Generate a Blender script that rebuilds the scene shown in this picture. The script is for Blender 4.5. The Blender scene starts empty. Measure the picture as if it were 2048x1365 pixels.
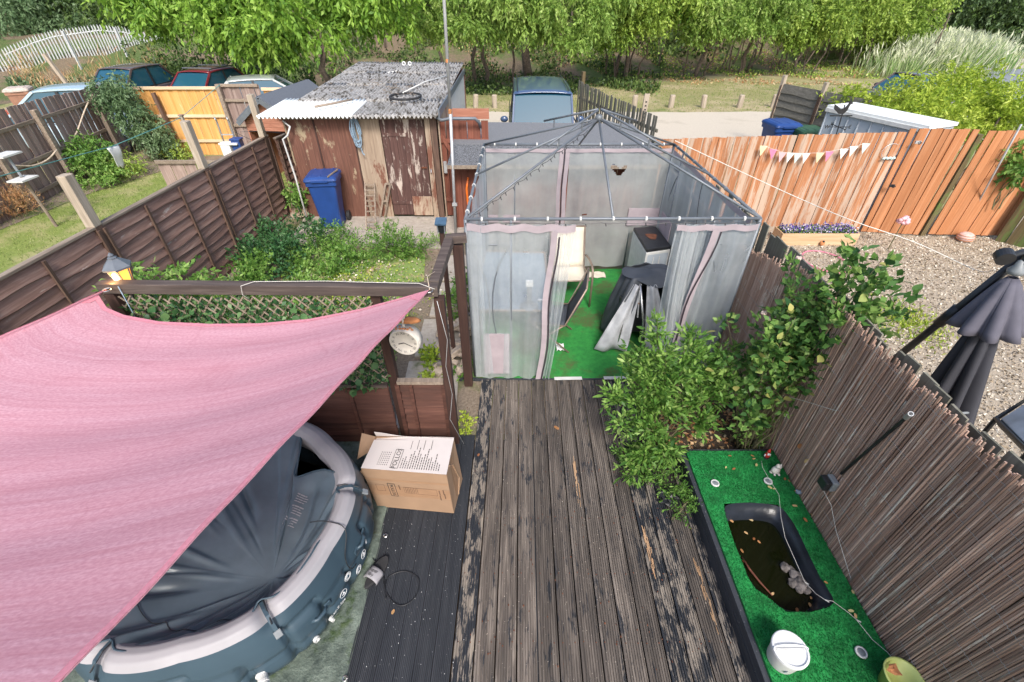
import bpy, math, random
import numpy as np
from mathutils import Vector, Matrix, Euler
random.seed(7); rng = np.random.default_rng(7)
S = bpy.context.scene
COL = S.collection
# ---------------- camera, world, sun, exposure ----------------
PITCH = 37.6; CH = 3.8; FPX = 910.2
cd = bpy.data.cameras.new('camera'); cam = bpy.data.objects.new('camera', cd); COL.objects.link(cam)
cd.sensor_width = 36; cd.lens = 16.0; cd.clip_start = .05; cd.clip_end = 600
cam.location = (0, 0, CH); cam.rotation_euler = (math.radians(90 - PITCH), 0, 0)
S.camera = cam
w = bpy.data.worlds.new('World'); S.world = w; w.use_nodes = True
nt = w.node_tree; nt.nodes.clear()
SUN_EL, SUN_AZ = 45, 171      # azimuth clockwise from +Y : the light comes from behind the camera
sky = nt.nodes.new('ShaderNodeTexSky'); sky.sky_type = 'NISHITA'; sky.sun_disc = False
sky.sun_elevation = math.radians(SUN_EL); sky.sun_rotation = math.radians(SUN_AZ)
sky.dust_density = 3.0; sky.ozone_density = 1.0; sky.air_density = 1.0
bg = nt.nodes.new('ShaderNodeBackground'); bg.inputs[1].default_value = .10
wo = nt.nodes.new('ShaderNodeOutputWorld')
nt.links.new(sky.outputs[0], bg.inputs[0]); nt.links.new(bg.outputs[0], wo.inputs[0])
sl = bpy.data.lights.new('sun', 'SUN'); sl.energy = 1.5; sl.angle = math.radians(14); sl.color = (1, .965, .91)
so = bpy.data.objects.new('sun', sl); COL.objects.link(so)
a, e = math.radians(SUN_AZ), math.radians(SUN_EL)
sd = Vector((math.sin(a) * math.cos(e), math.cos(a) * math.cos(e), math.sin(e)))
so.rotation_euler = sd.to_track_quat('Z', 'Y').to_euler(); so.location = (0, -5, 12)
S.view_settings.view_transform = 'Standard'; S.view_settings.look = 'None'
S.view_settings.exposure = 1.3; S.view_settings.gamma = 1; S.view_settings.use_curve_mapping = False
S.render.engine = 'CYCLES'
S.cycles.transparent_max_bounces = 24; S.cycles.max_bounces = 8
# ---------------- survey of the place: sight line of a photograph pixel ----------------
CT, ST = math.cos(math.radians(PITCH)), math.sin(math.radians(PITCH))
def ray(px, py):
    u = (px - 1024) / FPX; v = (py - 682.5) / FPX
    return Vector((u, CT - v * ST, -ST - v * CT))
def G(px, py, z=0.0):
    d = ray(px, py); t = (z - CH) / d.z
    return Vector((d.x * t, d.y * t, z))
def V(px, py, Y):
    d = ray(px, py); t = Y / d.y
    return Vector((d.x * t, Y, CH + d.z * t))
def XP(px, py, x):
    d = ray(px, py); t = x / d.x
    return Vector((x, d.y * t, CH + d.z * t))
def vec(*a): return Vector(a)
def lerp(a, b, t): return a + (b - a) * t
# ---------------- mesh builder ----------------
WO = {}
class MB:
    def __init__(s): s.v = []; s.f = []; s.m = []; s.k = 0
    def add(s, vs, fs):
        o = len(s.v); s.v += [tuple(p) for p in vs]; s.f += [tuple(i + o for i in f) for f in fs]; s.m += [s.k] * len(fs); return s
    def box(s, c, d, R=None):
        x, y, z = d[0] / 2, d[1] / 2, d[2] / 2; c = Vector(c)
        P = [Vector((i * x, j * y, k * z)) for i in (-1, 1) for j in (-1, 1) for k in (-1, 1)]
        if R is not None: P = [R @ p for p in P]
        return s.add([c + p for p in P], [(0, 1, 3, 2), (4, 6, 7, 5), (0, 4, 5, 1), (2, 3, 7, 6), (0, 2, 6, 4), (1, 5, 7, 3)])
    def bar(s, a, b, w, h, up=(0, 0, 1), b2=None):
        a = Vector(a); b = Vector(b); d = (b - a).normalized(); up = Vector(up)
        sd_ = d.cross(up)
        if sd_.length < 1e-4: sd_ = d.cross(Vector((0, 1, 0)))
        sd_.normalize(); u = sd_.cross(d)
        P = []
        for p in (a, b):
            for i, j in ((-1, -1), (1, -1), (1, 1), (-1, 1)): P.append(p + sd_ * (i * w / 2) + u * (j * h / 2))
        return s.add(P, [(3, 2, 1, 0), (4, 5, 6, 7), (0, 1, 5, 4), (1, 2, 6, 5), (2, 3, 7, 6), (3, 0, 4, 7)])
    def tube(s, pts, r, n=8, caps=True, closed=False):
        pts = [Vector(p) for p in pts]; N = len(pts); rs = r if isinstance(r, (list, tuple)) else [r] * N
        prev = None; rings = []
        for i, p in enumerate(pts):
            if closed: d = pts[(i + 1) % N] - pts[i - 1]
            else: d = pts[min(i + 1, N - 1)] - pts[max(i - 1, 0)]
            if d.length < 1e-9: d = Vector((0, 0, 1))
            d.normalize()
            if prev is None: q = d.orthogonal().normalized()
            else:
                q = prev - d * prev.dot(d)
                q = q.normalized() if q.length > 1e-6 else d.orthogonal().normalized()
            prev = q; b = d.cross(q)
            rings.append([p + (q * math.cos(2 * math.pi * k / n) + b * math.sin(2 * math.pi * k / n)) * rs[i] for k in range(n)])
        vs = [v for R_ in rings for v in R_]; fs = []
        for i in range(N if closed else N - 1):
            j = (i + 1) % N
            for k in range(n): fs.append((i * n + k, i * n + (k + 1) % n, j * n + (k + 1) % n, j * n + k))
        if caps and not closed: fs += [tuple(range(n - 1, -1, -1)), tuple((N - 1) * n + k for k in range(n))]
        return s.add(vs, fs)
    def lathe(s, prof, c, n=20, M=None, sx=1, sy=1):
        c = Vector(c); vs = []; fs = []
        for r, z in prof:
            for k in range(n):
                a = 2 * math.pi * k / n; p = Vector((r * math.cos(a) * sx, r * math.sin(a) * sy, z))
                if M is not None: p = M @ p
                vs.append(c + p)
        for i in range(len(prof) - 1):
            for k in range(n): fs.append((i * n + k, i * n + (k + 1) % n, (i + 1) * n + (k + 1) % n, (i + 1) * n + k))
        if prof[0][0] > 1e-5: fs.append(tuple(range(n - 1, -1, -1)))
        if prof[-1][0] > 1e-5: fs.append(tuple((len(prof) - 1) * n + k for k in range(n)))
        return s.add(vs, fs)
    def ico(s, c, r, R=None, lumpy=.0, n=6, m=5):
        c = Vector(c); r = Vector(r) if not isinstance(r, (int, float)) else Vector((r, r, r)); vs = []; fs = []
        for i in range(m + 1):
            th = math.pi * i / m
            for k in range(n):
                ph = 2 * math.pi * k / n + (i % 2) * .4; q = 1 + random.uniform(-lumpy, lumpy)
                p = Vector((math.sin(th) * math.cos(ph) * r.x, math.sin(th) * math.sin(ph) * r.y, math.cos(th) * r.z)) * q
                if R is not None: p = R @ p
                vs.append(c + p)
        for i in range(m):
            for k in range(n): fs.append((i * n + k, (i + 1) * n + k, (i + 1) * n + (k + 1) % n, i * n + (k + 1) % n))
        return s.add(vs, fs)
    def grid(s, fn, nu, nv, thick=None):
        vs = [Vector(fn(i / nu, j / nv)) for j in range(nv + 1) for i in range(nu + 1)]
        fs = [(j * (nu + 1) + i, j * (nu + 1) + i + 1, (j + 1) * (nu + 1) + i + 1, (j + 1) * (nu + 1) + i) for j in range(nv) for i in range(nu)]
        return s.add(vs, fs)
    def prism(s, poly, z0, z1):
        n = len(poly); vs = [(p[0], p[1], z0) for p in poly] + [(p[0], p[1], z1) for p in poly]
        fs = [tuple(range(n - 1, -1, -1)), tuple(range(n, 2 * n))] + [(i, (i + 1) % n, n + (i + 1) % n, n + i) for i in range(n)]
        return s.add(vs, fs)
    def plate(s, pts, th):   # flat polygon given thickness along its normal
        pts = [Vector(p) for p in pts]; nrm = (pts[1] - pts[0]).cross(pts[2] - pts[0]).normalized(); n = len(pts)
        vs = pts + [p - nrm * th for p in pts]
        return s.add(vs, [tuple(range(n)), tuple(range(2 * n - 1, n - 1, -1))] + [(i, n + i, n + (i + 1) % n, (i + 1) % n) for i in range(n)])
    def build(s, name, mat, parent=None, smooth=False, bevel=0, sub=0, solid=0, loc=None, local=False):
        me = bpy.data.meshes.new(name)
        org = WO[parent] if parent is not None else Vector((0, 0, 0))
        if loc is not None: org = Vector(loc)
        sb = Vector((0, 0, 0)) if local else org
        me.from_pydata([(p[0] - sb.x, p[1] - sb.y, p[2] - sb.z) for p in s.v], [], s.f)
        for m_ in (mat if isinstance(mat, (list, tuple)) else [mat]): me.materials.append(m_)
        if isinstance(mat, (list, tuple)): me.polygons.foreach_set('material_index', s.m)
        if smooth: me.polygons.foreach_set('use_smooth', [True] * len(s.f))
        me.update()
        o = bpy.data.objects.new(name, me); COL.objects.link(o)
        if parent is not None:
            o.parent = parent
            if loc is not None: o.location = org - WO[parent]
        elif loc is not None: o.location = org
        WO[o] = org
        if solid:
            md = o.modifiers.new('solid', 'SOLIDIFY'); md.thickness = solid; md.offset = 0
        if sub:
            md = o.modifiers.new('sub', 'SUBSURF'); md.levels = sub; md.render_levels = sub
        if bevel:
            md = o.modifiers.new('bev', 'BEVEL'); md.width = bevel; md.segments = 2; md.limit_method = 'ANGLE'; md.angle_limit = .6
        return o
def tag(o, label=None, cat=None, group=None, kind=None):
    if label: o['label'] = label
    if cat: o['category'] = cat
    if group: o['group'] = group
    if kind: o['kind'] = kind
    return o
def thing(name, loc, label, cat, group=None):
    o = bpy.data.objects.new(name, None); COL.objects.link(o); o.location = Vector(loc); o.empty_display_size = .1
    WO[o] = Vector(loc); return tag(o, label, cat, group)
def inst(name, src, loc, parent=None, rot=(0, 0, 0), scale=(1, 1, 1), M=None):
    """one more object that shares the mesh of src (loc in the world)"""
    o = bpy.data.objects.new(name, src.data if hasattr(src, 'data') else src); COL.objects.link(o)
    org = Vector(loc)
    if parent is not None:
        o.parent = parent; o.location = org - WO[parent]
    else: o.location = org
    if M is not None: o.rotation_euler = M.to_euler()
    else: o.rotation_euler = rot
    o.scale = scale; WO[o] = org
    if hasattr(src, 'modifiers'):
        for m in src.modifiers:
            if m.type == 'BEVEL':
                n_ = o.modifiers.new('bev', 'BEVEL'); n_.width = m.width; n_.segments = m.segments; n_.limit_method = 'ANGLE'; n_.angle_limit = .6
    return o
def copy_tree(o, parent=None):
    c = o.copy(); COL.objects.link(c)
    if parent is not None: c.parent = parent
    WO[c] = WO[o].copy()
    for ch in list(o.children): copy_tree(ch, c)
    return c
# ---------------- materials ----------------
def nodes(name):
    m = bpy.data.materials.new(name); m.use_nodes = True; t = m.node_tree
    return m, t, t.nodes['Principled BSDF']
def N(t, typ, **kw):
    n = t.nodes.new(typ)
    for k, v in kw.items(): setattr(n, k, v)
    return n
def ramp(t, fac, stops):
    r = N(t, 'ShaderNodeValToRGB'); cr = r.color_ramp
    while len(cr.elements) < len(stops): cr.elements.new(.5)
    for e_, (p, c) in zip(cr.elements, stops):
        e_.position = p; e_.color = (*c, 1) if len(c) == 3 else c
    t.links.new(fac, r.inputs[0]); return r.outputs[0]
def mapped(t, scale=(1, 1, 1), rnd=True, coord='Object'):
    tc = N(t, 'ShaderNodeTexCoord'); mp = N(t, 'ShaderNodeMapping'); mp.inputs['Scale'].default_value = scale
    t.links.new(tc.outputs[coord], mp.inputs[0])
    if rnd:
        oi = N(t, 'ShaderNodeObjectInfo'); mu = N(t, 'ShaderNodeMath', operation='MULTIPLY'); mu.inputs[1].default_value = 37.
        t.links.new(oi.outputs['Random'], mu.inputs[0]); cb = N(t, 'ShaderNodeCombineXYZ')
        for i in range(3): t.links.new(mu.outputs[0], cb.inputs[i])
        t.links.new(cb.outputs[0], mp.inputs['Location'])
    return mp.outputs[0]
def noise(t, co, scale, detail=4, rough=.55, dist=0):
    n = N(t, 'ShaderNodeTexNoise'); n.inputs['Scale'].default_value = scale; n.inputs['Detail'].default_value = detail
    n.inputs['Roughness'].default_value = rough; n.inputs['Distortion'].default_value = dist; t.links.new(co, n.inputs['Vector']); return n.outputs['Fac']
def mixc(t, fac, a, b, mode='MIX'):
    m = N(t, 'ShaderNodeMix', data_type='RGBA', blend_type=mode)
    for i, x in ((0, fac), (6, a), (7, b)):
        if isinstance(x, (int, float)): m.inputs[i].default_value = x
        elif isinstance(x, tuple): m.inputs[i].default_value = (*x, 1) if len(x) == 3 else x
        else: t.links.new(x, m.inputs[i])
    return m.outputs[2]
def bump(t, bs, h, strength=.3, dist=.01):
    b = N(t, 'ShaderNodeBump'); b.inputs['Strength'].default_value = strength; b.inputs['Distance'].default_value = dist
    t.links.new(h, b.inputs['Height']); t.links.new(b.outputs[0], bs.inputs['Normal'])
def rand_tone(t, col, amt):
    """piece to piece difference in tone"""
    oi = N(t, 'ShaderNodeObjectInfo'); mr = N(t, 'ShaderNodeMapRange'); mr.inputs['To Min'].default_value = 1 - amt; mr.inputs['To Max'].default_value = 1 + amt
    t.links.new(oi.outputs['Random'], mr.inputs[0]); hs = N(t, 'ShaderNodeHueSaturation'); t.links.new(mr.outputs[0], hs.inputs['Value']); t.links.new(col, hs.inputs['Color']); return hs.outputs[0]
def plain(name, col, rough=.6, metal=0, var=.25, scale=12, bmp=.1, spec=.5, coat=0):
    m, t, b = nodes(name); co = mapped(t); f = noise(t, co, scale, 5)
    c0 = tuple(x * (1 - var) for x in col); c1 = tuple(min(1, x * (1 + var)) for x in col)
    t.links.new(ramp(t, f, [(.3, c0), (.7, c1)]), b.inputs['Base Color'])
    b.inputs['Roughness'].default_value = rough; b.inputs['Metallic'].default_value = metal
    b.inputs['Specular IOR Level'].default_value = spec
    if coat: b.inputs['Coat Weight'].default_value = coat; b.inputs['Coat Roughness'].default_value = .05
    if bmp: bump(t, b, noise(t, co, scale * 4, 4), bmp, .005)
    return m
def wood(name, cols, axis='z', rough=.8, wear=None, wear_amt=.5, wear_scale=6, tone=.2, bmp=.35, speck=None, wx=1., wl=.25):
    """grain drawn out along one axis, stains and an optional worn layer whose patches have their own edges"""
    g = {'z': (26, 26, 1.6), 'y': (26, 1.6, 26), 'x': (1.6, 26, 26)}[axis]
    m, t, b = nodes(name); co = mapped(t, g); f = noise(t, co, 1.0, 6, .65, .6)
    co2 = mapped(t, (1, 1, 1)); f2 = noise(t, co2, 2.3, 4)
    c = ramp(t, f, [(.28, cols[0]), (.5, cols[1]), (.72, cols[2])])
    c = mixc(t, f2, c, mixc(t, .5, c, cols[0]), 'MIX')
    if wear:
        g3 = {'z': (wx, wx, wl), 'y': (wx, wl, wx), 'x': (wl, wx, wx)}[axis]
        co3 = mapped(t, g3); f3 = noise(t, co3, wear_scale, 8, .72, .3)
        lo = 1 - wear_amt
        mk = ramp(t, f3, [(max(0, lo - .02), (0, 0, 0)), (min(1, lo + .04), (1, 1, 1))])
        c = mixc(t, mk, c, mixc(t, f, tuple(x * .75 for x in wear), wear))
    if speck:
        f4 = noise(t, mapped(t), 55, 3, .6); c = mixc(t, ramp(t, f4, [(.68, (0, 0, 0)), (.72, (1, 1, 1))]), c, speck)
    t.links.new(rand_tone(t, c, tone), b.inputs['Base Color']); b.inputs['Roughness'].default_value = rough
    bump(t, b, f, bmp, .004); return m
def leafmat(name, cols, trans=.25, rough=.5):
    m, t, b = nodes(name); at = N(t, 'ShaderNodeAttribute'); at.attribute_name = 'tint'
    oi = N(t, 'ShaderNodeObjectInfo'); ad = N(t, 'ShaderNodeMath', operation='ADD'); t.links.new(at.outputs['Fac'], ad.inputs[0])
    mu = N(t, 'ShaderNodeMath', operation='MULTIPLY'); mu.inputs[1].default_value = .0; t.links.new(oi.outputs['Random'], mu.inputs[0]); t.links.new(mu.outputs[0], ad.inputs[1])
    if name.endswith('single'): mu.inputs[1].default_value = 1.
    n = len(cols); c = ramp(t, ad.outputs[0], [(i / (n - 1), k) for i, k in enumerate(cols)])
    t.links.new(c, b.inputs['Base Color']); b.inputs['Roughness'].default_value = rough
    b.inputs['Specular IOR Level'].default_value = .35
    tr = N(t, 'ShaderNodeBsdfTranslucent'); t.links.new(c, tr.inputs[0]); mx = N(t, 'ShaderNodeMixShader'); mx.inputs[0].default_value = trans
    t.links.new(b.outputs[0], mx.inputs[1]); t.links.new(tr.outputs[0], mx.inputs[2]); t.links.new(mx.outputs[0], t.nodes['Material Output'].inputs[0])
    return m
def ground(name, layers, rough=.95, bsc=40, bst=.5, bd=.02):
    """layers: (colour a, colour b, fine scale) then (threshold, mask scale, colour a, colour b)..."""
    m, t, b = nodes(name); co = mapped(t, rnd=False, coord='Object')
    a0, b0, sc = layers[0]; c = ramp(t, noise(t, co, sc, 8, .7), [(.3, a0), (.7, b0)])
    for th, ms, a1, b1, fs in layers[1:]:
        cc = ramp(t, noise(t, co, fs, 6, .7), [(.3, a1), (.7, b1)])
        mk = ramp(t, noise(t, co, ms, 7, .65), [(th - .05, (0, 0, 0)), (th + .06, (1, 1, 1))])
        c = mixc(t, mk, c, cc)
    t.links.new(c, b.inputs['Base Color']); b.inputs['Roughness'].default_value = rough
    bump(t, b, noise(t, co, bsc, 6, .7), bst, bd); return m
def metal(name, col, rough=.4, rust=None, amt=.4, met=.6):
    m, t, b = nodes(name); co = mapped(t); c = ramp(t, noise(t, co, 9, 5), [(.3, tuple(x * .75 for x in col)), (.7, col)])
    if rust: c = mixc(t, ramp(t, noise(t, co, 7, 8, .7), [(1 - amt, (0, 0, 0)), (1.06 - amt, (1, 1, 1))]), c, rust)
    t.links.new(c, b.inputs['Base Color']); b.inputs['Roughness'].default_value = rough; b.inputs['Metallic'].default_value = met; return m
def glassy(name, col, rough=.05, spec=.9):
    m, t, b = nodes(name); b.inputs['Base Color'].default_value = (*col, 1); b.inputs['Roughness'].default_value = rough; b.inputs['Specular IOR Level'].default_value = spec
    b.inputs['Coat Weight'].default_value = .6; return m
def netting(name, col, alpha=.5, scale=500):
    """fine mosquito mesh: threads cover part of the light, the rest passes"""
    m, t, b = nodes(name); co = mapped(t, rnd=False)
    f = noise(t, co, 3, 5, .6); c = ramp(t, f, [(.3, tuple(x * .85 for x in col)), (.7, col)]); t.links.new(c, b.inputs['Base Color']); b.inputs['Roughness'].default_value = .9
    al = ramp(t, noise(t, co, 2.2, 6, .6), [(.25, (alpha - .1,) * 3), (.75, (min(1, alpha + .12),) * 3)])
    lw = N(t, 'ShaderNodeLayerWeight'); lw.inputs[0].default_value = .22   # threads close up where the cloth turns away
    al = mixc(t, lw.outputs['Facing'], al, (1, 1, 1))
    bump(t, b, noise(t, mapped(t, (9, 9, 1.6), rnd=False), 1, 5, .6, 1.2), .8, .02)
    tp = N(t, 'ShaderNodeBsdfTransparent'); tl = N(t, 'ShaderNodeBsdfTranslucent'); t.links.new(c, tl.inputs[0])
    m1 = N(t, 'ShaderNodeMixShader'); m1.inputs[0].default_value = .35; t.links.new(b.outputs[0], m1.inputs[1]); t.links.new(tl.outputs[0], m1.inputs[2])
    mx = N(t, 'ShaderNodeMixShader'); t.links.new(al, mx.inputs[0]); t.links.new(tp.outputs[0], mx.inputs[1]); t.links.new(m1.outputs[0], mx.inputs[2])
    t.links.new(mx.outputs[0], t.nodes['Material Output'].inputs[0]); return m
# ---------------- foliage ----------------
def leaves(name, P, D, L, W, mat, parent=None, fold=.15, tint=None):
    """P points, D unit axes, one four-cornered folded leaf at each"""
    n = len(P); P = np.asarray(P, float); D = np.asarray(D, float); D /= np.linalg.norm(D, axis=1)[:, None] + 1e-9
    R_ = rng.normal(size=(n, 3)); Sx = np.cross(D, R_); Sx /= np.linalg.norm(Sx, axis=1)[:, None] + 1e-9; Nn = np.cross(Sx, D)
    L = np.broadcast_to(L, n)[:, None]; W = np.broadcast_to(W, n)[:, None]
    v = np.empty((n, 4, 3)); v[:, 0] = P; v[:, 1] = P + D * L * .45 + Sx * W * .5 + Nn * W * fold; v[:, 2] = P + D * L; v[:, 3] = P + D * L * .45 - Sx * W * .5 + Nn * W * fold
    org = WO[parent] if parent is not None else Vector((0, 0, 0)); v -= np.array(org)
    me = bpy.data.meshes.new(name); me.vertices.add(4 * n); me.vertices.foreach_set('co', v.reshape(-1))
    me.loops.add(4 * n); me.loops.foreach_set('vertex_index', np.arange(4 * n, dtype=np.int32)); me.polygons.add(n)
    me.polygons.foreach_set('loop_start', np.arange(0, 4 * n, 4, dtype=np.int32)); me.polygons.foreach_set('loop_total', np.full(n, 4, dtype=np.int32))
    at = me.attributes.new('tint', 'FLOAT', 'FACE')
    if tint is None: tint = rng.random(n)
    at.data.foreach_set('value', np.clip(tint, 0, 1).astype(np.float32)); me.materials.append(mat); me.update(); me.validate()
    o = bpy.data.objects.new(name, me); COL.objects.link(o)
    if parent is not None: o.parent = parent
    WO[o] = org; return o
def clumped(lumps, k, f=.40):
    """break each lump of a crown into smaller tufts with gaps between them"""
    out = []
    for c, r in lumps:
        for _ in range(k):
            d = rng.normal(size=3); d /= np.linalg.norm(d); s = (.45 + .6 * rng.random()); q = (rng.random() * .4 + .8) * f
            out.append(((c[0] + d[0] * r[0] * s, c[1] + d[1] * r[1] * s, c[2] + d[2] * r[2] * s * .9), (r[0] * q, r[1] * q, r[2] * q * .7)))
    return out
def twig_cloud(lumps, n_twigs, per, tl, droop=.6, shell=.45, spread=.5):
    """leaf anchors along drooping twigs scattered through ellipsoid lumps ((cx,cy,cz),(rx,ry,rz))"""
    Ps, Ds, Ts = [], [], []
    vol = np.array([l[1][0] * l[1][1] * l[1][2] for l in lumps]) ** .67; pr = vol / vol.sum(); cnt = rng.multinomial(n_twigs, pr)
    for (c, r), k in zip(lumps, cnt):
        if k == 0: continue
        d = rng.normal(size=(k, 3)); d /= np.linalg.norm(d, axis=1)[:, None]; rad = rng.random(k) ** shell
        q = np.array(c) + d * np.array(r) * rad[:, None]
        dr = d * .8 + rng.normal(size=(k, 3)) * .35; dr[:, 2] -= droop; dr /= np.linalg.norm(dr, axis=1)[:, None]
        ln = tl * (.6 + .8 * rng.random(k)); tt = rng.random() * .35 + rng.random(k) * .4
        for j in range(per):
            s_ = (j + .5) / per; bend = np.zeros((k, 3)); bend[:, 2] = -droop * .5 * s_ * s_
            p = q + (dr * s_ + bend) * ln[:, None]
            ld = dr * .5 + rng.normal(size=(k, 3)) * spread; ld[:, 2] -= droop * .8
            Ps.append(p); Ds.append(ld); Ts.append(tt + rng.random(k) * .3)
    return np.concatenate(Ps), np.concatenate(Ds), np.concatenate(Ts)
def limb(mb, a, b, r0, r1, wob=.08, n=5, sides=7):
    a = Vector(a); b = Vector(b); pts = []
    for i in range(n + 1):
        t_ = i / n; p = a.lerp(b, t_)
        if 0 < i < n: p += Vector((random.uniform(-wob, wob), random.uniform(-wob, wob), 0)) * (b - a).length
        pts.append(p)
    mb.tube(pts, [lerp(r0, r1, i / n) for i in range(n + 1)], sides)
def shr(v, s): return tuple(x * s for x in v)
# ---------------- palette ----------------
M = {}
M['deck'] = wood('weathered_deck', [(.048, .041, .036), (.125, .104, .088), (.30, .255, .215)], axis='y', wear=(.024, .027, .034), wear_amt=.42, wear_scale=7, tone=.24, speck=(.46, .40, .33), wx=2.4, wl=.55)
M['deck_peel'] = wood('peeling_deck', [(.14, .12, .10), (.24, .205, .17), (.44, .38, .31)], axis='y', wear=(.018, .022, .03), wear_amt=.53, wear_scale=7, tone=.15, wx=2.6, wl=.7)
M['deck_dark'] = wood('dark_stained_deck', [(.015, .018, .025), (.030, .034, .042), (.052, .056, .065)], axis='y', wear=(.12, .105, .10), wear_amt=.24, wear_scale=9, tone=.18, speck=(.2, .2, .2))
M['lap'] = wood('brown_lap_board', [(.14, .080, .062), (.28, .165, .130), (.45, .31, .255)], axis='y', wear=(.42, .34, .30), wear_amt=.37, wear_scale=6, tone=.22, bmp=.6, wx=1.6, wl=.35)
M['lap_x'] = wood('stained_lap_board', [(.045, .018, .012), (.09, .035, .024), (.15, .066, .045)], axis='x', wear=(.15, .08, .055), wear_amt=.25, tone=.2)
M['lap_grey'] = wood('grey_lap_board', [(.09, .085, .07), (.15, .14, .12), (.24, .22, .19)], axis='y', tone=.2)
M['post_dark'] = wood('dark_brown_post', [(.03, .014, .010), (.055, .024, .018), (.10, .05, .035)], axis='z', wear=(.22, .17, .14), wear_amt=.30, wear_scale=10, tone=.1)
M['beam_dark'] = wood('dark_brown_beam', [(.045, .032, .028), (.09, .066, .057), (.17, .135, .115)], axis='x', wear=(.22, .18, .15), wear_amt=.30, tone=.1)
M['post_pale'] = wood('pale_weathered_post', [(.26, .21, .16), (.42, .35, .27), (.58, .50, .41)], axis='z', wear=(.12, .07, .05), wear_amt=.22, tone=.08)
M['batten'] = wood('brown_batten', [(.06, .035, .025), (.12, .07, .05), (.20, .13, .09)], axis='z', tone=.2)
M['board_brown'] = wood('weathered_brown_board', [(.17, .115, .10), (.31, .225, .195), (.48, .38, .335)], axis='z', wear=(.40, .34, .31), wear_amt=.38, wear_scale=6, tone=.2)
M['rail_tan'] = wood('weathered_rail', [(.16, .12, .09), (.28, .22, .17), (.42, .35, .28)], axis='y', tone=.15)
M['board_new'] = wood('new_orange_board', [(.50, .24, .06), (.68, .36, .11), (.82, .52, .22)], axis='z', wear=(.85, .62, .35), wear_amt=.30, wear_scale=3, tone=.08, speck=(.3, .12, .03))
M['rail_new'] = wood('new_pale_rail', [(.58, .40, .24), (.72, .54, .36), (.84, .68, .50)], axis='x', tone=.06)
M['board_orange'] = wood('faded_orange_board', [(.29, .115, .045), (.42, .18, .08), (.54, .28, .15)], axis='z', wear=(.54, .40, .30), wear_amt=.49, wear_scale=2.4, tone=.12, wx=4, wl=.5)
M['board_orange2'] = wood('bright_orange_board', [(.31, .12, .045), (.45, .19, .08), (.58, .30, .16)], axis='z', wear=(.60, .40, .28), wear_amt=.25, wear_scale=3, tone=.13)
M['board_moss'] = wood('mossy_board', [(.055, .045, .018), (.12, .085, .035), (.21, .16, .09)], axis='z', wear=(.10, .15, .035), wear_amt=.45, wear_scale=3, tone=.18)
M['board_grey'] = wood('grey_green_board', [(.10, .095, .07), (.19, .18, .14), (.30, .28, .23)], axis='z', wear=(.12, .16, .07), wear_amt=.35, wear_scale=5, tone=.2)
M['reed'] = wood('split_reed', [(.22, .125, .09), (.43, .29, .225), (.66, .52, .43)], axis='z', wear=(.68, .62, .54), wear_amt=.40, wear_scale=8, tone=.36)
M['shed_ply'] = wood('stained_sheet', [(.085, .036, .025), (.16, .068, .045), (.25, .12, .08)], axis='z', wear=(.40, .31, .20), wear_amt=.42, wear_scale=2.0, tone=.14, wx=1.4, wl=.7)
M['shed_pale'] = wood('bare_sheet', [(.24, .17, .12), (.38, .29, .21), (.50, .40, .31)], axis='z', wear=(.20, .08, .05), wear_amt=.44, wear_scale=3.5, tone=.1)
M['door_brown'] = wood('flaking_brown_door', [(.055, .026, .022), (.10, .048, .040), (.15, .08, .065)], axis='z', wear=(.50, .42, .36), wear_amt=.43, wear_scale=8, tone=.15)
M['gate_red'] = wood('red_brown_gate', [(.12, .035, .02), (.20, .065, .04), (.28, .11, .07)], axis='z', wear=(.10, .035, .02), wear_amt=.4, wear_scale=3, tone=.15)
M['gable_red'] = wood('red_brown_cladding', [(.30, .12, .07), (.42, .18, .12), (.52, .26, .18)], axis='x', tone=.1)
M['planter'] = wood('planter_pine', [(.45, .28, .15), (.62, .42, .25), (.74, .56, .38)], axis='x', tone=.08)
M['turf'] = plain('artificial_turf', (.012, .20, .045), rough=.9, var=.45, scale=9, bmp=.6)
M['turf_blade'] = leafmat('turf_blade', [(.006, .10, .022), (.012, .20, .045), (.03, .34, .10)], trans=.1)
M['carpet'] = ground('green_carpet', [((.012, .16, .03), (.035, .30, .05), 14), (.52, 1.6, (.10, .075, .03), (.035, .17, .035), 30)], bsc=120, bst=.4)
M['liner'] = plain('black_pond_liner', (.018, .022, .03), rough=.28, var=.5, scale=5, bmp=.5)
M['rock'] = plain('pond_rock', (.16, .14, .13), rough=.7, var=.6, scale=18, bmp=.8)
M['brick'] = plain('rubble_brick', (.42, .34, .27), rough=.9, var=.4, scale=14, bmp=.6)
M['concrete'] = ground('concrete_slab', [((.30, .26, .22), (.48, .43, .37), 12), (.62, 3, (.12, .13, .07), (.2, .2, .12), 30)], bsc=80, bst=.3)
M['gravel'] = ground('pale_gravel_bed', [((.26, .21, .15), (.54, .46, .36), 60)], bsc=60, bst=.8)
M['pebble'] = leafmat('pebble', [(.10, .08, .06), (.31, .24, .16), (.48, .40, .29), (.62, .56, .46), (.78, .74, .65)], trans=0, rough=.7)
M['lawn'] = ground('dry_lawn', [((.14, .19, .035), (.26, .31, .075), 45), (.53, 1.3, (.36, .32, .15), (.27, .29, .10), 60), (.70, 3, (.30, .24, .15), (.38, .30, .19), 30)], bsc=120, bst=.5)
M['verge'] = ground('dry_verge', [((.19, .19, .07), (.32, .29, .13), 14), (.52, .35, (.34, .28, .16), (.42, .35, .21), 20), (.62, .9, (.10, .15, .03), (.17, .21, .06), 20)], bsc=50, bst=.5)
M['track'] = ground('gravel_track', [((.44, .38, .30), (.60, .54, .45), 35), (.6, .5, (.38, .33, .26), (.48, .42, .33), 20)], bsc=80, bst=.3)
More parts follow.
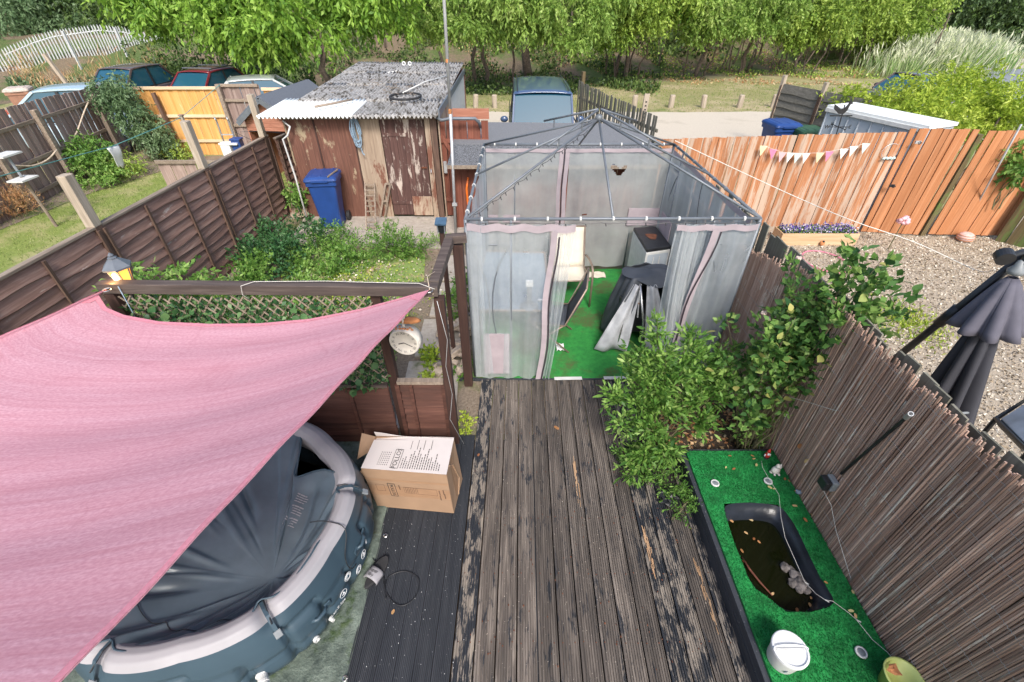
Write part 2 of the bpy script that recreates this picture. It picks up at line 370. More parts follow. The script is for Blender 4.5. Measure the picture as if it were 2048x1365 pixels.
M['road'] = plain('tarmac_road', (.22, .24, .28), rough=.85, scale=30)
M['soil'] = ground('garden_soil', [((.16, .12, .085), (.34, .27, .20), 30), (.55, 1.2, (.09, .12, .03), (.16, .20, .06), 40)], bsc=60, bst=.9, bd=.03)
M['dark_soil'] = ground('dark_soil', [((.03, .022, .015), (.09, .06, .04), 30)], bsc=60, bst=.9)
M['woodfloor'] = ground('leaf_litter', [((.12, .088, .055), (.27, .205, .13), 18), (.50, .5, (.055, .095, .02), (.13, .18, .045), 22)], bsc=40, bst=.9, bd=.06)
M['algae'] = ground('green_algae_mat', [((.14, .22, .05), (.26, .34, .10), 22), (.60, 2.2, (.46, .37, .27), (.55, .33, .16), 35)], bsc=90, bst=.5)
M['tarp'] = ground('marbled_tarpaulin', [((.045, .062, .052), (.19, .235, .19), 9), (.60, 5, (.03, .06, .02), (.07, .10, .04), 14)], rough=.45, bsc=10, bst=.8, bd=.03)
M['spa'] = plain('spa_vinyl', (.046, .080, .108), rough=.42, var=.10, scale=3, bmp=.03)
M['spa_pale'] = plain('spa_pale_vinyl', (.34, .33, .35), rough=.55, var=.08, scale=4, bmp=.03)
M['cover'] = plain('spa_cover_cloth', (.105, .140, .168), rough=.32, var=.25, scale=3, bmp=.06)
M['sail'] = None
M['card'] = plain('cardboard', (.31, .20, .125), rough=.85, var=.08, scale=5, bmp=.05)
M['card_top'] = plain('cardboard_printed_top', (.60, .55, .53), rough=.8, var=.05, scale=4, bmp=.03)
M['ink'] = plain('black_ink', (.03, .028, .03), rough=.8, var=.2, bmp=0)
M['ink_brown'] = plain('brown_ink', (.12, .07, .045), rough=.8, var=.2, bmp=0)
M['white'] = plain('white_plastic', (.74, .75, .75), rough=.4, var=.06, scale=5, bmp=.02)
M['offwhite'] = plain('offwhite_plastic', (.60, .60, .58), rough=.5, var=.1)
M['black'] = plain('black_plastic', (.018, .019, .022), rough=.42, var=.3)
M['rubber'] = plain('black_rubber', (.025, .025, .027), rough=.8, var=.3)
M['grey'] = plain('grey_plastic', (.20, .22, .235), rough=.5, var=.15)
M['steelgrey'] = metal('grey_painted_steel', (.17, .19, .215), .45, met=.2)
M['net'] = netting('grey_net', (.62, .65, .66), .48)
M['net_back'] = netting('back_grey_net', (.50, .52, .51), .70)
M['net_front'] = netting('front_grey_net', (.70, .75, .77), .33)
M['net_thin'] = netting('thin_grey_net', (.72, .76, .78), .30)
M['mauve'] = plain('mauve_trim_cloth', (.36, .305, .33), rough=.9, var=.12, scale=6, bmp=.1)
M['zip'] = plain('black_zip', (.03, .022, .03), rough=.7)
M['cream'] = plain('cream_sling_cloth', (.66, .60, .49), rough=.85, var=.08, scale=8)
M['taupe'] = metal('taupe_metal', (.30, .23, .18), .4, met=.3)
M['greycloth'] = plain('charcoal_cover_cloth', (.055, .062, .075), rough=.6, var=.25, scale=4, bmp=.2)
M['silverlining'] = plain('silver_lining', (.38, .39, .41), rough=.42, var=.25, scale=7, bmp=.2)
M['rust'] = plain('rust', (.13, .045, .022), rough=.9, var=.5, scale=16)
M['orange_rust'] = plain('orange_rust', (.48, .20, .08), rough=.9, var=.4, scale=16)
M['bin_blue'] = plain('blue_bin_plastic', (.018, .058, .22), rough=.42, var=.15, scale=4, bmp=.04)
M['bin_green'] = plain('green_bin_plastic', (.035, .10, .045), rough=.45, var=.15, scale=4)
M['bin_brown'] = plain('brown_bin_plastic', (.30, .155, .10), rough=.5, var=.2, scale=5)
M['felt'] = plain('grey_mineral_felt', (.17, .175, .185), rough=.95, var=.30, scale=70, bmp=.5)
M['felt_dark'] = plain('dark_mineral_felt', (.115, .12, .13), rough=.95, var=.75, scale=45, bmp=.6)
M['felt_blue'] = plain('slate_blue_felt', (.115, .13, .155), rough=.85, var=.15, scale=40, bmp=.3)
M['white_sheet'] = plain('white_translucent_sheet', (.80, .82, .80), rough=.5, var=.05, scale=3)
M['trunk'] = plain('bark', (.15, .115, .09), rough=.95, var=.5, scale=14, bmp=.8)
M['stem'] = plain('green_brown_stem', (.13, .12, .06), rough=.8, var=.3)
M['leaf_bright'] = leafmat('bright_tree_leaf', [(.04, .105, .015), (.12, .25, .03), (.26, .44, .06), (.44, .61, .13)], .35)
M['leaf_willow'] = leafmat('pale_tree_leaf', [(.05, .11, .02), (.16, .28, .05), (.32, .47, .10), (.54, .64, .24)], .35)
M['leaf_olive'] = leafmat('olive_tree_leaf', [(.05, .10, .018), (.17, .28, .04), (.34, .47, .08), (.50, .61, .15)], .3)
M['leaf_dark'] = leafmat('dark_tree_leaf', [(.02, .042, .012), (.05, .095, .022), (.11, .18, .045), (.20, .28, .08)], .25)
M['leaf_grey'] = leafmat('grey_green_leaf', [(.06, .11, .05), (.11, .19, .08), (.18, .27, .13), (.27, .36, .20)], .3)
M['leaf_shrub'] = leafmat('shrub_leaf', [(.035, .10, .02), (.09, .21, .035), (.20, .36, .07), (.38, .52, .16)], .3, .5)
M['leaf_shrub_single'] = leafmat('shrub_leaf_single', [(.035, .10, .02), (.09, .21, .035), (.20, .36, .07), (.38, .52, .16)], .3, .5)
M['leaf_rose'] = leafmat('rose_leaf', [(.03, .09, .03), (.075, .18, .04), (.17, .31, .07), (.33, .45, .13)], .3, .5)
M['leaf_rose_single'] = leafmat('rose_leaf_single', [(.03, .09, .035), (.07, .17, .045), (.14, .27, .07), (.26, .38, .11), (.45, .42, .13)], .3, .5)
M['leaf_ivy'] = leafmat('ivy_leaf', [(.018, .06, .025), (.035, .11, .035), (.075, .17, .06), (.16, .26, .10)], .15, .4)
M['leaf_lime'] = leafmat('lime_hedge_leaf', [(.13, .22, .02), (.26, .38, .035), (.42, .52, .06), (.56, .62, .14)], .35)
M['leaf_brown'] = leafmat('dead_leaf', [(.30, .12, .05), (.46, .24, .11), (.55, .38, .20), (.60, .50, .30)], .1)
M['grass'] = leafmat('grass_blade', [(.10, .16, .025), (.18, .26, .05), (.28, .34, .10), (.42, .40, .20)], .2)
M['reedgrass'] = leafmat('tall_pale_grass', [(.14, .27, .07), (.27, .40, .14), (.48, .55, .30), (.74, .74, .58)], .3)
M['flower_pink'] = plain('pink_petal', (.75, .42, .46), rough=.6, var=.15)
M['flower_purple'] = leafmat('purple_petal', [(.05, .03, .22), (.12, .08, .42), (.55, .50, .62), (.75, .68, .72)], .2)
M['wire_white'] = plain('white_wire', (.62, .60, .55), rough=.5, var=.1)
M['rope_blue'] = plain('blue_grey_rope', (.22, .30, .38), rough=.8, var=.4, scale=40)
M['rope_tan'] = plain('tan_rope', (.52, .42, .32), rough=.9, var=.2)
M['galv'] = metal('galvanised_steel', (.52, .53, .54), .45, rust=(.32, .17, .09), amt=.38, met=.3)
M['palisade'] = metal('galvanised_pale', (.60, .62, .63), .5, met=.2)
M['chrome'] = metal('bright_metal', (.6, .6, .6), .25, met=.9)
def paint(name, col):
    m = plain(name, col, rough=.3, var=.04, scale=2, bmp=0, coat=.8); return m
M['glass'] = glassy('car_glass', (.015, .08, .13), .04, .6)
M['shedmetal'] = plain('pale_blue_grey_metal', (.42, .47, .52), rough=.5, var=.08, scale=3, bmp=.03)
# corrugated roof: lichen and moss on grey fibre cement
def corr():
    m, t, b = nodes('lichen_roof_sheet'); co = mapped(t, rnd=False)
    c = ramp(t, noise(t, co, 10, 6), [(.3, (.24, .235, .23)), (.7, (.45, .44, .43))])
    c = mixc(t, ramp(t, noise(t, mapped(t, (1, .45, 1), rnd=False), 9, 8, .78), [(.51, (0, 0, 0)), (.56, (1, 1, 1))]), c, (.06, .05, .038))
    c = mixc(t, ramp(t, noise(t, co, 1.6, 4, .6), [(.50, (0, 0, 0)), (.72, (.6, .6, .6))]), c, (.20, .19, .17))
    c = mixc(t, ramp(t, noise(t, co, 5, 7, .7), [(.64, (0, 0, 0)), (.70, (1, 1, 1))]), c, (.20, .15, .11))
    t.links.new(c, b.inputs['Base Color']); b.inputs['Roughness'].default_value = .9; bump(t, b, noise(t, co, 30, 6), .6, .02); return m
M['corr'] = corr()
def sailmat():
    m, t, b = nodes('pink_shade_cloth'); co = mapped(t, rnd=False)
    # knitted threads run across the cloth: a fine weave and soft streaks
    tc = N(t, 'ShaderNodeUVMap'); mp = N(t, 'ShaderNodeMapping'); mp.inputs['Scale'].default_value = (2.2, 75, 1); t.links.new(tc.outputs[0], mp.inputs[0])
    f = noise(t, mp.outputs[0], 1.2, 7, .7, .4)
    mp2 = N(t, 'ShaderNodeMapping'); mp2.inputs['Scale'].default_value = (130, 330, 1); t.links.new(tc.outputs[0], mp2.inputs[0]); f2 = noise(t, mp2.outputs[0], 1, 2)
    c = ramp(t, f, [(.26, (.60, .28, .33)), (.46, (.69, .385, .45)), (.74, (.77, .50, .575))])
    c = mixc(t, ramp(t, f2, [(.35, (.55, .55, .55)), (.65, (0, 0, 0))]), c, (.52, .22, .28))
    # a few threadlike creases and dry marks
    v = N(t, 'ShaderNodeTexNoise'); v.inputs['Scale'].default_value = 1.6; v.inputs['Detail'].default_value = 4; v.inputs['Distortion'].default_value = 1.5; t.links.new(tc.outputs[0], v.inputs['Vector'])
    c = mixc(t, ramp(t, v.outputs['Fac'], [(.495, (0, 0, 0)), (.5, (.16, .16, .16)), (.505, (0, 0, 0))]), c, (.42, .12, .15))
    t.links.new(c, b.inputs['Base Color']); b.inputs['Roughness'].default_value = .85; b.inputs['Specular IOR Level'].default_value = .2
    bump(t, b, f, .25, .006)
    tl = N(t, 'ShaderNodeBsdfTranslucent'); t.links.new(c, tl.inputs[0]); mx = N(t, 'ShaderNodeMixShader'); mx.inputs[0].default_value = .32
    t.links.new(b.outputs[0], mx.inputs[1]); t.links.new(tl.outputs[0], mx.inputs[2]); t.links.new(mx.outputs[0], t.nodes['Material Output'].inputs[0]); return m
M['sail'] = sailmat()

M['splinter'] = wood('raw_splinter', [(.26, .15, .08), (.40, .25, .14), (.52, .36, .22)], axis='y')
# ---------------- terrain ----------------
def sst(a, b, x):
    t = min(1, max(0, (x - a) / (b - a))); return t * t * (3 - 2 * t)
def hgt(x, y):
    y0 = 26.5 - 4.5 * sst(-4, -14, x) + 5 * sst(2, 15, x) + 14 * sst(16, 30, x)
    k = sst(y0, y0 + 9, y)
    bumpy = .12 * math.sin(x * 1.3 + y * .7) + .08 * math.sin(x * 2.9 - y * 1.7)
    return -.12 + k * (2.0 + bumpy) + 1.5 * sst(y0 + 9, y0 + 60, y)
def terrain():
    xs = sorted(set([-300, -200, -130, -90, -60, 60, 90, 130, 200, 300] + [i * 1.0 for i in range(-48, 49)]))
    ys = sorted(set([-60, -30, -10, 0, 8, 14] + [16 + i * .8 for i in range(45)] + [56, 64, 80, 120, 200, 320]))
    b = MB(); vs = [(x, y, hgt(x, y)) for y in ys for x in xs]; n = len(xs)
    b.add(vs, [(j * n + i, j * n + i + 1, (j + 1) * n + i + 1, (j + 1) * n + i) for j in range(len(ys) - 1) for i in range(n - 1)])
    o = b.build('ground', [M['verge'], M['woodfloor']], smooth=True); tag(o, kind='structure')
    for p in o.data.polygons:
        c = p.center; y0 = 26.5 - 4.5 * sst(-4, -14, c.x) + 5 * sst(2, 15, c.x) + 14 * sst(16, 30, c.x)
        p.material_index = 1 if c.y > y0 - .6 + .9 * math.sin(c.x * 1.7) else 0
terrain()
def sheet(name, poly, z, mat, cuts=1):
    b = MB(); b.add([(p[0], p[1], z) for p in poly], [tuple(range(len(poly)))]); return tag(b.build(name, mat), kind='structure')
GZ = -.12
def wob(a, b, n, amp):
    return [(lerp(a[0], b[0], i / n) + (random.uniform(-amp, amp) if 0 < i < n else 0), lerp(a[1], b[1], i / n) + (random.uniform(-amp, amp) if 0 < i < n else 0)) for i in range(n + 1)]
sheet('track', wob((-40, 14.6), (60, 16.2), 120, .09) + wob((60, 21.6), (22, 20.6), 20, .1) + wob((22, 20.4), (-40, 20.2), 90, .13), GZ + .012, M['track'])
rp = [G(1935, 175, GZ), G(1985, 142, GZ), G(2300, 120, GZ), G(2500, 200, GZ), G(2048, 225, GZ)]
sheet('road', rp, GZ + .02, M['road'])
sheet('far_track', [G(1900, 150, GZ), G(1990, 122, GZ), G(2400, 96, GZ), G(2400, 119, GZ), G(2040, 141, GZ), G(1985, 147, GZ)], GZ + .016, M['track'])
sheet('lawn', [(-11.6, 3), (-4.87, 3), (-4.87, 12.0), (-6.0, 14.2), (-11.6, 14.2)], GZ + .02, M['lawn'])
sheet('gravel_bed', [(2.7, -1), (13, -1), (13, 9.6), (2.7, 9.6)], GZ + .02, M['gravel'])
sheet('garden_soil', [(-4.83, 3.3), (2.6, 3.3), (2.6, 12.6), (-4.83, 12.6)], -.03, M['soil'])
sheet('soil_bed', [(-11.45, 8.5), (-10.55, 8.5), (-10.2, 11), (-9.3, 13.2), (-7.2, 13.9), (-7.2, 14.1), (-11.5, 14.1)], GZ + .03, M['soil'])
sheet('soil_bed', [(1.5, 2.93), (2.6, 2.93), (2.6, 4.15), (1.45, 4.15)], .004, M['dark_soil'])
# green algae mat and bare patch in the weedy bed
pa = [G(700, 500, 0), G(850, 500, 0), G(848, 560, 0), G(800, 575, 0), G(640, 570, 0), G(560, 560, 0), G(620, 510, 0)]
sheet('algae_mat', pa, -.02, M['algae'])
# concrete pads in front of the shed and along the path
pad = tag(MB().prism([(-4.3, 8.05), (-1.0, 7.75), (-.9, 9.3), (-4.4, 9.3)], -.06, .0).build('shed_pad', M['concrete'], bevel=.01), kind='structure')
path = bpy.data.objects.new('garden_path', None); COL.objects.link(path); WO[path] = Vector((0, 0, 0)); path['kind'] = 'structure'
for x0, x1, y0, y1 in ((-1.15, -.62, 6.6, 7.5), (-1.22, -.66, 5.55, 6.52), (-1.28, -.70, 4.6, 5.47), (-1.32, -.66, 3.7, 4.52), (-1.3, -.66, 3.36, 3.62)):
    k = random.uniform(-.02, .02)
    MB().prism([(x0 + k, y0), (x1 + k, y0 + .02), (x1 - k, y1), (x0 - k, y1 - .02)], -.05, .008 + k * .2).build('slab', M['concrete'], path, bevel=.008)
eb = MB().bar((-2.9, 7.72, .0), (-1.25, 7.62, .0), .05, .09); tag(eb.build('edging_board', M['rail_tan']), 'weathered wooden edging board between the weedy bed and the concrete pad', 'edging')

# ---------------- deck ----------------
deck = bpy.data.objects.new('deck', None); COL.objects.link(deck); WO[deck] = Vector((0, 0, 0)); deck['kind'] = 'structure'
def groove_board(w, y0, y1, ng=7, h=.026):
    """cross-section with run-out grooves drawn along the board"""
    prof = [(-w / 2, -h), (-w / 2, -.003)]; st = (w - .012) / ng
    x = -w / 2 + .006
    prof.append((x, 0))
    for i in range(ng):
        a_ = x + i * st; prof += [(a_ + st * .50, 0), (a_ + st * .60, -.009), (a_ + st * .88, -.009), (a_ + st * .98, 0)]
    prof += [(w / 2, -.003), (w / 2, -h)]
    n = len(prof); segs = 3; b = MB(); vs = []
    for j in range(segs + 1):
        y = lerp(y0, y1, j / segs); vs += [(p[0], y, p[1]) for p in prof]
    fs = [(j * n + i, j * n + (i + 1) % n, (j + 1) * n + (i + 1) % n, (j + 1) * n + i) for j in range(segs) for i in range(n)]
    fs += [tuple(range(n)), tuple(range((segs + 1) * n - 1, segs * n - 1, -1))]
    return b.add(vs, fs)
DR = -.0175   # deck runs a touch to the right of straight ahead
def deck_x(x, y): return x - DR * (y - 1.2)
pitch = .1542; x = -.43
i = 0
while x < 2.2:
    xe = x + pitch; y1 = 4.16 + random.uniform(-.012, .012)
    m = M['deck_peel'] if i in (0, 10, 11, 13) else M['deck']
    if xe > 1.72: y1 = 2.93
    o = groove_board(pitch - .011, 0, y1 + .7).build('plank', m, deck, loc=(deck_x((x + xe) / 2, -.7), -.7, random.uniform(-.0015, .0015)), local=True)
    o.rotation_euler = (0, 0, DR); x = xe; i += 1
xs = -.434; k = 0
while xs > -1.15:
    w_ = .132; y1 = 3.27 if k < 2 else 2.75
    y1 = 3.27
    o = groove_board(w_ - .005, 0, y1 + .7, 9).build('plank', M['deck_dark'], deck, loc=(deck_x(xs - w_ / 2, -.7), -.7, .004), local=True); o.rotation_euler = (0, 0, DR + .0); xs -= w_; k += 1
MB().box((.4, 4.17, -.02), (2.1, .03, .06)).build('edge_board', M['deck_dark'], deck)
for xj in (-.9, .2, 1.2):
    MB().box((xj, 1.8, -.07), (.06, 4.6, .08)).build('joist', M['deck_dark'], deck)
sheet('subfloor', [(-5, -1), (2.6, -1), (2.6, 3.3), (-5, 3.3)], -.115, M['dark_soil'])
# wrinkled ground sheet under the spa
def tarp(u, v):
    x = lerp(-4.2, -1.04, u); y = lerp(-.2, 3.22, v)
    z = .012 + .016 * abs(math.sin(7 * x + 3 * math.sin(2.1 * y))) * (.4 + .6 * abs(math.sin(3.3 * y + x))) + .012 * math.sin(13 * y + 5 * x) * math.sin(4 * x)
    if u > .965: z = -.02
    return (x, y, z if u > .965 else max(.008, z))
b = MB().grid(tarp, 70, 80); o = b.build('tarpaulin', M['tarp'], smooth=True); tag(o, 'marbled green wrinkled tarpaulin spread under the inflatable spa', 'tarpaulin')
for px, py in ((771, 1072), (690, 1358), (757, 922)):
    p = G(px, py, .02); MB().tube([p + Vector((.016 * math.cos(a_ * .785), .016 * math.sin(a_ * .785), .004)) for a_ in range(8)], .005, 5, closed=True).build('eyelet', M['chrome'], o)

# ---------------- fences ----------------
def lap_fence(name, label, A, B, z0, z1, nrm, bmat, posts, batt, group=None, nb=11, cap=True, pm=None, bm=None, zB=None, pitchz=None, catg='fence'):
    """panels of thin overlapping horizontal boards with waney edges between posts; posts: list of (t, top z)"""
    A = Vector((*A, 0)); B = Vector((*B, 0)); d = (B - A); Ln = d.length; d.normalize(); nv = Vector((*nrm, 0)).normalized()
    zt = lambda t: lerp(z1, zB if zB is not None else z1, t)
    T = thing(name, A.lerp(B, .5) + Vector((0, 0, z0)), label, catg, group)
    edges = sorted([0.] + [t for t, _ in posts if .02 < t < .98] + [1.])
    for e0, e1 in zip(edges[:-1], edges[1:]):
        n_s = max(6, int((e1 - e0) * Ln / .14)); seed = random.random() * 50
        for j in range(nb):
            b = MB(); vs = []
            for i in range(n_s + 1):
                t = lerp(e0, e1, i / n_s); hz = (zt(t) - z0) / nb
                wv = .35 * hz * (.5 * math.sin(i * .9 + j * 2.3 + seed) + .5 * math.sin(i * .37 + j * 1.1)) * .4
                zb = z0 + j * hz + wv - .015; ztp = z0 + (j + 1) * hz + .02
                p = A + d * (t * Ln)
                vs += [p + nv * .030 + Vector((0, 0, zb - .006)), p + nv * .046 + Vector((0, 0, zb + .006)), p + nv * .004 + Vector((0, 0, ztp)), p + nv * (-.003) + Vector((0, 0, ztp))]
            fs = []
            for i in range(n_s):
                o_ = i * 4
                for k in range(4): fs.append((o_ + k, o_ + (k + 1) % 4, o_ + 4 + (k + 1) % 4, o_ + 4 + k))
            b.add(vs, fs).build('board', bmat, T)
        nbt = batt
        for i in range(nbt + 2):
            t = lerp(e0, e1, (i / (nbt + 1)) * .96 + .02); p = A + d * (t * Ln) + nv * .060
            MB().bar(p + Vector((0, 0, z0 + .02)), p + Vector((0, 0, zt(t) - .02)), .035, .022, up=nv).build('batten', bm or M['batten'], T)
        if cap:
            p0 = A + d * (e0 * Ln + .01) + nv * .01; p1 = A + d * (e1 * Ln - .01) + nv * .01
            MB().bar(p0 + Vector((0, 0, zt(e0) + .015)), p1 + Vector((0, 0, zt(e1) + .015)), .075, .032).build('cap_rail', M['rail_tan'] if cap is True else cap, T, bevel=.005)
    for t, pz in posts:
        p = A + d * (t * Ln) + nv * .0
        if pz > zt(t) + .3:   # painted up to the rail, bare above
            MB().bar(p + Vector((0, 0, z0 - .1)), p + Vector((0, 0, zt(t) + .02)), .115, .10, up=nv).build('post', M['batten'], T, bevel=.006)
            MB().bar(p + Vector((0, 0, zt(t) + .022)), p + Vector((0, 0, pz)), .12, .105, up=nv).build('post', M['post_pale'], T, bevel=.008)
        else:
            MB().bar(p + Vector((0, 0, z0 - .1)), p + Vector((0, 0, pz)), .10, .10, up=nv).build('post', pm or M['batten'], T, bevel=.006)
    return T
FX = -4.85
def ft(y): return (y - 2.6) / (9.6 - 2.6)
lap_fence('lap_fence', 'long brown waney lap fence with tall bare post tops beside the neighbour lawn', (FX, 2.6), (FX, 9.6), -.1, 1.66, (1, 0), M['lap'],
          [(ft(5.0), 2.22), (ft(7.33), 2.27), (ft(9.46), 2.28)], 2, nb=12, zB=1.52)
lap_fence('lap_fence', 'short dark lap fence panel between the tall bare post and the shed', (FX + .05, 9.75), (FX + .35, 11.1), -.1, 1.42, (1, 0), M['lap'], [], 1, nb=11)
def board_fence(name, label, A, B, z0, zA, zB, bw, bmat, nrm, rails=(), posts=(), gap=.004, lean=.01, topvar=.012, th=.018, rm=None, pm=None, cat='fence', group=None, prail=.045, lap=True, zcurve=None):
    A = Vector((*A, 0)); B = Vector((*B, 0)); d = B - A; Ln = d.length; d.normalize(); nv = Vector((*nrm, 0)).normalized()
    T = thing(name, A.lerp(B, .5) + Vector((0, 0, z0)), label, cat, group)
    n = max(1, round(Ln / bw)); bw_ = Ln / n; rot = math.atan2(d.y, d.x); proto = None
    for i in range(n):
        t = (i + .5) / n; h = (lerp(zA, zB, t) if zcurve is None else zcurve(t)) - z0 + random.uniform(-topvar, topvar)
        p = A + d * (t * Ln) + nv * ((.006 if i % 2 else -.006) if lap else 0) + Vector((0, 0, z0))
        if proto is None:
            b = MB(); w_ = bw_ - gap
            b.add([(-w_ / 2, -th / 2, 0), (w_ / 2, -th / 3, 0), (w_ / 2, th / 3, 0), (-w_ / 2, th / 2, 0), (-w_ / 2, -th / 2, 1), (w_ / 2, -th / 3, 1), (w_ / 2, th / 3, 1), (-w_ / 2, th / 2, 1)],
                  [(3, 2, 1, 0), (4, 5, 6, 7), (0, 1, 5, 4), (1, 2, 6, 5), (2, 3, 7, 6), (3, 0, 4, 7)])
            proto = b.build('board', bmat, T, loc=p, local=True); o = proto
        else: o = inst('board', proto, p, T)
        o.rotation_euler = (random.uniform(-lean, lean) * .6, random.uniform(-lean, lean), rot + random.uniform(-.02, .02)); o.scale = (1, 1, h)
    for z in rails:
        a_ = A + nv * prail; b_ = B + nv * prail
        MB().bar(a_ + Vector((0, 0, z)), b_ + Vector((0, 0, z)), .045, .075).build('rail', rm or M['rail_tan'], T, bevel=.006)
    for t, pz in posts:
        p = A + d * (t * Ln) + nv * (prail + .06)
        MB().bar(p + Vector((0, 0, z0 - .05)), p + Vector((0, 0, pz)), .11, .10, up=nv).build('post', pm or M['rail_tan'], T, bevel=.008)
    return T
LA, LB = (-10.55, 7.6), (-11.5, 14.35)
lt = lambda y: (y - 7.6) / 6.75
board_fence('board_fence', 'old weathered brown board fence with thick posts along the far side of the lawn', LA, LB, GZ, 1.86, 1.72, .115, M['board_brown'], (1, .14),
            rails=(1.42, .72, .12), posts=[(lt(8.2), 1.6), (lt(9.9), 1.62), (lt(11.5), 1.63), (lt(13.75), 1.66)], topvar=.02, lean=.012)
board_fence('board_fence', 'new orange timber board fence at the back of the lawn', (-10.6, 14.3), (-8.2, 14.32), GZ, 1.68, 1.68, .125, M['board_new'], (0, -1), rails=(1.66, .95, .28), rm=M['rail_new'], topvar=.004, lean=.003)
p0, p1 = V(306, 186, 14.15), V(366, 312, 14.15)
g = board_fence('garden_gate', 'old brown and grey board gate beside the new orange fence', (-8.12, 14.34), (-7.05, 14.34), GZ, 1.74, 1.74, .14, M['board_brown'], (0, -1), rails=(1.72, 1.35, .7), posts=[(0, 1.76)], cat='gate')
MB().bar((-8.0, 14.24, .05), (-7.15, 14.24, .68), .06, .04, up=(0, 1, 0)).build('brace', M['rail_tan'], g)
board_fence('board_fence', 'short piece of pale new timber fence right of the old gate', (-7.0, 14.4), (-5.6, 14.4), GZ, 1.62, 1.62, .125, M['board_new'], (0, -1), rails=(1.62,), rm=M['rail_new'], topvar=.004)
T = thing('clothes_post', p1, 'slim brown timber post leaning on the new orange fence', 'post'); MB().bar(p1, p0, .09, .08).build('shaft', M['batten'], T)
c0 = V(362, 232, 12.3)
T = thing('clothes_post', (c0.x, c0.y, GZ), 'thin grey timber post standing on the lawn with the washing line tied to it', 'post'); MB().bar((c0.x, c0.y, GZ), c0, .07, .07).build('shaft', M['post_pale'], T, bevel=.005); MB().box(c0 + Vector((0, 0, .01)), (.1, .1, .03)).build('cap', M['rail_tan'], T)
pA, pB = G(312, 322, .85), G(440, 322, .85)
board_fence('board_fence', 'low broken piece of old brown fence standing on the lawn', (pA.x, pA.y), (pB.x, pB.y), GZ, .85, .85, .14, M['board_brown'], (0, -1), rails=(.84,), topvar=.01)
# sack truck with a blue box and a white crate by the gate
q = Vector((-7.95, 13.3, GZ)); T = thing('sack_truck', q, 'upright tubular metal sack truck by the old gate', 'sack truck')
for dx in (0, .33):
    MB().tube([q + Vector((dx, 0, 0)), q + Vector((dx, .02, 1.15)), q + Vector((dx + .02, -.06, 1.24)), q + Vector((dx + .06, -.12, 1.2))], .02, 7).build('rail', M['galv'], T, smooth=True)
for z in (.3, .8): MB().bar(q + Vector((0, 0, z)), q + Vector((.33, 0, z)), .02, .03).build('crossbar', M['galv'], T)
q2 = q + Vector((.45, -.15, 0)); T = thing('storage_box', q2, 'dark blue plastic box standing beside the sack truck', 'box')
MB().box(q2 + Vector((0, 0, .35)), (.24, .22, .7)).build('body', M['bin_blue'], T, bevel=.02); MB().box(q2 + Vector((0, 0, .725)), (.28, .26, .05)).build('lid', M['bin_blue'], T, bevel=.015)
q2 = q + Vector((.17, -.22, 0)); T = thing('white_crate', q2, 'white plastic crate on end in front of the sack truck', 'crate')
MB().box(q2 + Vector((0, 0, .3)), (.26, .2, .6)).build('body', M['white'], T, bevel=.02); MB().box(q2 + Vector((.1, 0, .63)), (.5, .22, .05)).build('rim', M['white'], T, bevel=.01)

# the right-hand side: orange fence, gate, mossy fence
OA, OB = (2.75, 9.45), (7.05, 8.72)
board_fence('board_fence', 'long faded orange board fence hung with pastel bunting', OA, OB, GZ, 1.50, 1.80, .135, M['board_orange'], (-.17, -1), topvar=.008, lean=.006)
board_fence('garden_gate', 'bright orange board gate with black hinges in the orange fence', (7.09, 8.70), (8.15, 8.55), GZ + .04, 1.86, 1.88, .105, M['board_orange2'], (-.17, -1), cat='gate', th=.03, topvar=.004)
board_fence('board_fence', 'smooth bright orange fence panel next to the mossy fence', (8.32, 8.52), (9.75, 8.45), GZ + .06, 1.86, 1.9, .15, M['board_orange2'], (-.1, -1), topvar=.003)
MB().bar((8.22, 8.55, GZ), (8.22, 8.55, 1.8), .09, .09).build('x', M['board_moss']).name = 'gate_post'
tag(bpy.data.objects['gate_post'], 'narrow dark post between the orange gate and the smooth orange panel', 'post')
board_fence('board_fence', 'dark mossy board fence at the far right of the gravel yard', (9.5, 8.3), (12.2, 5.2), GZ, 1.85, 1.85, .15, M['board_moss'], (-1, -1), topvar=.01)
# picket fence by the blue car
P0, P1 = V(1195, 165, 13.2), V(1283, 232, 11.8)
T = board_fence('picket_fence', 'dark weathered picket fence sloping down beside the parked blue car', (2.0, 15.6), (3.35, 11.4), GZ, 1.65, 1.5, .12, M['board_grey'], (1, .3), rails=(.5, 1.2), gap=.05, topvar=.03, posts=[(.02, 1.9)], rm=M['board_grey'], pm=M['board_moss'])
q = V(1284, 240, 13.0); T = thing('gate_post', (q.x, q.y, GZ), 'tall pale post with black number marks beside the track', 'post')
MB().bar((q.x, q.y, GZ), (q.x + .03, q.y, 1.72), .13, .05, up=(0, 1, 0)).build('shaft', M['post_pale'], T, bevel=.004)
for k_ in range(7): MB().box((q.x + .028, q.y - .03, 1.0 + k_ * .09), (.04, .006, .035)).build('mark', M['black'], T)
# grey lap fence with pale posts by the bins
R0, R1 = V(1640, 158, 13.6), V(1760, 190, 12.6)
lap_fence('lap_fence', 'grey weathered lap fence with concrete posts behind the wheelie bins', (7.95, 15.2), (8.95, 12.6), GZ, 1.62, (-1, -.35), M['lap_grey'], [(0, 1.85), (.5, 1.85)], 0, nb=9, cap=False, pm=M['post_pale'])

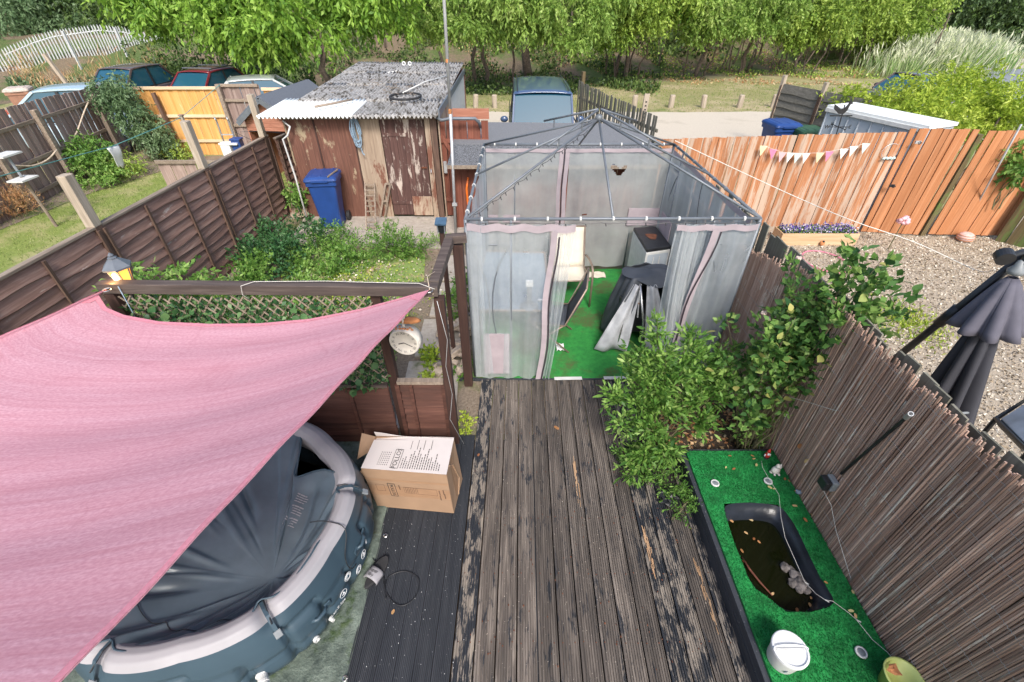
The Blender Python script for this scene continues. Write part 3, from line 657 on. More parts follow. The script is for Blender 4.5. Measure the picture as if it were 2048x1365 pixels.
# ---------------- bollards along the verge ----------------
for i, (px, py) in enumerate([(990, 215), (1268, 216), (1341, 215), (1406, 215), (1478, 215), (1545, 214), (951, 214)]):
    q = G(px, py, GZ + .02)
    where = ['just left of the blue car', 'left of the pale number post', 'right of the pale number post', 'in the middle of the visible row', 'second from the right end', 'at the right end of the row', 'half hidden behind the corner of the old shed'][i]
    T = thing('bollard', q, 'short grey timber bollard, ' + where, 'bollard', 'timber bollards along the verge')
    ln = random.uniform(-.03, .06)
    MB().tube([q - Vector((0, 0, .1)), q + Vector((ln, 0, .44)), q + Vector((ln, 0, .47))], [.11, .11, .09], 12).build('shaft', M['post_pale'], T, smooth=False)
from mathutils.geometry import tessellate_polygon
_fonts = {}
def text(name, body, size, mat, parent, loc, M3, depth=.0006, align='CENTER', kern=1.0):
    """printed lettering: flat letters lying on the surface whose axes are the columns of M3"""
    cu = bpy.data.curves.new(name, 'FONT'); cu.body = body; cu.size = size; cu.extrude = depth; cu.align_x = align; cu.align_y = 'CENTER'; cu.space_character = kern; cu.resolution_u = 2
    o = bpy.data.objects.new(name, cu); COL.objects.link(o); dg = bpy.context.evaluated_depsgraph_get(); me = bpy.data.meshes.new_from_object(o.evaluated_get(dg))
    bpy.data.objects.remove(o); me.name = name; me.materials.clear(); me.materials.append(mat)
    o = bpy.data.objects.new(name, me); COL.objects.link(o); o.parent = parent
    mw = M3.to_4x4(); mw.translation = Vector(loc) - WO[parent]; o.matrix_local = mw; WO[o] = Vector(loc); return o
def axes(x, y):
    x = Vector(x).normalized(); y = Vector(y); y = (y - x * x.dot(y)).normalized(); z = x.cross(y); return Matrix((x, y, z)).transposed()
# ---------------- right boundary: old boards with a split-reed screen in front ----------------
board_fence('board_fence', 'old grey green board fence standing behind the reed screen', (2.69, 9.3), (2.69, -.9), -.1, 1.55, 1.79, .13, M['board_grey'], (-1, 0), rails=(1.4,), topvar=.03, lean=.02, prail=.03,
            zcurve=lambda t: 1.54 + .285 * sst(0, .5, t))
T = thing('reed_screen', (2.58, 2, 0), 'split reed screen wired along the right side of the deck', 'screen')
protos = []
for k in range(6):
    b = MB(); pts = []; n = 6; ph = random.random() * 6; am = random.uniform(.002, .005)
    pts = [Vector((am * .3 * math.sin(ph + i), am * math.sin(ph + i * .9), i / n)) for i in range(n + 1)]
    b.tube(pts, [.0062 * random.uniform(.92, 1.08) for _ in pts], 5)
    protos.append(b.build('reed', M['reed'], T, loc=(2.58, 0, 0), local=True))
def reed_top(y): return (1.83 if y < 3.68 else lerp(1.79, 1.54, min(1, (y - 3.68) / .93))) - .0 * y
y = 3.74; i = 0; rest = MB()
while i < 300:
    z0 = .2 if y < 2.9 else -.02
    h = reed_top(y) - z0 + random.uniform(-.05, .045) - (.12 if random.random() < .05 else 0)
    loc = (2.58 + random.uniform(-.006, .006), y, z0)
    if i < 6:
        o = protos[i]; o.location = Vector(loc) - WO[T]
    else: o = inst('reed', protos[i % 6], loc, T)
    o.scale = (random.uniform(.8, 1.25), random.uniform(.8, 1.25), h); o.rotation_euler = (random.uniform(-.004, .004), random.uniform(-.003, .003), random.random() * 6)
    y -= .0128 * random.uniform(.75, 1.2); i += 1
yend = y
for i in range(430):   # a second layer laid close behind the first
    y = lerp(4.7, -.9, i / 429); z0 = .2 if y < 2.9 else -.02; h = reed_top(y) + random.uniform(-.09, .0)
    rest.tube([(2.598, y, z0), (2.598, y + random.uniform(-.008, .008), h)], .0068, 4)
for rg in ((3.75, 4.75), (-1.1, yend)):
    y = rg[0]
    while y < rg[1]:
        z0 = .2 if y < 2.9 else -.02; h = reed_top(y) + random.uniform(-.05, .04)
        rest.tube([(2.58 + random.uniform(-.006, .006), y, z0), (2.58, y + random.uniform(-.008, .008), lerp(z0, h, .5)), (2.58, y + random.uniform(-.01, .01), h)], .006, 5); y += .0118
tag(rest.build('reed_mat', M['reed'], T), kind='stuff')
for z in (.40, .60, .80, 1.0, 1.2, 1.40, 1.60, 1.74):
    b = MB(); off = random.uniform(-.02, .02)
    pts = [Vector((2.572 + .004 * math.sin(y_ * 260), y_, z + off + .012 * math.sin(y_ * 2 + z * 9))) for y_ in np.arange(-.6, 4.5 if z < 1.5 else 3.65, .012)]
    b.tube(pts, .0012, 4, caps=False).build('binding_wire', M['galv'], T)
pts = [XP(1682, 948, 2.56), XP(1740, 898, 2.56), XP(1812, 836, 2.565), XP(1822, 828, 2.48)]
T = thing('cable_conduit', pts[0], 'black cable conduit running up the reed screen from the junction box', 'conduit'); MB().tube(pts, .011, 8).build('pipe', M['black'], T, smooth=True)
MB().tube([pts[2], pts[3]], .016, 8).build('clip', M['galv'], T)
# ---------------- raised pond with green turf ----------------
PZ = .22
X0, X1, Y0, Y1 = 1.705, 2.566, -.6, 2.88
hole_px = [(270, 400), (410, 392), (560, 405), (600, 440), (650, 510), (690, 590), (730, 680), (790, 800), (850, 890), (868, 930), (840, 960), (740, 985), (610, 985), (560, 950), (500, 900), (440, 860), (400, 800), (370, 720), (325, 610), (290, 500), (272, 440)]
hole = [G(1348 + x_ / 2.703, 860 + y_ / 2.703, PZ) for x_, y_ in hole_px]
pond = thing('raised_pond', (2.1, 1.6, 0), 'raised garden pond in a black timber box topped with green artificial turf', 'pond')
outer = [Vector((X0, Y0, PZ)), Vector((X1, Y0, PZ)), Vector((X1, Y1, PZ)), Vector((X0, Y1, PZ))]
allv = outer + hole; tri = tessellate_polygon([outer, hole]); b = MB()
fs = []
for t_ in tri:
    a_, b_, c_ = [allv[i_] for i_ in t_]
    fs.append(tuple(t_) if (b_ - a_).cross(c_ - a_).z > 0 else tuple(reversed(t_)))
b.add(allv, fs)
nO = len(outer)
for ring, off in ((outer, 0),):
    b.add([p - Vector((0, 0, 0)) for p in ring] + [p - Vector((0, 0, .03)) for p in ring], [(i, (i + 1) % 4, 4 + (i + 1) % 4, 4 + i) for i in range(4)])
b.build('turf_top', M['turf'], pond)
def inside(poly, x_, y_):
    c_ = False; n = len(poly)
    for i in range(n):
        a_, b_ = poly[i], poly[i - 1]
        if (a_.y > y_) != (b_.y > y_) and x_ < (b_.x - a_.x) * (y_ - a_.y) / (b_.y - a_.y + 1e-12) + a_.x: c_ = not c_
    return c_
P = []
while len(P) < 34000:
    x_, y_ = random.uniform(X0, X1), random.uniform(.1, Y1)
    if not inside(hole, x_, y_): P.append((x_, y_, PZ))
P = np.array(P); D = rng.normal(size=P.shape) * .45; D[:, 2] = 1
patch = .5 + .5 * np.sin(P[:, 0] * 7 + 2 * np.sin(P[:, 1] * 5)) * np.sin(P[:, 1] * 4 + 1)
tag(leaves('turf_pile', P, D, .014, .005, M['turf_blade'], pond, tint=patch * .55 + rng.random(len(P)) * .45), kind='stuff')
for i, z in enumerate((.045, .15)):
    MB().box((X0 - .022, (Y0 + Y1) / 2, z), (.04, Y1 - Y0, .098)).build('side_board', M['deck_dark'], pond, bevel=.004)
    MB().box(((X0 + X1) / 2, Y1 + .022, z), (X1 - X0 + .08, .04, .098)).build('side_board', M['deck_dark'], pond, bevel=.004)
cen = sum(hole, Vector()) / len(hole)
def liner_ring(s_l, s_r, z, up=0):
    out = []
    for i, p in enumerate(hole):
        rgt = i in range(2, 11) or i in (0, 1)
        s_ = s_r if rgt else s_l
        out.append(Vector((lerp(p.x, cen.x, s_), lerp(p.y, cen.y, s_ * .7), z + (random.uniform(-.006, .006)))))
    return out
R4 = [liner_ring(-.015, -.015, PZ + .004), liner_ring(.02, .06, PZ - .03), liner_ring(.03, .20, PZ - .07), liner_ring(.04, .26, PZ - .16), liner_ring(.2, .4, PZ - .32)]
R4[0] = [Vector((p.x, p.y, PZ + .003)) for p in hole]
b = MB(); n = len(hole); vs = [p for r_ in R4 for p in r_]
b.add(vs, [(j * n + i, j * n + (i + 1) % n, (j + 1) * n + (i + 1) % n, (j + 1) * n + i) for j in range(4) for i in range(n)] + [tuple(4 * n + i for i in range(n))])
b.build('liner', M['liner'], pond, smooth=True, sub=2)
m, t, bs = nodes('dark_pond_water'); bs.inputs['Base Color'].default_value = (.006, .0075, .002, 1); bs.inputs['Roughness'].default_value = .06; bs.inputs['Specular IOR Level'].default_value = .35; M['water'] = m
bump(t, bs, noise(t, mapped(t), 7, 2), .12, .004)
MB().add([Vector((lerp(p.x, cen.x, -.02), lerp(p.y, cen.y, -.0), PZ - .135)) for p in liner_ring(.02, .2, 0)], [tuple(range(n))]).build('pond_water', M['water'], pond)
b = MB()
T = thing('pond_rock', G(1595, 1145, .09), 'cluster of wet lichened rocks breaking the pond surface', 'rocks')
for px, py, r_ in ((1570, 1135, .035), (1583, 1140, .03), (1592, 1152, .045), (1600, 1168, .05), (1585, 1166, .035), (1612, 1180, .035), (1598, 1178, .03)):
    MB().ico(G(px, py, .10), (r_, r_ * 1.1, r_ * .8), lumpy=.22, n=8, m=6).build('stone', M['rock'], T, smooth=False)
T = thing('floating_stick', G(1515, 1150, .09), 'reddish wet stick floating along the left side of the pond', 'stick')
MB().tube([G(1484, 1115, .095), G(1500, 1140, .105), G(1520, 1165, .10), G(1545, 1192, .095)], [.006, .009, .008, .004], 7).build('branch', M['gate_red'], T, smooth=True)
# turf-top lights
for px, py, lab in ((1430, 967, 'round flush light disc in the turf near the left edge of the pond top'), (1536, 963, 'round flush light disc in the turf below the white cat figurine'), (1722, 1305, 'round flush light disc in the turf right of the white bucket')):
    p = G(px, py, PZ + .012); T = thing('deck_light', p, lab, 'light disc')
    MB().lathe([(.0, .008), (.024, .008), (.026, .006)], p, 20).build('lens', M['grey'], T, smooth=True)
    MB().lathe([(.026, .004), (.027, .01), (.036, .009), (.040, .0)], p, 24).build('rim', M['offwhite'], T, smooth=True)
# bucket
p = G(1567, 1345, PZ) + Vector((0, .03, .005)); p = Vector((1.815, 1.125, PZ + .004)); T = thing('bucket', p, 'white plastic bucket with lid and handle standing on the green turf', 'bucket')
MB().lathe([(0, 0), (.088, 0), (.09, .004), (.107, .17), (.107, .172)], p, 32).build('tub', M['offwhite'], T, smooth=True)
MB().lathe([(.108, .155), (.113, .156), (.113, .178), (.108, .182), (.100, .182), (.098, .172), (0, .1725)], p, 32).build('lid', M['white'], T)
MB().bar(p + Vector((-.095, 0, .177)), p + Vector((.095, 0, .177)), .012, .006).build('lid_grip', M['offwhite'], T)
MB().tube([p + Vector((.112 * math.cos(a_), .112 * math.sin(a_) * .2 - .0, .186 + .0 * a_)) for a_ in np.linspace(-.3, math.pi + .3, 16)], .004, 6).build('handle', M['white'], T, smooth=True)
MB().lathe([(0, .001), (.018, .001)], p + Vector((-.03, -.092, .06)), 16, M=Matrix.Rotation(math.radians(96), 3, 'X')).build('sticker', M['rope_blue'], T)
# plant pot at the bottom edge
p = Vector((2.47, .975, PZ)); T = thing('plant_pot', p, 'yellow green plastic pot at the bottom right corner of the turf', 'pot')
MB().lathe([(0, 0), (.08, 0), (.105, .15), (.115, .152), (.115, .162), (.1, .16), (.09, .1), (0, .09)], p, 28).build('bowl', plain('lime_plastic', (.52, .58, .18), rough=.4, var=.08), T, smooth=True)
MB().ico(p + Vector((-.055, .04, .172)), (.045, .03, .012), lumpy=.5, n=7, m=4).build('dead_leaf', M['orange_rust'], T)
# figurines
p = G(1532, 915, PZ); T = thing('garden_gnome', p, 'small garden gnome with red pointed hat and white beard', 'gnome')
MB().lathe([(.028, 0), (.03, .006), (.022, .01)], p, 14).build('base', M['black'], T); MB().lathe([(.02, .01), (.026, .03), (.02, .055), (.012, .062)], p, 14).build('coat', plain('red_paint', (.45, .03, .02), rough=.5), T, smooth=True)
MB().ico(p + Vector((0, 0, .074)), .016, n=10, m=8).build('head', plain('skin_paint', (.62, .36, .26), rough=.5), T, smooth=True); MB().lathe([(.019, .082), (.012, .1), (0, .128)], p, 12).build('hat', M['gnome_hat'] if 'gnome_hat' in M else plain('red_hat_paint', (.55, .03, .02), rough=.5), T, smooth=True)
MB().ico(p + Vector((0, -.014, .06)), (.014, .009, .018), n=8, m=6).build('beard', M['white'], T, smooth=True)
for s_ in (-1, 1): MB().ico(p + Vector((s_ * .024, -.004, .035)), (.008, .008, .018), n=7, m=5).build('arm', M['white'], T, smooth=True)
p = G(1549, 945, PZ); T = thing('cat_figurine', p, 'white seated cat figurine at the foot of the reed screen', 'figurine'); cw = plain('white_ceramic', (.66, .62, .56), rough=.3, var=.15, scale=30)
MB().lathe([(.03, 0), (.04, .02), (.036, .05), (.022, .075)], p, 16, sy=.85).build('body', cw, T, smooth=True); MB().ico(p + Vector((.004, -.008, .096)), (.028, .025, .025), n=12, m=8).build('head', cw, T, smooth=True)
for s_ in (-1, 1):
    MB().lathe([(.009, 0), (0, .02)], p + Vector((.004 + s_ * .016, -.004, .112)), 6).build('ear', cw, T); MB().ico(p + Vector((s_ * .02, -.034, .012)), (.012, .018, .01), n=8, m=5).build('paw', cw, T, smooth=True)
MB().tube([p + Vector((-.035, .01, .01)), p + Vector((-.055, -.01, .02)), p + Vector((-.05, -.03, .03))], [.009, .008, .005], 7).build('tail', cw, T, smooth=True)
p = G(1597, 988, PZ); T = thing('bird_figurine', p, 'blue grey bird figurine on the turf beside the junction box', 'figurine'); bw_ = plain('blue_grey_ceramic', (.20, .26, .33), rough=.4, var=.2)
MB().ico(p + Vector((0, 0, .024)), (.036, .018, .022), n=12, m=8).build('body', bw_, T, smooth=True); MB().ico(p + Vector((-.032, 0, .045)), (.014, .012, .013), n=10, m=7).build('head', bw_, T, smooth=True)
MB().lathe([(.004, 0), (0, .014)], p + Vector((-.044, 0, .045)), 6, M=Matrix.Rotation(-1.57, 3, 'Y')).build('beak', M['orange_rust'], T); MB().bar(p + Vector((.025, 0, .03)), p + Vector((.07, 0, .042)), .02, .008).build('tail', bw_, T)
# junction box on the screen
p = XP(1658, 966, 2.53); T = thing('junction_box', p, 'black and grey weatherproof junction box fixed to the reed screen', 'junction box')
MB().box(p + Vector((-.035, 0, 0)), (.05, .095, .095)).build('cover', M['black'], T, bevel=.01); MB().box(p + Vector((.018, .0, 0)), (.05, .10, .10)).build('back_box', M['grey'], T, bevel=.008)
MB().tube([p + Vector((-.03, 0, -.045)), p + Vector((-.03, 0, -.065))], .014, 10).build('gland', M['grey'], T)
pts = [p + Vector((-.03, 0, -.065))] + [XP(x_, y_, 2.55) for x_, y_ in ((1662, 1010), (1672, 1062), (1690, 1120))] + [G(1705, 1168, PZ + .01), G(1712, 1185, PZ + .01)]
tag(MB().tube(pts, .0022, 6).build('cable', M['wire_white'], smooth=True), 'thin white cable dropping from the junction box down the reed screen', 'cable')
pts = [XP(1516, 862, 2.53), XP(1518, 890, 2.50)] + [G(x_, y_, z_) for x_, y_, z_ in ((1525, 935, .24), (1536, 955, .24), (1558, 990, .24), (1562, 1035, .25), (1570, 1075, .23), (1590, 1120, .18), (1610, 1165, .16), (1632, 1188, .20), (1650, 1200, .235), (1666, 1203, .24), (1700, 1228, .235), (1713, 1240, .235), (1745, 1280, .235), (1775, 1305, .235), (1800, 1338, .235))]
o = MB().tube(pts, .002, 6).build('cable', M['wire_white'], smooth=True); tag(o, 'long thin white cable lying across the pond and the green turf', 'cable')
for k in (8, 10, 13): MB().tube([pts[k], pts[k] + Vector((.02, -.018, .004))], .004, 5).build('clip', M['wire_white'], o)
pts = [XP(1560, 790, 2.54), XP(1600, 800, 2.54), XP(1672, 822, 2.55)]
tag(MB().tube(pts, .0025, 5).build('string', M['wire_white']), 'short pale string tied tight across the reed screen below the rose', 'string')
# dead leaves scattered on the turf, in the pond and on the deck
lm = MB(); L_ = []
for i in range(9):
    a_ = i / 8 * math.pi; L_.append((.5 - .5 * math.cos(a_), .28 * math.sin(a_)))
vs = [(x_ - .5, y_, .10 * y_ + .05 * math.sin(x_ * 6)) for x_, y_ in L_] + [(x_ - .5, 0, 0.0) for x_, y_ in L_[1:-1]] + [(x_ - .5, -y_, .12 * y_ + .05 * math.sin(x_ * 6)) for x_, y_ in L_[1:-1]]
fs = [(i, i + 1, 9 + min(i, 6), 9 + max(0, i - 1)) if 0 < i < 7 else ((0, 1, 9) if i == 0 else (7, 8, 15)) for i in range(8)]
fs += [(9 + i, 9 + i + 1, 16 + i + 1, 16 + i) for i in range(6)] + [(0, 9, 16), (8, 22, 15)]
lm.add(vs, fs); dm = leafmat('dead_leaf_single', [(.34, .13, .05), (.50, .27, .11), (.58, .42, .22), (.52, .46, .20)], .1)
src = None
spots = [(1460, 912, 1), (1452, 935, 1), (1468, 938, 1), (1505, 912, 1), (1513, 930, 1), (1508, 918, 1), (1570, 958, 1), (1578, 962, 1), (1540, 975, 1), (1549, 978, 1), (1590, 1012, 1), (1611, 1040, 1), (1624, 1030, 1), (1706, 1184, 1), (1702, 1222, 1), (1652, 1165, 1), (1711, 1232, 1),
         (1463, 1042, 2), (1502, 1040, 2), (1512, 1035, 2), (1492, 1066, 2), (1508, 1078, 2), (1518, 1084, 2), (1484, 1102, 2), (1489, 1124, 2), (1545, 1188, 2), (1594, 1220, 2), (1620, 1210, 2), (1622, 1196, 2), (1548, 1020, 2)]
nms = ['leftmost near the top edge of the turf', 'under the top left corner of the turf', 'in the pair below the top edge', 'right beside the gnome', 'just below the gnome', 'left of the gnome base', 'below the white cat', 'right below the white cat', 'beside the second light disc', 'below the second light disc', 'left of the bird figurine', 'at the foot of the screen below the bird', 'right of the pond by the screen', 'at the foot of the screen right of the pond', 'near the bottom right rim of the pond', 'on the right rim of the pond', 'between the pond and the right light disc', 'in the top left corner of the pond', 'at the top edge of the pond water', 'near the top of the water beside another', 'upper middle of the water', 'alone in the upper middle water', 'next to the upper middle leaf', 'against the upper left liner', 'above the floating stick', 'at the lower tip of the stick', 'at the bottom rim of the pond', 'right below the rocks', 'right of the rocks', 'at the top right liner']
for (px, py, kd), nm in zip(spots, nms):
    p = G(px, py, PZ + .018 if kd == 1 else PZ - .128); s_ = random.uniform(.026, .042)
    if src is None: o = lm.build('fallen_leaf', dm, loc=p, local=True, smooth=True); src = o
    else: o = inst('fallen_leaf', src, p)
    o.scale = (s_, s_, s_); o.rotation_euler = (random.uniform(-.25, .25), random.uniform(-.25, .25), random.random() * 6.3)
    tag(o, ('curled fallen leaf on the turf, ' if kd == 1 else 'brown leaf floating, ') + nm, 'leaf', 'fallen leaves on the turf' if kd == 1 else 'fallen leaves in the pond')
for px, py, s_, lb in ((1113, 856, .075, 'orange brown fallen leaf in the middle of the deck'), (957, 910, .04, 'small pale fallen leaf at the left edge of the worn deck'), (786, 1224, .04, 'pale fallen leaf on the dark deck boards by the cable loop')):
    o = inst('fallen_leaf', src, G(px, py, .012)); o.scale = (s_,) * 3; o.rotation_euler = (.1, .1, random.random() * 6); tag(o, lb, 'leaf')
for px, py in ((1600, 893), (1614, 922)):
    o = inst('fallen_leaf', src, XP(px, py, 2.565)); o.scale = (.07, .07, .07); o.rotation_euler = (.3, 1.4, random.random() * 3); tag(o, 'orange dead leaf caught on the reed screen, ' + ('upper' if py < 900 else 'lower') + ' of the two', 'leaf', 'leaves caught on the screen')
# ---------------- gazebo ----------------
gz = thing('gazebo', (.97, 5.55, 0), 'grey steel gazebo frame without its roof cloth hung with torn grey net curtains', 'gazebo')
ZB = 2.05
FLc, FRc, BLc, BRc = Vector((-.45, 4.2, ZB)), Vector((2.41, 4.22, ZB)), Vector((-.40, 6.9, ZB)), Vector((2.33, 6.9, ZB))
ap = Vector((.975, 5.57, 2.66)); st_ = M['steelgrey']
for a_, b_ in ((FLc, FRc), (BLc, BRc), (FLc, BLc), (FRc, BRc)): MB().tube([a_, b_], .016, 8).build('eaves_bar', st_, gz, smooth=True)
for p in (FLc, FRc, BLc, BRc, (FLc + FRc) / 2, (BLc + BRc) / 2, (FLc + BLc) / 2, (FRc + BRc) / 2):
    MB().tube([p, ap], .0125, 8).build('roof_bar', st_, gz, smooth=True)
MB().lathe([(.04, -.02), (.045, .02), (.03, .04), (0, .05)], ap, 12).build('hub', st_, gz, smooth=True)
a2 = ap + Vector((0, 0, .10))
for p in (FLc, FRc, BLc, BRc):
    e = a2.lerp(p + Vector((0, 0, .14)), .42); MB().tube([a2 + (e - a2) * .03, e], .012, 7).build('vent_bar', st_, gz, smooth=True)
    for k in (.35, .8):
        q = a2.lerp(e, k); q2 = ap.lerp(p, .42 * k); MB().tube([q, q2], .009, 6).build('stud', st_, gz)
# corner legs with scroll arcs
for c_, dx, dy in ((FLc, 1, 1), (FRc, -1, 1), (BLc, 1, -1), (BRc, -1, -1)):
    MB().tube([c_, Vector((c_.x, c_.y, 0))], .019, 8).build('leg', st_, gz, smooth=True)
    for ux, uy in ((dx, 0), (0, dy)):
        w_ = .44; q = Vector((c_.x + ux * w_, c_.y + uy * w_, ZB)); MB().tube([q, Vector((q.x, q.y, 0))], .012, 7).build('side_post', st_, gz, smooth=True)
        d_ = Vector((ux, uy, 0)); base = Vector((c_.x, c_.y, 0))
        for z in (1.78, .28): MB().tube([base + Vector((0, 0, z)), base + d_ * w_ + Vector((0, 0, z))], .008, 6).build('cross_bar', st_, gz)
        for s_ in (0, 1):
            pts = []
            for k in range(11):
                a_ = -1.25 + 2.5 * k / 10; off = math.cos(a_) * .30 - math.cos(1.25) * .30
                t_ = off if s_ == 0 else w_ - off
                pts.append(base + d_ * t_ + Vector((0, 0, 1.03 + .73 * math.sin(a_) / math.sin(1.25))))
            MB().tube(pts, .007, 6).build('scroll_arc', st_, gz, smooth=True)
def curtain(name, A, B, z0, z1, folds, amp, mat, nrm, topamp=.25, nu=60, nv=26, lean=(0, 0), gather=None, hole=None, sag=0):
    A = Vector((*A, 0)); B = Vector((*B, 0)); nv_ = Vector((*nrm, 0)); ph = random.random() * 6
    b = MB(); P = []; 
    for j in range(nv + 1):
        v = j / nv
        for i in range(nu + 1):
            u = i / nu; uu = u
            if gather: uu = gather(u, v)
            p = A.lerp(B, uu); am = amp * lerp(topamp, 1, min(1, v * 2.2)) * (.7 + .3 * math.sin(v * 3 + u * 5))
            off = am * math.sin(ph + u * folds * 6.283 + .7 * math.sin(v * 4)) + .3 * am * math.sin(u * folds * 15 + v * 3)
            off += lean[0] * v * v
            top = z1 - (sag * abs(math.sin(u * folds * 3.14)) if sag else 0)
            P.append(p + nv_ * off + Vector((lean[1] * v * v, 0, lerp(top, z0, v))))
    fs = []
    for j in range(nv):
        for i in range(nu):
            if hole and hole((i + .5) / nu, (j + .5) / nv): continue
            fs.append((j * (nu + 1) + i, j * (nu + 1) + i + 1, (j + 1) * (nu + 1) + i + 1, (j + 1) * (nu + 1) + i))
    return b.add(P, fs).build(name, mat, gz, smooth=True)
ZC = 2.0
curtain('net_curtain', (-.44, 4.19), (.36, 4.19), .03, ZC, 3.4, .034, M['net_front'], (0, -1), lean=(.03, 0))
curtain('net_curtain', (-.44, 4.175), (-.30, 4.165), .03, ZC, 1, .012, M['net_thin'], (0, -1))
curtain('gathered_curtain', (.36, 4.19), (.62, 4.2), .02, ZC, 4, .045, M['net_front'], (0, -1), lean=(.02, -.10), gather=lambda u, v: lerp(u, .5 + (u - .5) * .55, v))
curtain('gathered_curtain', (1.60, 4.2), (1.92, 4.2), .16, ZC, 3.5, .045, M['net_front'], (0, -1), lean=(0, .12))
curtain('gathered_curtain', (1.66, 4.17), (1.82, 4.17), .2, ZC, 2, .02, M['net'], (0, -1), lean=(0, .16))
curtain('net_curtain', (1.94, 4.2), (2.40, 4.21), .03, ZC, 2.2, .024, M['net_front'], (0, -1))
hb = lambda u, v: ((u - .24) / .10) ** 2 + ((v - (.10 + .02 * math.sin(u * 30))) / .035) ** 2 < 1 or ((u - .10) / .03) ** 2 + ((v - .46) / .008) ** 2 < 1
curtain('net_curtain', (-.38, 6.88), (.70, 6.88), .06, ZC, 2.4, .03, M['net_back'], (0, -1))
curtain('net_curtain', (.84, 6.88), (2.31, 6.88), .10, ZC, 3.2, .035, M['net_back'], (0, -1), nu=110, nv=80, hole=lambda u, v: ((u - .50) / .085) ** 2 + ((v - .155 - .02 * math.sin(u * 40)) / .030) ** 2 < 1 or ((u - .20) / .03) ** 2 + ((v - .52) / .007) ** 2 < 1)
curtain('net_curtain', (-.43, 4.25), (-.39, 6.85), .03, ZC, 5, .035, M['net'], (1, 0))
curtain('net_curtain', (2.395, 4.25), (2.33, 5.55), .05, ZC, 3.2, .04, M['net'], (-1, 0))
curtain('net_curtain', (2.36, 5.6), (2.32, 6.85), .05, ZC, 2.5, .03, M['net'], (-1, 0))
# mauve trims and zips
def strip(name, pts, w, mat, side=(1, 0, 0), th=.0015):
    b = MB(); s_ = Vector(side).normalized() * (w / 2); P = []
    for p in pts: p = Vector(p); P += [p - s_, p + s_]
    b.add(P, [(2 * i, 2 * i + 1, 2 * i + 3, 2 * i + 2) for i in range(len(pts) - 1)])
    o = b.build(name, mat, gz, solid=th); return o
def wav(p, q, n, ax, am, fr=2.):
    p, q, ax = Vector(p), Vector(q), Vector(ax)
    return [p.lerp(q, i / n) + ax * am * math.sin(i / n * fr * 6.28 + 1) for i in range(n + 1)]
strip('trim', wav((.715, 6.865, 2.0), (.70, 6.865, .1), 10, (1, 0, 0), .008), .06, M['mauve']); strip('trim', wav((.80, 6.865, 2.0), (.79, 6.865, .1), 10, (1, 0, 0), .008), .06, M['mauve'])
strip('zip', wav((.757, 6.855, 2.0), (.745, 6.855, .15), 10, (1, 0, 0), .006), .02, M['zip'])
strip('trim', wav((-.44, 4.165, 1.975), (.62, 4.165, 1.965), 26, (0, 0, 1), .012, 4), .075, M['mauve'], (0, 0, 1)); strip('trim', wav((1.60, 4.165, 1.97), (2.39, 4.175, 1.975), 14, (0, 0, 1), .01, 3), .06, M['mauve'], (0, 0, 1))
strip('trim', wav((-.38, 6.86, 1.975), (2.3, 6.86, 1.975), 30, (0, 0, 1), .004, 5), .05, M['mauve'], (0, 0, 1))
strip('trim', wav((2.37, 4.3, 1.97), (2.31, 6.8, 1.97), 20, (0, 0, 1), .006, 3), .06, M['mauve'], (0, 0, 1))
strip('trim', wav((.40, 4.13, 1.95), (.33, 4.12, .04), 16, (1, 0, 0), .015, 1.5), .06, M['mauve']); strip('zip', wav((.445, 4.12, 1.9), (.37, 4.11, .04), 16, (1, 0, 0), .018, 1.5), .018, M['zip'])
strip('trim', wav((1.97, 4.14, 1.97), (1.84, 4.13, .3), 14, (1, 0, 0), .012, 1.3), .07, M['mauve']); strip('zip', wav((2.0, 4.13, 1.95), (1.80, 4.11, .25), 14, (1, 0, 0), .03, 1.3), .016, M['zip'])
strip('zip', wav((2.33, 5.5, 1.95), (2.29, 5.2, .4), 14, (0, 1, 0), .10, 1), .016, M['zip'], (0, 1, 0)); strip('zip', wav((-.40, 5.3, 1.95), (-.38, 5.4, .4), 10, (0, 1, 0), .05, 1), .016, M['zip'], (0, 1, 0))
MB().box((-.18, 4.172, .39), (.30, .012, .60)).build('lower_panel', M['mauve'], gz)
MB().box((-.12, 6.862, .95), (.5, .012, .12)).build('lower_panel', M['mauve'], gz); MB().box((2.06, 6.862, .98), (.48, .012, .28)).build('lower_panel', M['mauve'], gz); MB().box((2.31, 6.5, .98), (.012, .5, .28)).build('lower_panel', M['mauve'], gz)
# clips and a string of small bulbs along the bars
cl = None
def clips(a_, b_, n, mat, r_):
    global cl
    for i in range(n):
        p = a_.lerp(b_, (i + .5) / n); MB().tube([p - (b_ - a_).normalized() * .009, p + (b_ - a_).normalized() * .009], r_, 8).build('clip', mat, gz)
clips(FLc, FRc, 9, M['offwhite'], .024); clips(BLc, BRc, 9, M['offwhite'], .024); clips(FRc, BRc, 8, M['grey'], .022); clips(FLc, BLc, 7, M['offwhite'], .022)
pts = []; bl = []
for i in range(60):
    t_ = i / 59; p = FLc.lerp(ap, t_ * .9) + Vector((.012 * math.sin(i), 0, -.028 - .014 * abs(math.sin(i * .8)))); pts.append(p)
    if i % 3 == 0: bl.append(p)
T = thing('string_lights', FLc, 'dark string of small bulbs wound along the left front roof bar', 'string lights'); MB().tube(pts, .003, 5).build('flex', M['black'], T)
for p in bl: MB().tube([p, p + Vector((.01, -.01, -.028))], .005, 5).build('bulb', M['black'], T)
pts = [FLc.lerp(FRc, i / 59) + Vector((0, -.02, -.03 - .012 * abs(math.sin(i * .7)))) for i in range(60)]
T = thing('string_lights', (FLc + FRc) / 2, 'dark string of small bulbs hanging along the front eaves bar', 'string lights'); MB().tube(pts, .003, 5).build('flex', M['black'], T)
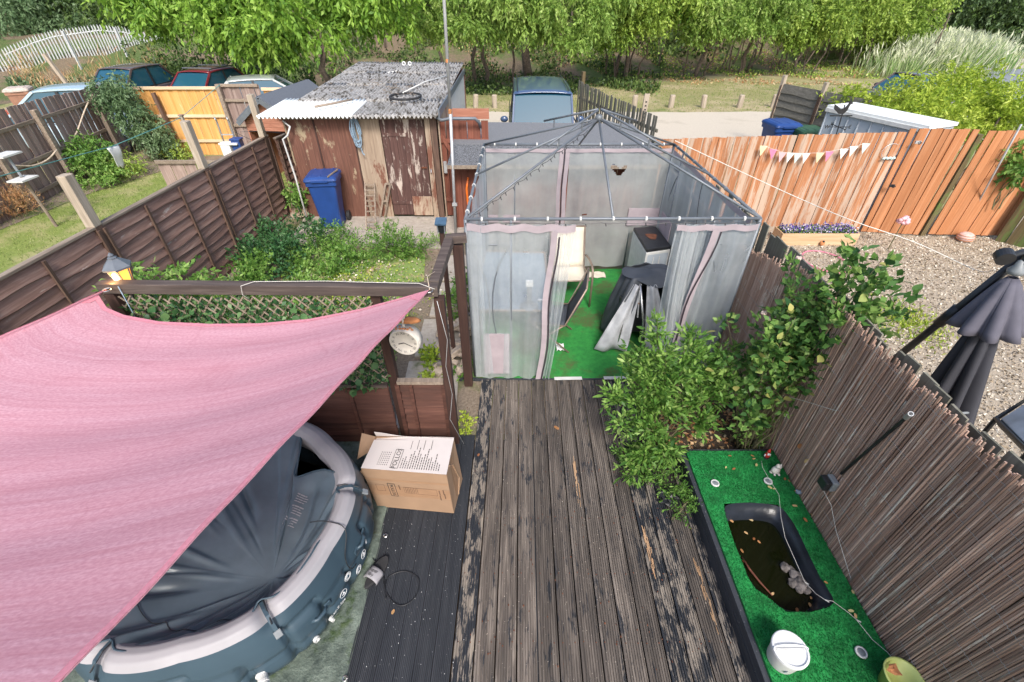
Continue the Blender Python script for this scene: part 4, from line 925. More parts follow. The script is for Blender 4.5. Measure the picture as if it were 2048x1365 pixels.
for i in range(0, 60, 4): MB().tube([pts[i], pts[i] + Vector((.006, -.008, -.026))], .005, 5).build('bulb', M['black'], T)
# floor carpet
b = MB().grid(lambda u, v: (lerp(-.42, 2.38, u), lerp(4.17, 6.95, v), .012 + .004 * math.sin(u * 11) * math.sin(v * 9)), 30, 30); o = b.build('carpet', M['carpet'], smooth=True); tag(o, 'worn green artificial grass carpet on the gazebo floor', 'carpet')
P = rng.random((26000, 3)); P[:, 0] = P[:, 0] * 2.4 - .1; P[:, 1] = P[:, 1] * 2.7 + 4.2; P[:, 2] = .012; D = rng.normal(size=P.shape) * .5; D[:, 2] = 1
for a_, b_, lb in (((1.13, 4.16), (1.5, 4.17), 'white tape strip on the front edge of the green carpet by the shrub'), ((.52, 4.15), (.86, 4.16), 'white tape strip on the front edge of the green carpet by the gathered curtain')):
    tag(MB().bar((*a_, .022), (*b_, .02), .05, .006).build('edge_strip', M['offwhite']), lb, 'edge strip')
# table
c4 = [G(970, 503, .72), G(1089, 506, .72), G(1100, 622, .72), G(950, 622, .72)]
tb = thing('garden_table', (sum(c4, Vector()) / 4).xy.to_3d(), 'grey glass topped garden table behind the front net curtain', 'table')
gm, t, bs = nodes('smoked_glass_top'); bs.inputs['Base Color'].default_value = (.22, .27, .31, 1); bs.inputs['Roughness'].default_value = .12; M['tglass'] = gm
MB().plate([c4[3], c4[2], c4[1], c4[0]], .012).build('tabletop', M['tglass'], tb)
MB().tube([p + Vector((0, 0, 0)) for p in c4], .018, 6, closed=True).build('rim', M['taupe'], tb)
for p in c4:
    q = p.lerp(sum(c4, Vector()) / 4, .08); MB().tube([q - Vector((0, 0, .02)), Vector((q.x, q.y, .02))], .018, 7).build('leg', M['taupe'], tb, smooth=True)
p = G(1058, 612, .732); T = thing('monitor_stand', p, 'grey monitor stand with round foot and white plate left on the glass table', 'stand')
MB().lathe([(0, .012), (.10, .010), (.11, 0), (.112, 0)], p, 24).build('foot', M['grey'], T, smooth=True)
MB().bar(p + Vector((0, .03, .005)), p + Vector((0, .05, .30)), .06, .03, up=(0, 1, 0)).build('column', M['grey'], T, bevel=.006); MB().box(p + Vector((0, .025, .30)), (.09, .02, .09)).build('plate', M['white'], T, bevel=.006)
b = MB().box(G(1085, 600, .735), (.12, .03, .006)); tag(b.build('paper_tag', M['white']), 'white strip of paper on the glass table beside the monitor stand', 'paper')
# chairs
def chair(name, label, loc, rz, fab, fr, recline=.28, armless=False):
    T = thing(name, loc, label, 'chair'); R = Matrix.Rotation(rz, 3, 'Z'); L = Vector(loc)
    q = lambda x_, y_, z_: L + R @ Vector((x_, y_, z_))
    w_ = .25
    MB().grid(lambda u, v: q(lerp(-w_, w_, u), lerp(-.24, .22, v), .42 - .035 * math.sin(v * 3.14)), 4, 8).build('seat', fab, T, smooth=True, solid=.008)
    MB().grid(lambda u, v: q(lerp(-w_, w_, u), .22 + recline * v + .02 * math.sin(v * 3.14), .42 + .55 * v), 4, 8).build('backrest', fab, T, smooth=True, solid=.008)
    for s_ in (-1, 1):
        x_ = s_ * (w_ + .012)
        MB().tube([q(x_, .22 + recline, .99), q(x_, .22, .42), q(x_, -.24, .42)], .013, 7).build('side_rail', fr, T, smooth=True)
        if armless:
            MB().tube([q(x_, -.2, .42), q(x_, .3, .0)], .012, 7).build('leg', fr, T, smooth=True); MB().tube([q(x_, .2, .42), q(x_, -.26, .0)], .012, 7).build('leg', fr, T, smooth=True)
        else:
            x2 = x_ + s_ * .03
            MB().tube([q(x2, -.30, 0), q(x2, -.29, .45), q(x2, -.26, .58), q(x2, -.18, .63), q(x2, .0, .63), q(x2, .16, .60), q(x2, .30, .56)], .017, 8).build('arm', fr, T, smooth=True)
            MB().tube([q(x_, .1, .42), q(x_, .38, .0)], .014, 7).build('leg', fr, T, smooth=True)
    MB().tube([q(-w_, -.24, .42), q(w_, -.24, .42)], .012, 7).build('front_rail', fr, T, smooth=True)
    MB().tube([q(-w_, .22 + recline, .98), q(w_, .22 + recline, .98)], .012, 7).build('top_rail', fr, T, smooth=True)
    return T
chair('garden_chair', 'cream sling garden chair with bronze arms facing out at the back of the gazebo', (.86, 6.05, .012), .05, M['cream'], M['taupe'], .2)
chair('folding_chair', 'dark grey folding chair seen edge on beside the gathered curtain', (.50, 4.98, .012), -1.75, M['greycloth'], M['taupe'], .22, True)
p = G(1180, 552, .01); tag(MB().grid(lambda u, v: (p.x + (u - .5) * .5, p.y + .0 + (v - .5) * .2, .02 + .02 * abs(math.sin(9 * u + 4 * v))), 14, 6).build('cloth', M['cream'], smooth=True), 'crumpled cream cloth on the carpet under the cream chair', 'cloth')
p = G(1120, 700, .0); tag(MB().grid(lambda u, v: (p.x + (u - .5) * .10, p.y + (v - .5) * .14, .03 + .03 * abs(math.sin(12 * u + 8 * v))), 6, 6).build('tissue', M['white']), 'scrap of white tissue caught under the gathered curtain', 'tissue')
# freezer
t4 = [G(1267, 455, .86), G(1312, 453, .86), G(1343, 492, .86), G(1294, 499, .86)]
fz = thing('chest_freezer', ((t4[0] + t4[2]) / 2).xy.to_3d(), 'white fridge with a rust stained black lid in the gazebo corner', 'fridge')
nx = (t4[3] - t4[0]).normalized()
fb = [t4[0], Vector((2.28, t4[0].y + .0, 0)), Vector((2.28, t4[3].y, 0)), t4[3]]
MB().prism([(p.x, p.y) for p in reversed(t4)], .03, .80).build('cabinet', M['offwhite'], fz, bevel=.012)
MB().prism([(p.x, p.y) for p in reversed(t4)], .805, .86).build('lid', M['black'], fz, bevel=.012)
cc = sum(t4, Vector()) / 4
MB().add([cc + Vector((.075 * math.cos(a_) * (1 + .3 * math.sin(3 * a_)), .13 * math.sin(a_) * (1 + .25 * math.cos(2 * a_)), .0035)) for a_ in np.linspace(0, 6.28, 22, endpoint=False)], [tuple(range(22))]).build('rust_stain', M['rust'], fz)
d_ = (t4[2] - t4[3]); fN = Vector((d_.y, -d_.x, 0)).normalized()
f0 = t4[3].lerp(t4[2], .08) + fN * .004; f1 = t4[3].lerp(t4[2], .92) + fN * .004
MB().add([Vector((f0.x, f0.y, .1)), Vector((f1.x, f1.y, .1)), Vector((f1.x, f1.y, .76)), Vector((f0.x, f0.y, .76))], [(0, 1, 2, 3)]).build('door_panel', M['shedmetal'], fz)
for k in (.3, .6): 
    q = f0.lerp(f1, k) + fN * .004; MB().bar(Vector((q.x, q.y, .14)), Vector((q.x, q.y, .72)), .012, .012).build('rib', M['offwhite'], fz)
# covered barbecue
bb = thing('covered_barbecue', (1.62, 5.05, 0), 'barbecue trolley under a charcoal and silver lined cover hanging open at the front', 'barbecue')
def cov(u, v):
    a_ = lerp(-.35, 3.95, u) * 1.0; a_ = lerp(-1.0, 4.25, u)
    r1x, r1y = .22, .20; fl = v ** .8; rx = lerp(.27, .47, fl); ry = lerp(.20, .42, fl)
    k = 1 + .10 * math.sin(a_ * 7) * v + .05 * math.sin(a_ * 13 + v * 5)
    sq = 1 / max(abs(math.cos(a_)), abs(math.sin(a_))) ** .6
    return (1.74 + rx * k * sq * math.cos(a_), 5.10 + ry * k * sq * math.sin(a_), lerp(.98, .06, v ** 1.15) + .02 * math.sin(a_ * 5))
MB().grid(cov, 70, 22).build('cover', M['greycloth'], bb, smooth=True, solid=.006)
MB().grid(lambda u, v: (1.74 + (.34 * (v + .02)) * math.cos(u * 6.284) * 1.0, 5.10 + .26 * (v + .02) * math.sin(u * 6.284), 1.02 - .07 * v * v + .035 * math.sin(u * 6.284 * 2 + 1) * v + .02 * math.sin(u * 25 + 4 * v) * v), 40, 8).build('cover_top', M['greycloth'], bb, smooth=True)
def flap(x0, x1, xb0, xb1, y_):
    return lambda u, v: (lerp(lerp(x0, x1, u), lerp(xb0, xb1, u), v), y_ - .20 * v + .03 * math.sin(u * 9 + v * 2), lerp(.93, .06, v))
MB().grid(flap(1.50, 1.60, 1.08, 1.50, 4.86), 12, 10).build('lining_flap', M['silverlining'], bb, smooth=True, solid=.004); MB().grid(flap(1.66, 1.78, 1.74, 2.10, 4.84), 12, 10).build('lining_flap', M['silverlining'], bb, smooth=True, solid=.004)
MB().tube([(1.58, 4.86, .92), (1.66, 4.72, .5), (1.70, 4.70, .05)], .016, 8).build('frame_tube', M['chrome'], bb, smooth=True); MB().tube([(1.48, 4.9, .9), (1.40, 4.72, .3), (1.38, 4.72, .05)], .014, 8).build('frame_tube', M['chrome'], bb, smooth=True)
MB().box((1.6, 5.05, .45), (.42, .36, .5)).build('firebox', M['black'], bb, bevel=.02); MB().tube([(1.58, 4.84, .86), (1.585, 4.80, .7), (1.60, 4.78, .5)], .011, 5).build('chain', M['galv'], bb)
T = thing('storage_tub', (2.08, 4.75, 0), 'pale grey plastic tub seen through the right front net', 'tub'); MB().lathe([(.0, .02), (.15, .02), (.2, .40), (.215, .40), (.21, .38)], (2.08, 4.75, 0), 4, M=Matrix.Rotation(.785, 3, 'Z'), sx=1.0, sy=1.0).build('body', M['grey'], T); MB().grid(lambda u, v: (2.0 + .25 * u, 4.93 + .02 * v, .4 + .28 * v * (1 - .5 * u)), 4, 4).build('panel', M['offwhite'], T, solid=.01)
# ---------------- pergola screen between deck and weedy bed ----------------
pg = thing('pergola_frame', (-1.9, 3.2, 0), 'dark brown timber post and beam frame with lap boards below and a lattice of ivy', 'pergola')
ZT = 1.885
MB().bar((-3.36, 3.215, ZT), (-.60, 3.20, ZT - .02), .085, .09).build('beam', M['beam_dark'], pg, bevel=.006)
e0, e1 = Vector((-.645, 3.27, ZT - .02)), Vector((-.60, 4.02, ZT + .02)); MB().bar(e0, e1, .085, .085).build('beam', M['beam_dark'], pg, bevel=.006)
MB().bar(e1 + Vector((-.04, .05, .0)), (-.44, 4.10, ZT + .02), .08, .08).build('beam', M['beam_dark'], pg, bevel=.006)
for x_, y_, zt, w_ in ((-.60, 3.19, 1.80, .085), (-1.14, 3.26, 1.82, .08), (-3.30, 3.22, 1.83, .09), (-.53, 4.11, 1.84, .10)):
    MB().bar((x_, y_, -.1), (x_, y_, zt), w_, w_, up=(0, 1, 0)).build('post', M['post_dark'], pg, bevel=.005)
# the low lap panels
for (xa, xb, zt) in ((-3.25, -1.19, .80), (-1.09, -.65, .84)):
    nb = 8; h_ = (zt - .03) / nb; ns = max(5, int((xb - xa) / .12))
    for j in range(nb):
        vs = []; 
        for i in range(ns + 1):
            x_ = lerp(xa, xb, i / ns); wv = .007 * math.sin(i * .9 + j * 2)
            zb = .03 + j * h_ + wv; vs += [(x_, 3.178, zb - .004), (x_, 3.160, zb + .004), (x_, 3.205, zb + h_ + .012), (x_, 3.215, zb + h_ + .01)]
        fs = [(i * 4 + k, i * 4 + (k + 1) % 4, i * 4 + 4 + (k + 1) % 4, i * 4 + 4 + k) for i in range(ns) for k in range(4)]
        MB().add(vs, fs).build('board', M['lap_x'], pg)
    MB().bar((xa, 3.19, zt + .02), (xb, 3.19, zt + .02), .06, .035).build('cap_rail', M['beam_dark'] if xa < -2 else M['rail_tan'], pg)
    for k in range(1 if xa > -2 else 4):
        x_ = lerp(xa, xb, (k + .3) / (1 if xa > -2 else 4)) ; MB().bar((x_, 3.155, .02), (x_, 3.155, zt), .03, .03).build('batten', M['lap_x'], pg)
for x_ in (xa, xb): MB().bar((x_, 3.17, .02), (x_, 3.17, .84), .04, .04).build('batten', M['lap_x'], pg)
# lattice
LX0, LX1, LZ0, LZ1 = -3.24, -1.19, .80, 1.78
lat = thing('willow_trellis', ((LX0 + LX1) / 2, 3.2, LZ0), 'expanding willow lattice woven with glossy artificial ivy under the pergola beam', 'trellis')
sp = .085; hz = LZ1 - LZ0
for s_ in (1, -1):
    k = -int(hz / sp) - 2
    while k < int((LX1 - LX0) / sp) + int(hz / sp) + 2:
        x_ = LX0 + k * sp; k += 1
        a_ = [x_, LZ0]; c_ = [x_ + s_ * hz * .85, LZ1]; dx = (c_[0] - a_[0]) / (c_[1] - a_[1])
        if a_[0] < LX0: a_[1] += (LX0 - a_[0]) / dx if dx > 0 else 99; a_[0] = LX0
        if a_[0] > LX1: a_[1] += (LX1 - a_[0]) / dx if dx < 0 else 99; a_[0] = LX1
        if a_[1] >= LZ1 - .04: continue
        if c_[0] > LX1: c_[1] = a_[1] + (LX1 - a_[0]) / dx; c_[0] = LX1
        if c_[0] < LX0: c_[1] = a_[1] + (LX0 - a_[0]) / dx; c_[0] = LX0
        if c_[1] - a_[1] < .05: continue
        ext = random.uniform(0, .035)
        MB().bar((a_[0], 3.20 + s_ * .005, a_[1]), (c_[0] + dx * ext, 3.20 + s_ * .005, c_[1] + ext), .011, .008, up=(0, 1, 0)).build('slat', M['rail_tan'], lat)
def big_leaf(name, mat, parent, L=1., W=.55, cup=.12):
    vs = []; n = 5
    for i in range(n + 1):
        t_ = i / n; w_ = W * .5 * math.sin(math.pi * t_ ** .85) ; z_ = -.18 * t_ * t_
        vs += [(-w_, t_ * L, z_ + cup * w_), (0, t_ * L, z_ - .015), (w_, t_ * L, z_ + cup * w_)]
    fs = []
    for i in range(n):
        a_ = i * 3; fs += [(a_, a_ + 1, a_ + 4, a_ + 3), (a_ + 1, a_ + 2, a_ + 5, a_ + 4)]
    return MB().add(vs, fs).build(name, mat, parent, loc=WO[parent], local=True, smooth=True)
def leaf_objs(n, mat, parent, pos, smin, smax, **kw):
    src = None
    for i in range(n):
        p, d = pos(i); d = Vector(d).normalized(); s_ = random.uniform(smin, smax)
        up = Vector((random.gauss(0, .5), random.gauss(0, .5), 1)); x_ = d.cross(up).normalized(); z_ = x_.cross(d)
        Mx = Matrix((x_, d, z_)).transposed()
        if src is None:
            o = big_leaf('leaf', mat, parent, **kw); o.location = Vector(p) - WO[parent]; o.rotation_euler = Mx.to_euler(); src = o; WO[o] = Vector(p)
        else: o = inst('leaf', src, p, parent, M=Mx)
        o.scale = (s_, s_, s_)
ivm = leafmat('ivy_leaf_single', [(.018, .06, .025), (.035, .11, .035), (.075, .17, .06), (.16, .26, .10)], .15, .4)
def ivp(i):
    return (random.uniform(LX0, LX1), 3.18 + random.uniform(-.05, .03), random.uniform(LZ0 - .03, LZ1 - .05)), (random.gauss(0, 1), -.7 + random.gauss(0, .3), random.gauss(-.3, .8))
leaf_objs(300, ivm, lat, ivp, .05, .085, W=.8)
n = 5200; P = rng.random((n, 3)) * [LX1 - LX0, .10, hz + .02] + [LX0, 3.17, LZ0 - .03]; D = rng.normal(size=(n, 3)); D[:, 2] -= .5; D[:, 1] -= .4
tag(leaves('ivy_leaves', P, D, rng.uniform(.035, .06, n), rng.uniform(.022, .035, n), M['leaf_ivy'], lat), kind='stuff')
# cords and hook on the beam
for pts, r_, m_, lb in (([(-3.16, 3.16, 1.92), (-3.14, 3.13, 1.7), (-3.15, 3.12, 1.45)], .004, 'rope_blue', 'blue grey cord hanging from the left end of the pergola beam'),
                        ([(-2.14, 3.15, 1.80), (-2.17, 3.13, 1.86), (-2.16, 3.14, 1.935), (-2.08, 3.2, 1.94), (-1.5, 3.21, 1.94), (-1.2, 3.2, 1.935), (-.75, 3.19, 1.93), (-.62, 3.15, 1.9)], .0025, 'wire_white', 'white plastic hook and wire running along the pergola beam'),
                        ([(-.66, 3.14, 1.9), (-.70, 3.3, 1.93), (-.62, 3.5, 1.9), (-.64, 3.15, 1.85)], .004, 'rope_tan', 'tan rope knotted around the right pergola corner'),
                        ([(-.61, 3.13, 1.8), (-.56, 3.13, 1.4), (-.60, 3.13, 1.1), (-.57, 3.13, .75), (-.62, 3.13, .4), (-.50, 3.1, .06)], .003, 'galv', 'thin grey wire stapled down the right pergola post')):
    tag(MB().tube(pts, r_, 6).build('cord', M[m_], smooth=True), lb, 'cord')
# ---------------- station clock ----------------
cc = V(812, 679, 3.12); fd = Vector((-.16, -1, .02)).normalized()
T = thing('station_clock', cc, 'rusty white double sided station clock hanging from the pergola post', 'clock')
xr = Vector((0, 0, 1)).cross(fd).normalized() * 1.0; A3 = axes(xr, Vector((0, 0, 1)))
if A3.col[2].dot(fd) < 0: xr = -xr; A3 = axes(xr, Vector((0, 0, 1)))
RM = A3
cr = .125
wr = plain('chipped_white_enamel', (.62, .58, .52), rough=.5, var=.2, scale=10)
MB().lathe([(cr * .90, .050), (cr * .98, .060), (cr * 1.05, .052), (cr * 1.06, .03), (cr * .98, .0), (cr * 1.06, -.03), (cr * 1.05, -.052), (cr * .98, -.060), (cr * .9, -.05)], cc, 40, M=RM).build('rim', wr, T, smooth=True)
for s_ in (1, -1): MB().lathe([(cr * .93, .048 * s_), (0, .048 * s_)], cc, 40, M=RM).build('dial', M['offwhite'], T)
MB().lathe([(cr * 1.065, .045), (cr * 1.07, .0), (cr * 1.065, -.05)], cc, 40, M=RM).build('band', wr, T, smooth=True)
for k in range(9):
    a_ = math.radians(58 + k * 8); q = cc + RM @ Vector((cr * 1.075 * math.cos(a_), cr * 1.075 * math.sin(a_), random.uniform(-.02, .04))); MB().ico(q, (.014, .012, .006), lumpy=.4).build('rust_patch', M['orange_rust'], T)
for i, s_ in enumerate(['XII', 'I', 'II', 'III', 'IIII', 'V', 'VI', 'VII', 'VIII', 'IX', 'X', 'XI']):
    a_ = math.radians(90 - 30 * i); x2 = Vector((math.cos(a_ - math.pi / 2), math.sin(a_ - math.pi / 2), 0)); y2 = Vector((math.cos(a_), math.sin(a_), 0))
    Q = RM @ Matrix((x2, y2, Vector((0, 0, 1)))).transposed(); text('numeral', s_, .034, M['ink'], T, cc + RM @ Vector((math.cos(a_) * .098, math.sin(a_) * .098, .0495)), Q)
for a_, l_, w_ in ((200, .055, .009), (335, .08, .006)):
    a_ = math.radians(a_); MB().bar(cc + RM @ Vector((0, 0, .053)), cc + RM @ Vector((math.cos(a_) * l_, math.sin(a_) * l_, .053)), w_, .002, up=RM.col[2]).build('hand', M['ink'], T)
for k in range(24): 
    a_ = k * math.pi / 12; MB().bar(cc + RM @ Vector((math.cos(a_) * .068, math.sin(a_) * .068, .0492)), cc + RM @ Vector((math.cos(a_) * .074, math.sin(a_) * .074, .0492)), .002, .001, up=RM.col[2]).build('minute_mark', M['ink'], T)
tp = cc + Vector((0, 0, cr)); bk = Vector((-1.12, 3.20, cc.z + cr + .12)); MB().tube([bk, tp + Vector((0, 0, .10)), tp + Vector((.02, 0, .10))], .010, 8).build('bracket', wr, T, smooth=True)
MB().tube([tp + Vector((0, 0, .10)), tp], .010, 8).build('hanger', wr, T); MB().lathe([(.05, 0), (.035, .02), (0, .035)], tp + Vector((.05, .03, .05)), 14, sx=2).build('top_plate', M['orange_rust'], T, smooth=True)
MB().lathe([(.012, 0), (.02, .015), (0, .05)], tp + Vector((-.01, 0, .11)), 10).build('finial', wr, T, smooth=True)
# ---------------- wall lantern ----------------
lc = V(241, 545, 3.32); T = thing('wall_lantern', lc, 'black and silver six sided coach lantern glowing amber at the pergola corner', 'lantern')
MB().lathe([(.105, -.01), (.108, .005), (.06, .05), (.035, .07), (.035, .08), (.018, .088), (.022, .1), (0, .125)], lc + Vector((0, 0, .055)), 6).build('roof', M['steelgrey'], T)
em, t, bs = nodes('amber_lit_glass'); bs.inputs['Base Color'].default_value = (.8, .34, .07, 1); bs.inputs['Emission Color'].default_value = (1, .36, .06, 1); bs.inputs['Emission Strength'].default_value = .9; bs.inputs['Roughness'].default_value = .2; M['amber'] = em
em2, t, bs = nodes('lit_bulb'); bs.inputs['Emission Color'].default_value = (1, .72, .32, 1); bs.inputs['Emission Strength'].default_value = 3.2
b0 = lc + Vector((0, 0, -.13)); MB().lathe([(.045, 0), (.08, .185)], b0, 6).build('glass', M['amber'], T); MB().lathe([(.05, -.03), (.05, 0), (0, 0.001)], b0, 6).build('base', M['black'], T)
MB().ico(lc + Vector((0, -.066, -.02)), (.022, .018, .05), n=10, m=8).build('bulb', em2, T, smooth=True)
for k in range(6):
    a_ = k * math.pi / 3; MB().tube([b0 + Vector((.048 * math.cos(a_), .048 * math.sin(a_), 0)), b0 + Vector((.084 * math.cos(a_), .084 * math.sin(a_), .187))], .006, 5).build('glazing_bar', M['steelgrey'], T)
MB().bar(b0 + Vector((0, .0, -.02)), b0 + Vector((.02, -.06, -.10)), .03, .03).build('bracket', M['black'], T)
pl = bpy.data.lights.new('lantern_light', 'POINT'); pl.energy = 1.5; pl.color = (1, .55, .2); pl.shadow_soft_size = .04; po = bpy.data.objects.new('lantern_light', pl); COL.objects.link(po); po.parent = T; po.location = (0, -.13, -.03)
# ---------------- shade sail ----------------
sA, sC = Vector((-.665, 3.135, ZT + .01)), V(207, 570, 3.13); sC.z = ZT + .02
sB = Vector((-1.38, -.35, 2.42)); sD = Vector((-5.1, -.45, 1.95))
topc = [G(x_, y_, z_) for x_, y_, z_ in ((198, 592, 1.88), (215, 617, 1.87), (250, 632, 1.86), (320, 645, 1.85), (420, 650, 1.84), (520, 649, 1.84), (620, 640, 1.85), (720, 620, 1.87), (800, 598, 1.89))]
topc = [sC] + topc + [sA]
def poly_at(pts, t_):
    L_ = [0]
    for a_, b_ in zip(pts[:-1], pts[1:]): L_.append(L_[-1] + (b_ - a_).length)
    s_ = t_ * L_[-1]
    for i in range(len(pts) - 1):
        if s_ <= L_[i + 1] + 1e-9: return pts[i].lerp(pts[i + 1], (s_ - L_[i]) / max(1e-9, L_[i + 1] - L_[i]))
    return pts[-1]
def bow(a_, b_, d_, t_): return a_.lerp(b_, t_) + d_ * (4 * t_ * (1 - t_))
rt = lambda v: bow(sA, sB, Vector((-.035, 0, -.03)), v)
lf = lambda v: bow(sC, sD, Vector((.03, 0, -.02)), v)
bt = lambda u: bow(sD, sB, Vector((0, .15, -.05)), u)
def sail(u, v):
    tp_ = poly_at(topc, u)
    p = tp_.lerp(bt(u), v) + lf(v).lerp(rt(v), u) - (sC * (1 - u) * (1 - v) + sA * u * (1 - v) + sD * (1 - u) * v + sB * u * v)
    sg = 16 * u * (1 - u) * v * (1 - v)
    p.z -= .10 * sg
    p.z += .006 * math.sin(v * 21 + 5 * math.sin(u * 2.6)) * min(1, 8 * v) * (1 - abs(u - .5)) + .004 * math.sin(v * 47 + u * 3)
    return p
b = MB().grid(lambda u, v: sail(u, v), 110, 90)
o = b.build('shade_sail', M['sail'], smooth=True, solid=.003); tag(o, 'large faded pink shade sail stretched from the pergola beam over the spa', 'shade sail')
uv = o.data.uv_layers.new(name='UVMap'); vid = np.empty(len(o.data.loops), dtype=np.int32); o.data.loops.foreach_get('vertex_index', vid); co_ = np.stack([(vid % 111) / 110, (vid // 111) / 90], 1); uv.data.foreach_set('uv', co_.reshape(-1).astype(np.float32))
hm = plain('pink_webbing', (.52, .20, .25), rough=.85, var=.15, scale=60)
for fn in (lambda t, k: sail(t, k), lambda t, k: sail(1 - k, t), lambda t, k: sail(k, t)):
    MB().grid(lambda u, v: fn(u, .0005 + v * .009) + Vector((0, 0, .005)), 90, 1).build('hem', hm, o, solid=.002)
for cu_, cv_ in ((0, 0), (1, 0)):
    MB().grid(lambda u, v: sail(abs(cu_ - u * .045), v * .05 * (1 - u * .6)) + Vector((0, 0, .006)), 8, 8).build('corner_patch', hm, o, solid=.002)
for p in (sA, sC):
    MB().tube([p + Vector((.03 * math.cos(a_), .03 * math.sin(a_) , 0)) for a_ in np.linspace(0, 6.28, 12, endpoint=False)], .004, 6, closed=True).build('corner_ring', M['chrome'], o)
# ---------------- inflatable spa ----------------
SC = Vector((-2.235, 1.93, 0)); spa = thing('inflatable_spa', SC, 'blue grey inflatable hot tub with pale rim and sunken charcoal cover', 'hot tub')
buck = [math.radians(a_) for a_ in (80, 15, -46, -104, -163, 143)]
def pinch(a_):
    k = 0
    for b_ in buck:
        d_ = math.atan2(math.sin(a_ - b_), math.cos(a_ - b_)); k += math.exp(-(d_ / .055) ** 2)
    return k
def facet(a_):   # the sides run a little straighter between the buckles
    ds = [abs(math.atan2(math.sin(a_ - b_), math.cos(a_ - b_))) for b_ in buck]; d_ = min(ds); return .03 * math.cos(d_ * 3)
wallp = [(.845, .44), (.815, .56), (.825, .63), (.86, .672), (.905, .685), (.95, .672), (.985, .63), (1.015, .52), (1.04, .40), (1.05, .28), (1.04, .16), (1.0, .06), (.95, .02)]
NA = 288
def wall(sub, i0, i1, r_off=0):
    b = MB(); vs = []; pr = wallp[i0:i1 + 1]; fine = []
    for (r0, z0), (r1, z1) in zip(pr[:-1], pr[1:]):
        for k in range(4): fine.append((lerp(r0, r1, k / 4), lerp(z0, z1, k / 4)))
    fine.append(pr[-1])
    for k in range(NA):
        a_ = 2 * math.pi * k / NA; pk = pinch(a_); fc = facet(a_)
        for r_, z_ in fine:
            top = sst(.5, .68, z_); rr = r_ + fc - .045 * pk * top; zz = z_ - .045 * pk * top
            if r_ > .985:   # sunken seams on the outside
                sx_ = (a_ * 24 / (2 * math.pi)) % 1; d1 = min(sx_, 1 - sx_) / .10; row = int(a_ * 24 / (2 * math.pi)) % 3
                on = (z_ < .50 - .09 * row) ; rr -= .05 * math.exp(-d1 * d1) * on * sst(.02, .12, z_)
                for zc, ph in ((.48 - .09 * row, 0), (.24, 1)): rr -= .042 * math.exp(-((z_ - zc) / .022) ** 2) * (1 if (row + ph) % 2 == 0 else .4)
            vs.append((SC.x + rr * math.cos(a_), SC.y + rr * math.sin(a_), zz))
    m_ = len(fine)
    fs = [(k * m_ + i, ((k + 1) % NA) * m_ + i, ((k + 1) % NA) * m_ + i + 1, k * m_ + i + 1) for k in range(NA) for i in range(m_ - 1)]
    return b.add(vs, fs)
wall(0, 6, 12).build('outer_wall', M['spa'], spa, smooth=True); wall(0, 2, 6).build('rim', M['spa_pale'], spa, smooth=True); wall(0, 0, 2).build('inner_wall', M['spa_pale'], spa, smooth=True)
# the cover sinks towards one side in radial folds and is pulled in between two buckles
sink = Vector((-1.80, 1.62)); 
_r = random.Random(5); CRE = [(_r.uniform(0, 6.28), _r.uniform(.03, .10), _r.choice([-1, -.8, .7, 1.1]), _r.uniform(0, .45)) for _ in range(34)]
def coverp(u, v):
    a_ = u * 2 * math.pi; fc = facet(a_)
    gap = math.exp(-((math.atan2(math.sin(a_ - .83), math.cos(a_ - .83))) / .26) ** 2)
    R_ = .885 + fc - .30 * gap - .05 * pinch(a_)
    rim = Vector((SC.x + R_ * math.cos(a_), SC.y + R_ * math.sin(a_)))
    p = rim.lerp(sink, 1 - v)
    z = .30 + (.36 - .12 * gap) * v ** 1.7
    if v > .93: z = z - (0 if gap > .3 else .012 * (v - .93) / .07)
    ridge = 0
    for ca, cw, cs, v0 in CRE:
        dd = math.atan2(math.sin(a_ - ca - .25 * (1 - v) * cs), math.cos(a_ - ca - .25 * (1 - v) * cs)); ridge += cs * math.exp(-(dd * (.35 + v) / cw) ** 2) * sst(v0, v0 + .25, v) * sst(1.0, .82, v)
    z += .026 * ridge + .010 * math.sin(a_ * 3 + 2.5 * v) * v + .004 * math.sin(a_ * 37 + v * 9 + 3 * math.sin(a_ * 5)) * sst(.7, .95, v) + .010 * math.sin(v * 17 + a_ * 5) * sst(.5, .9, v)
    z += .02 * (.5 + .5 * math.sin(a_ * 14)) * sst(.80, .92, v) * (1 - gap)
    return (p.x, p.y, z)
MB().grid(coverp, 420, 60).build('cover', M['cover'], spa, smooth=True, solid=.006)
MB().tube([Vector(coverp(i / 200, 1.0)) + Vector((0, 0, .004)) for i in range(200)], .007, 6, closed=True).build('cover_piping', M['spa'], spa, smooth=True)
MB().tube([Vector(coverp(i / 60 * .3 + .62, .72)) + Vector((0, 0, .01 )) for i in range(61)], .0025, 5).build('seam', M['black'], spa)
MB().lathe([(0, .25), (.84, .25)], SC, 48).build('liner_floor', M['black'], spa)
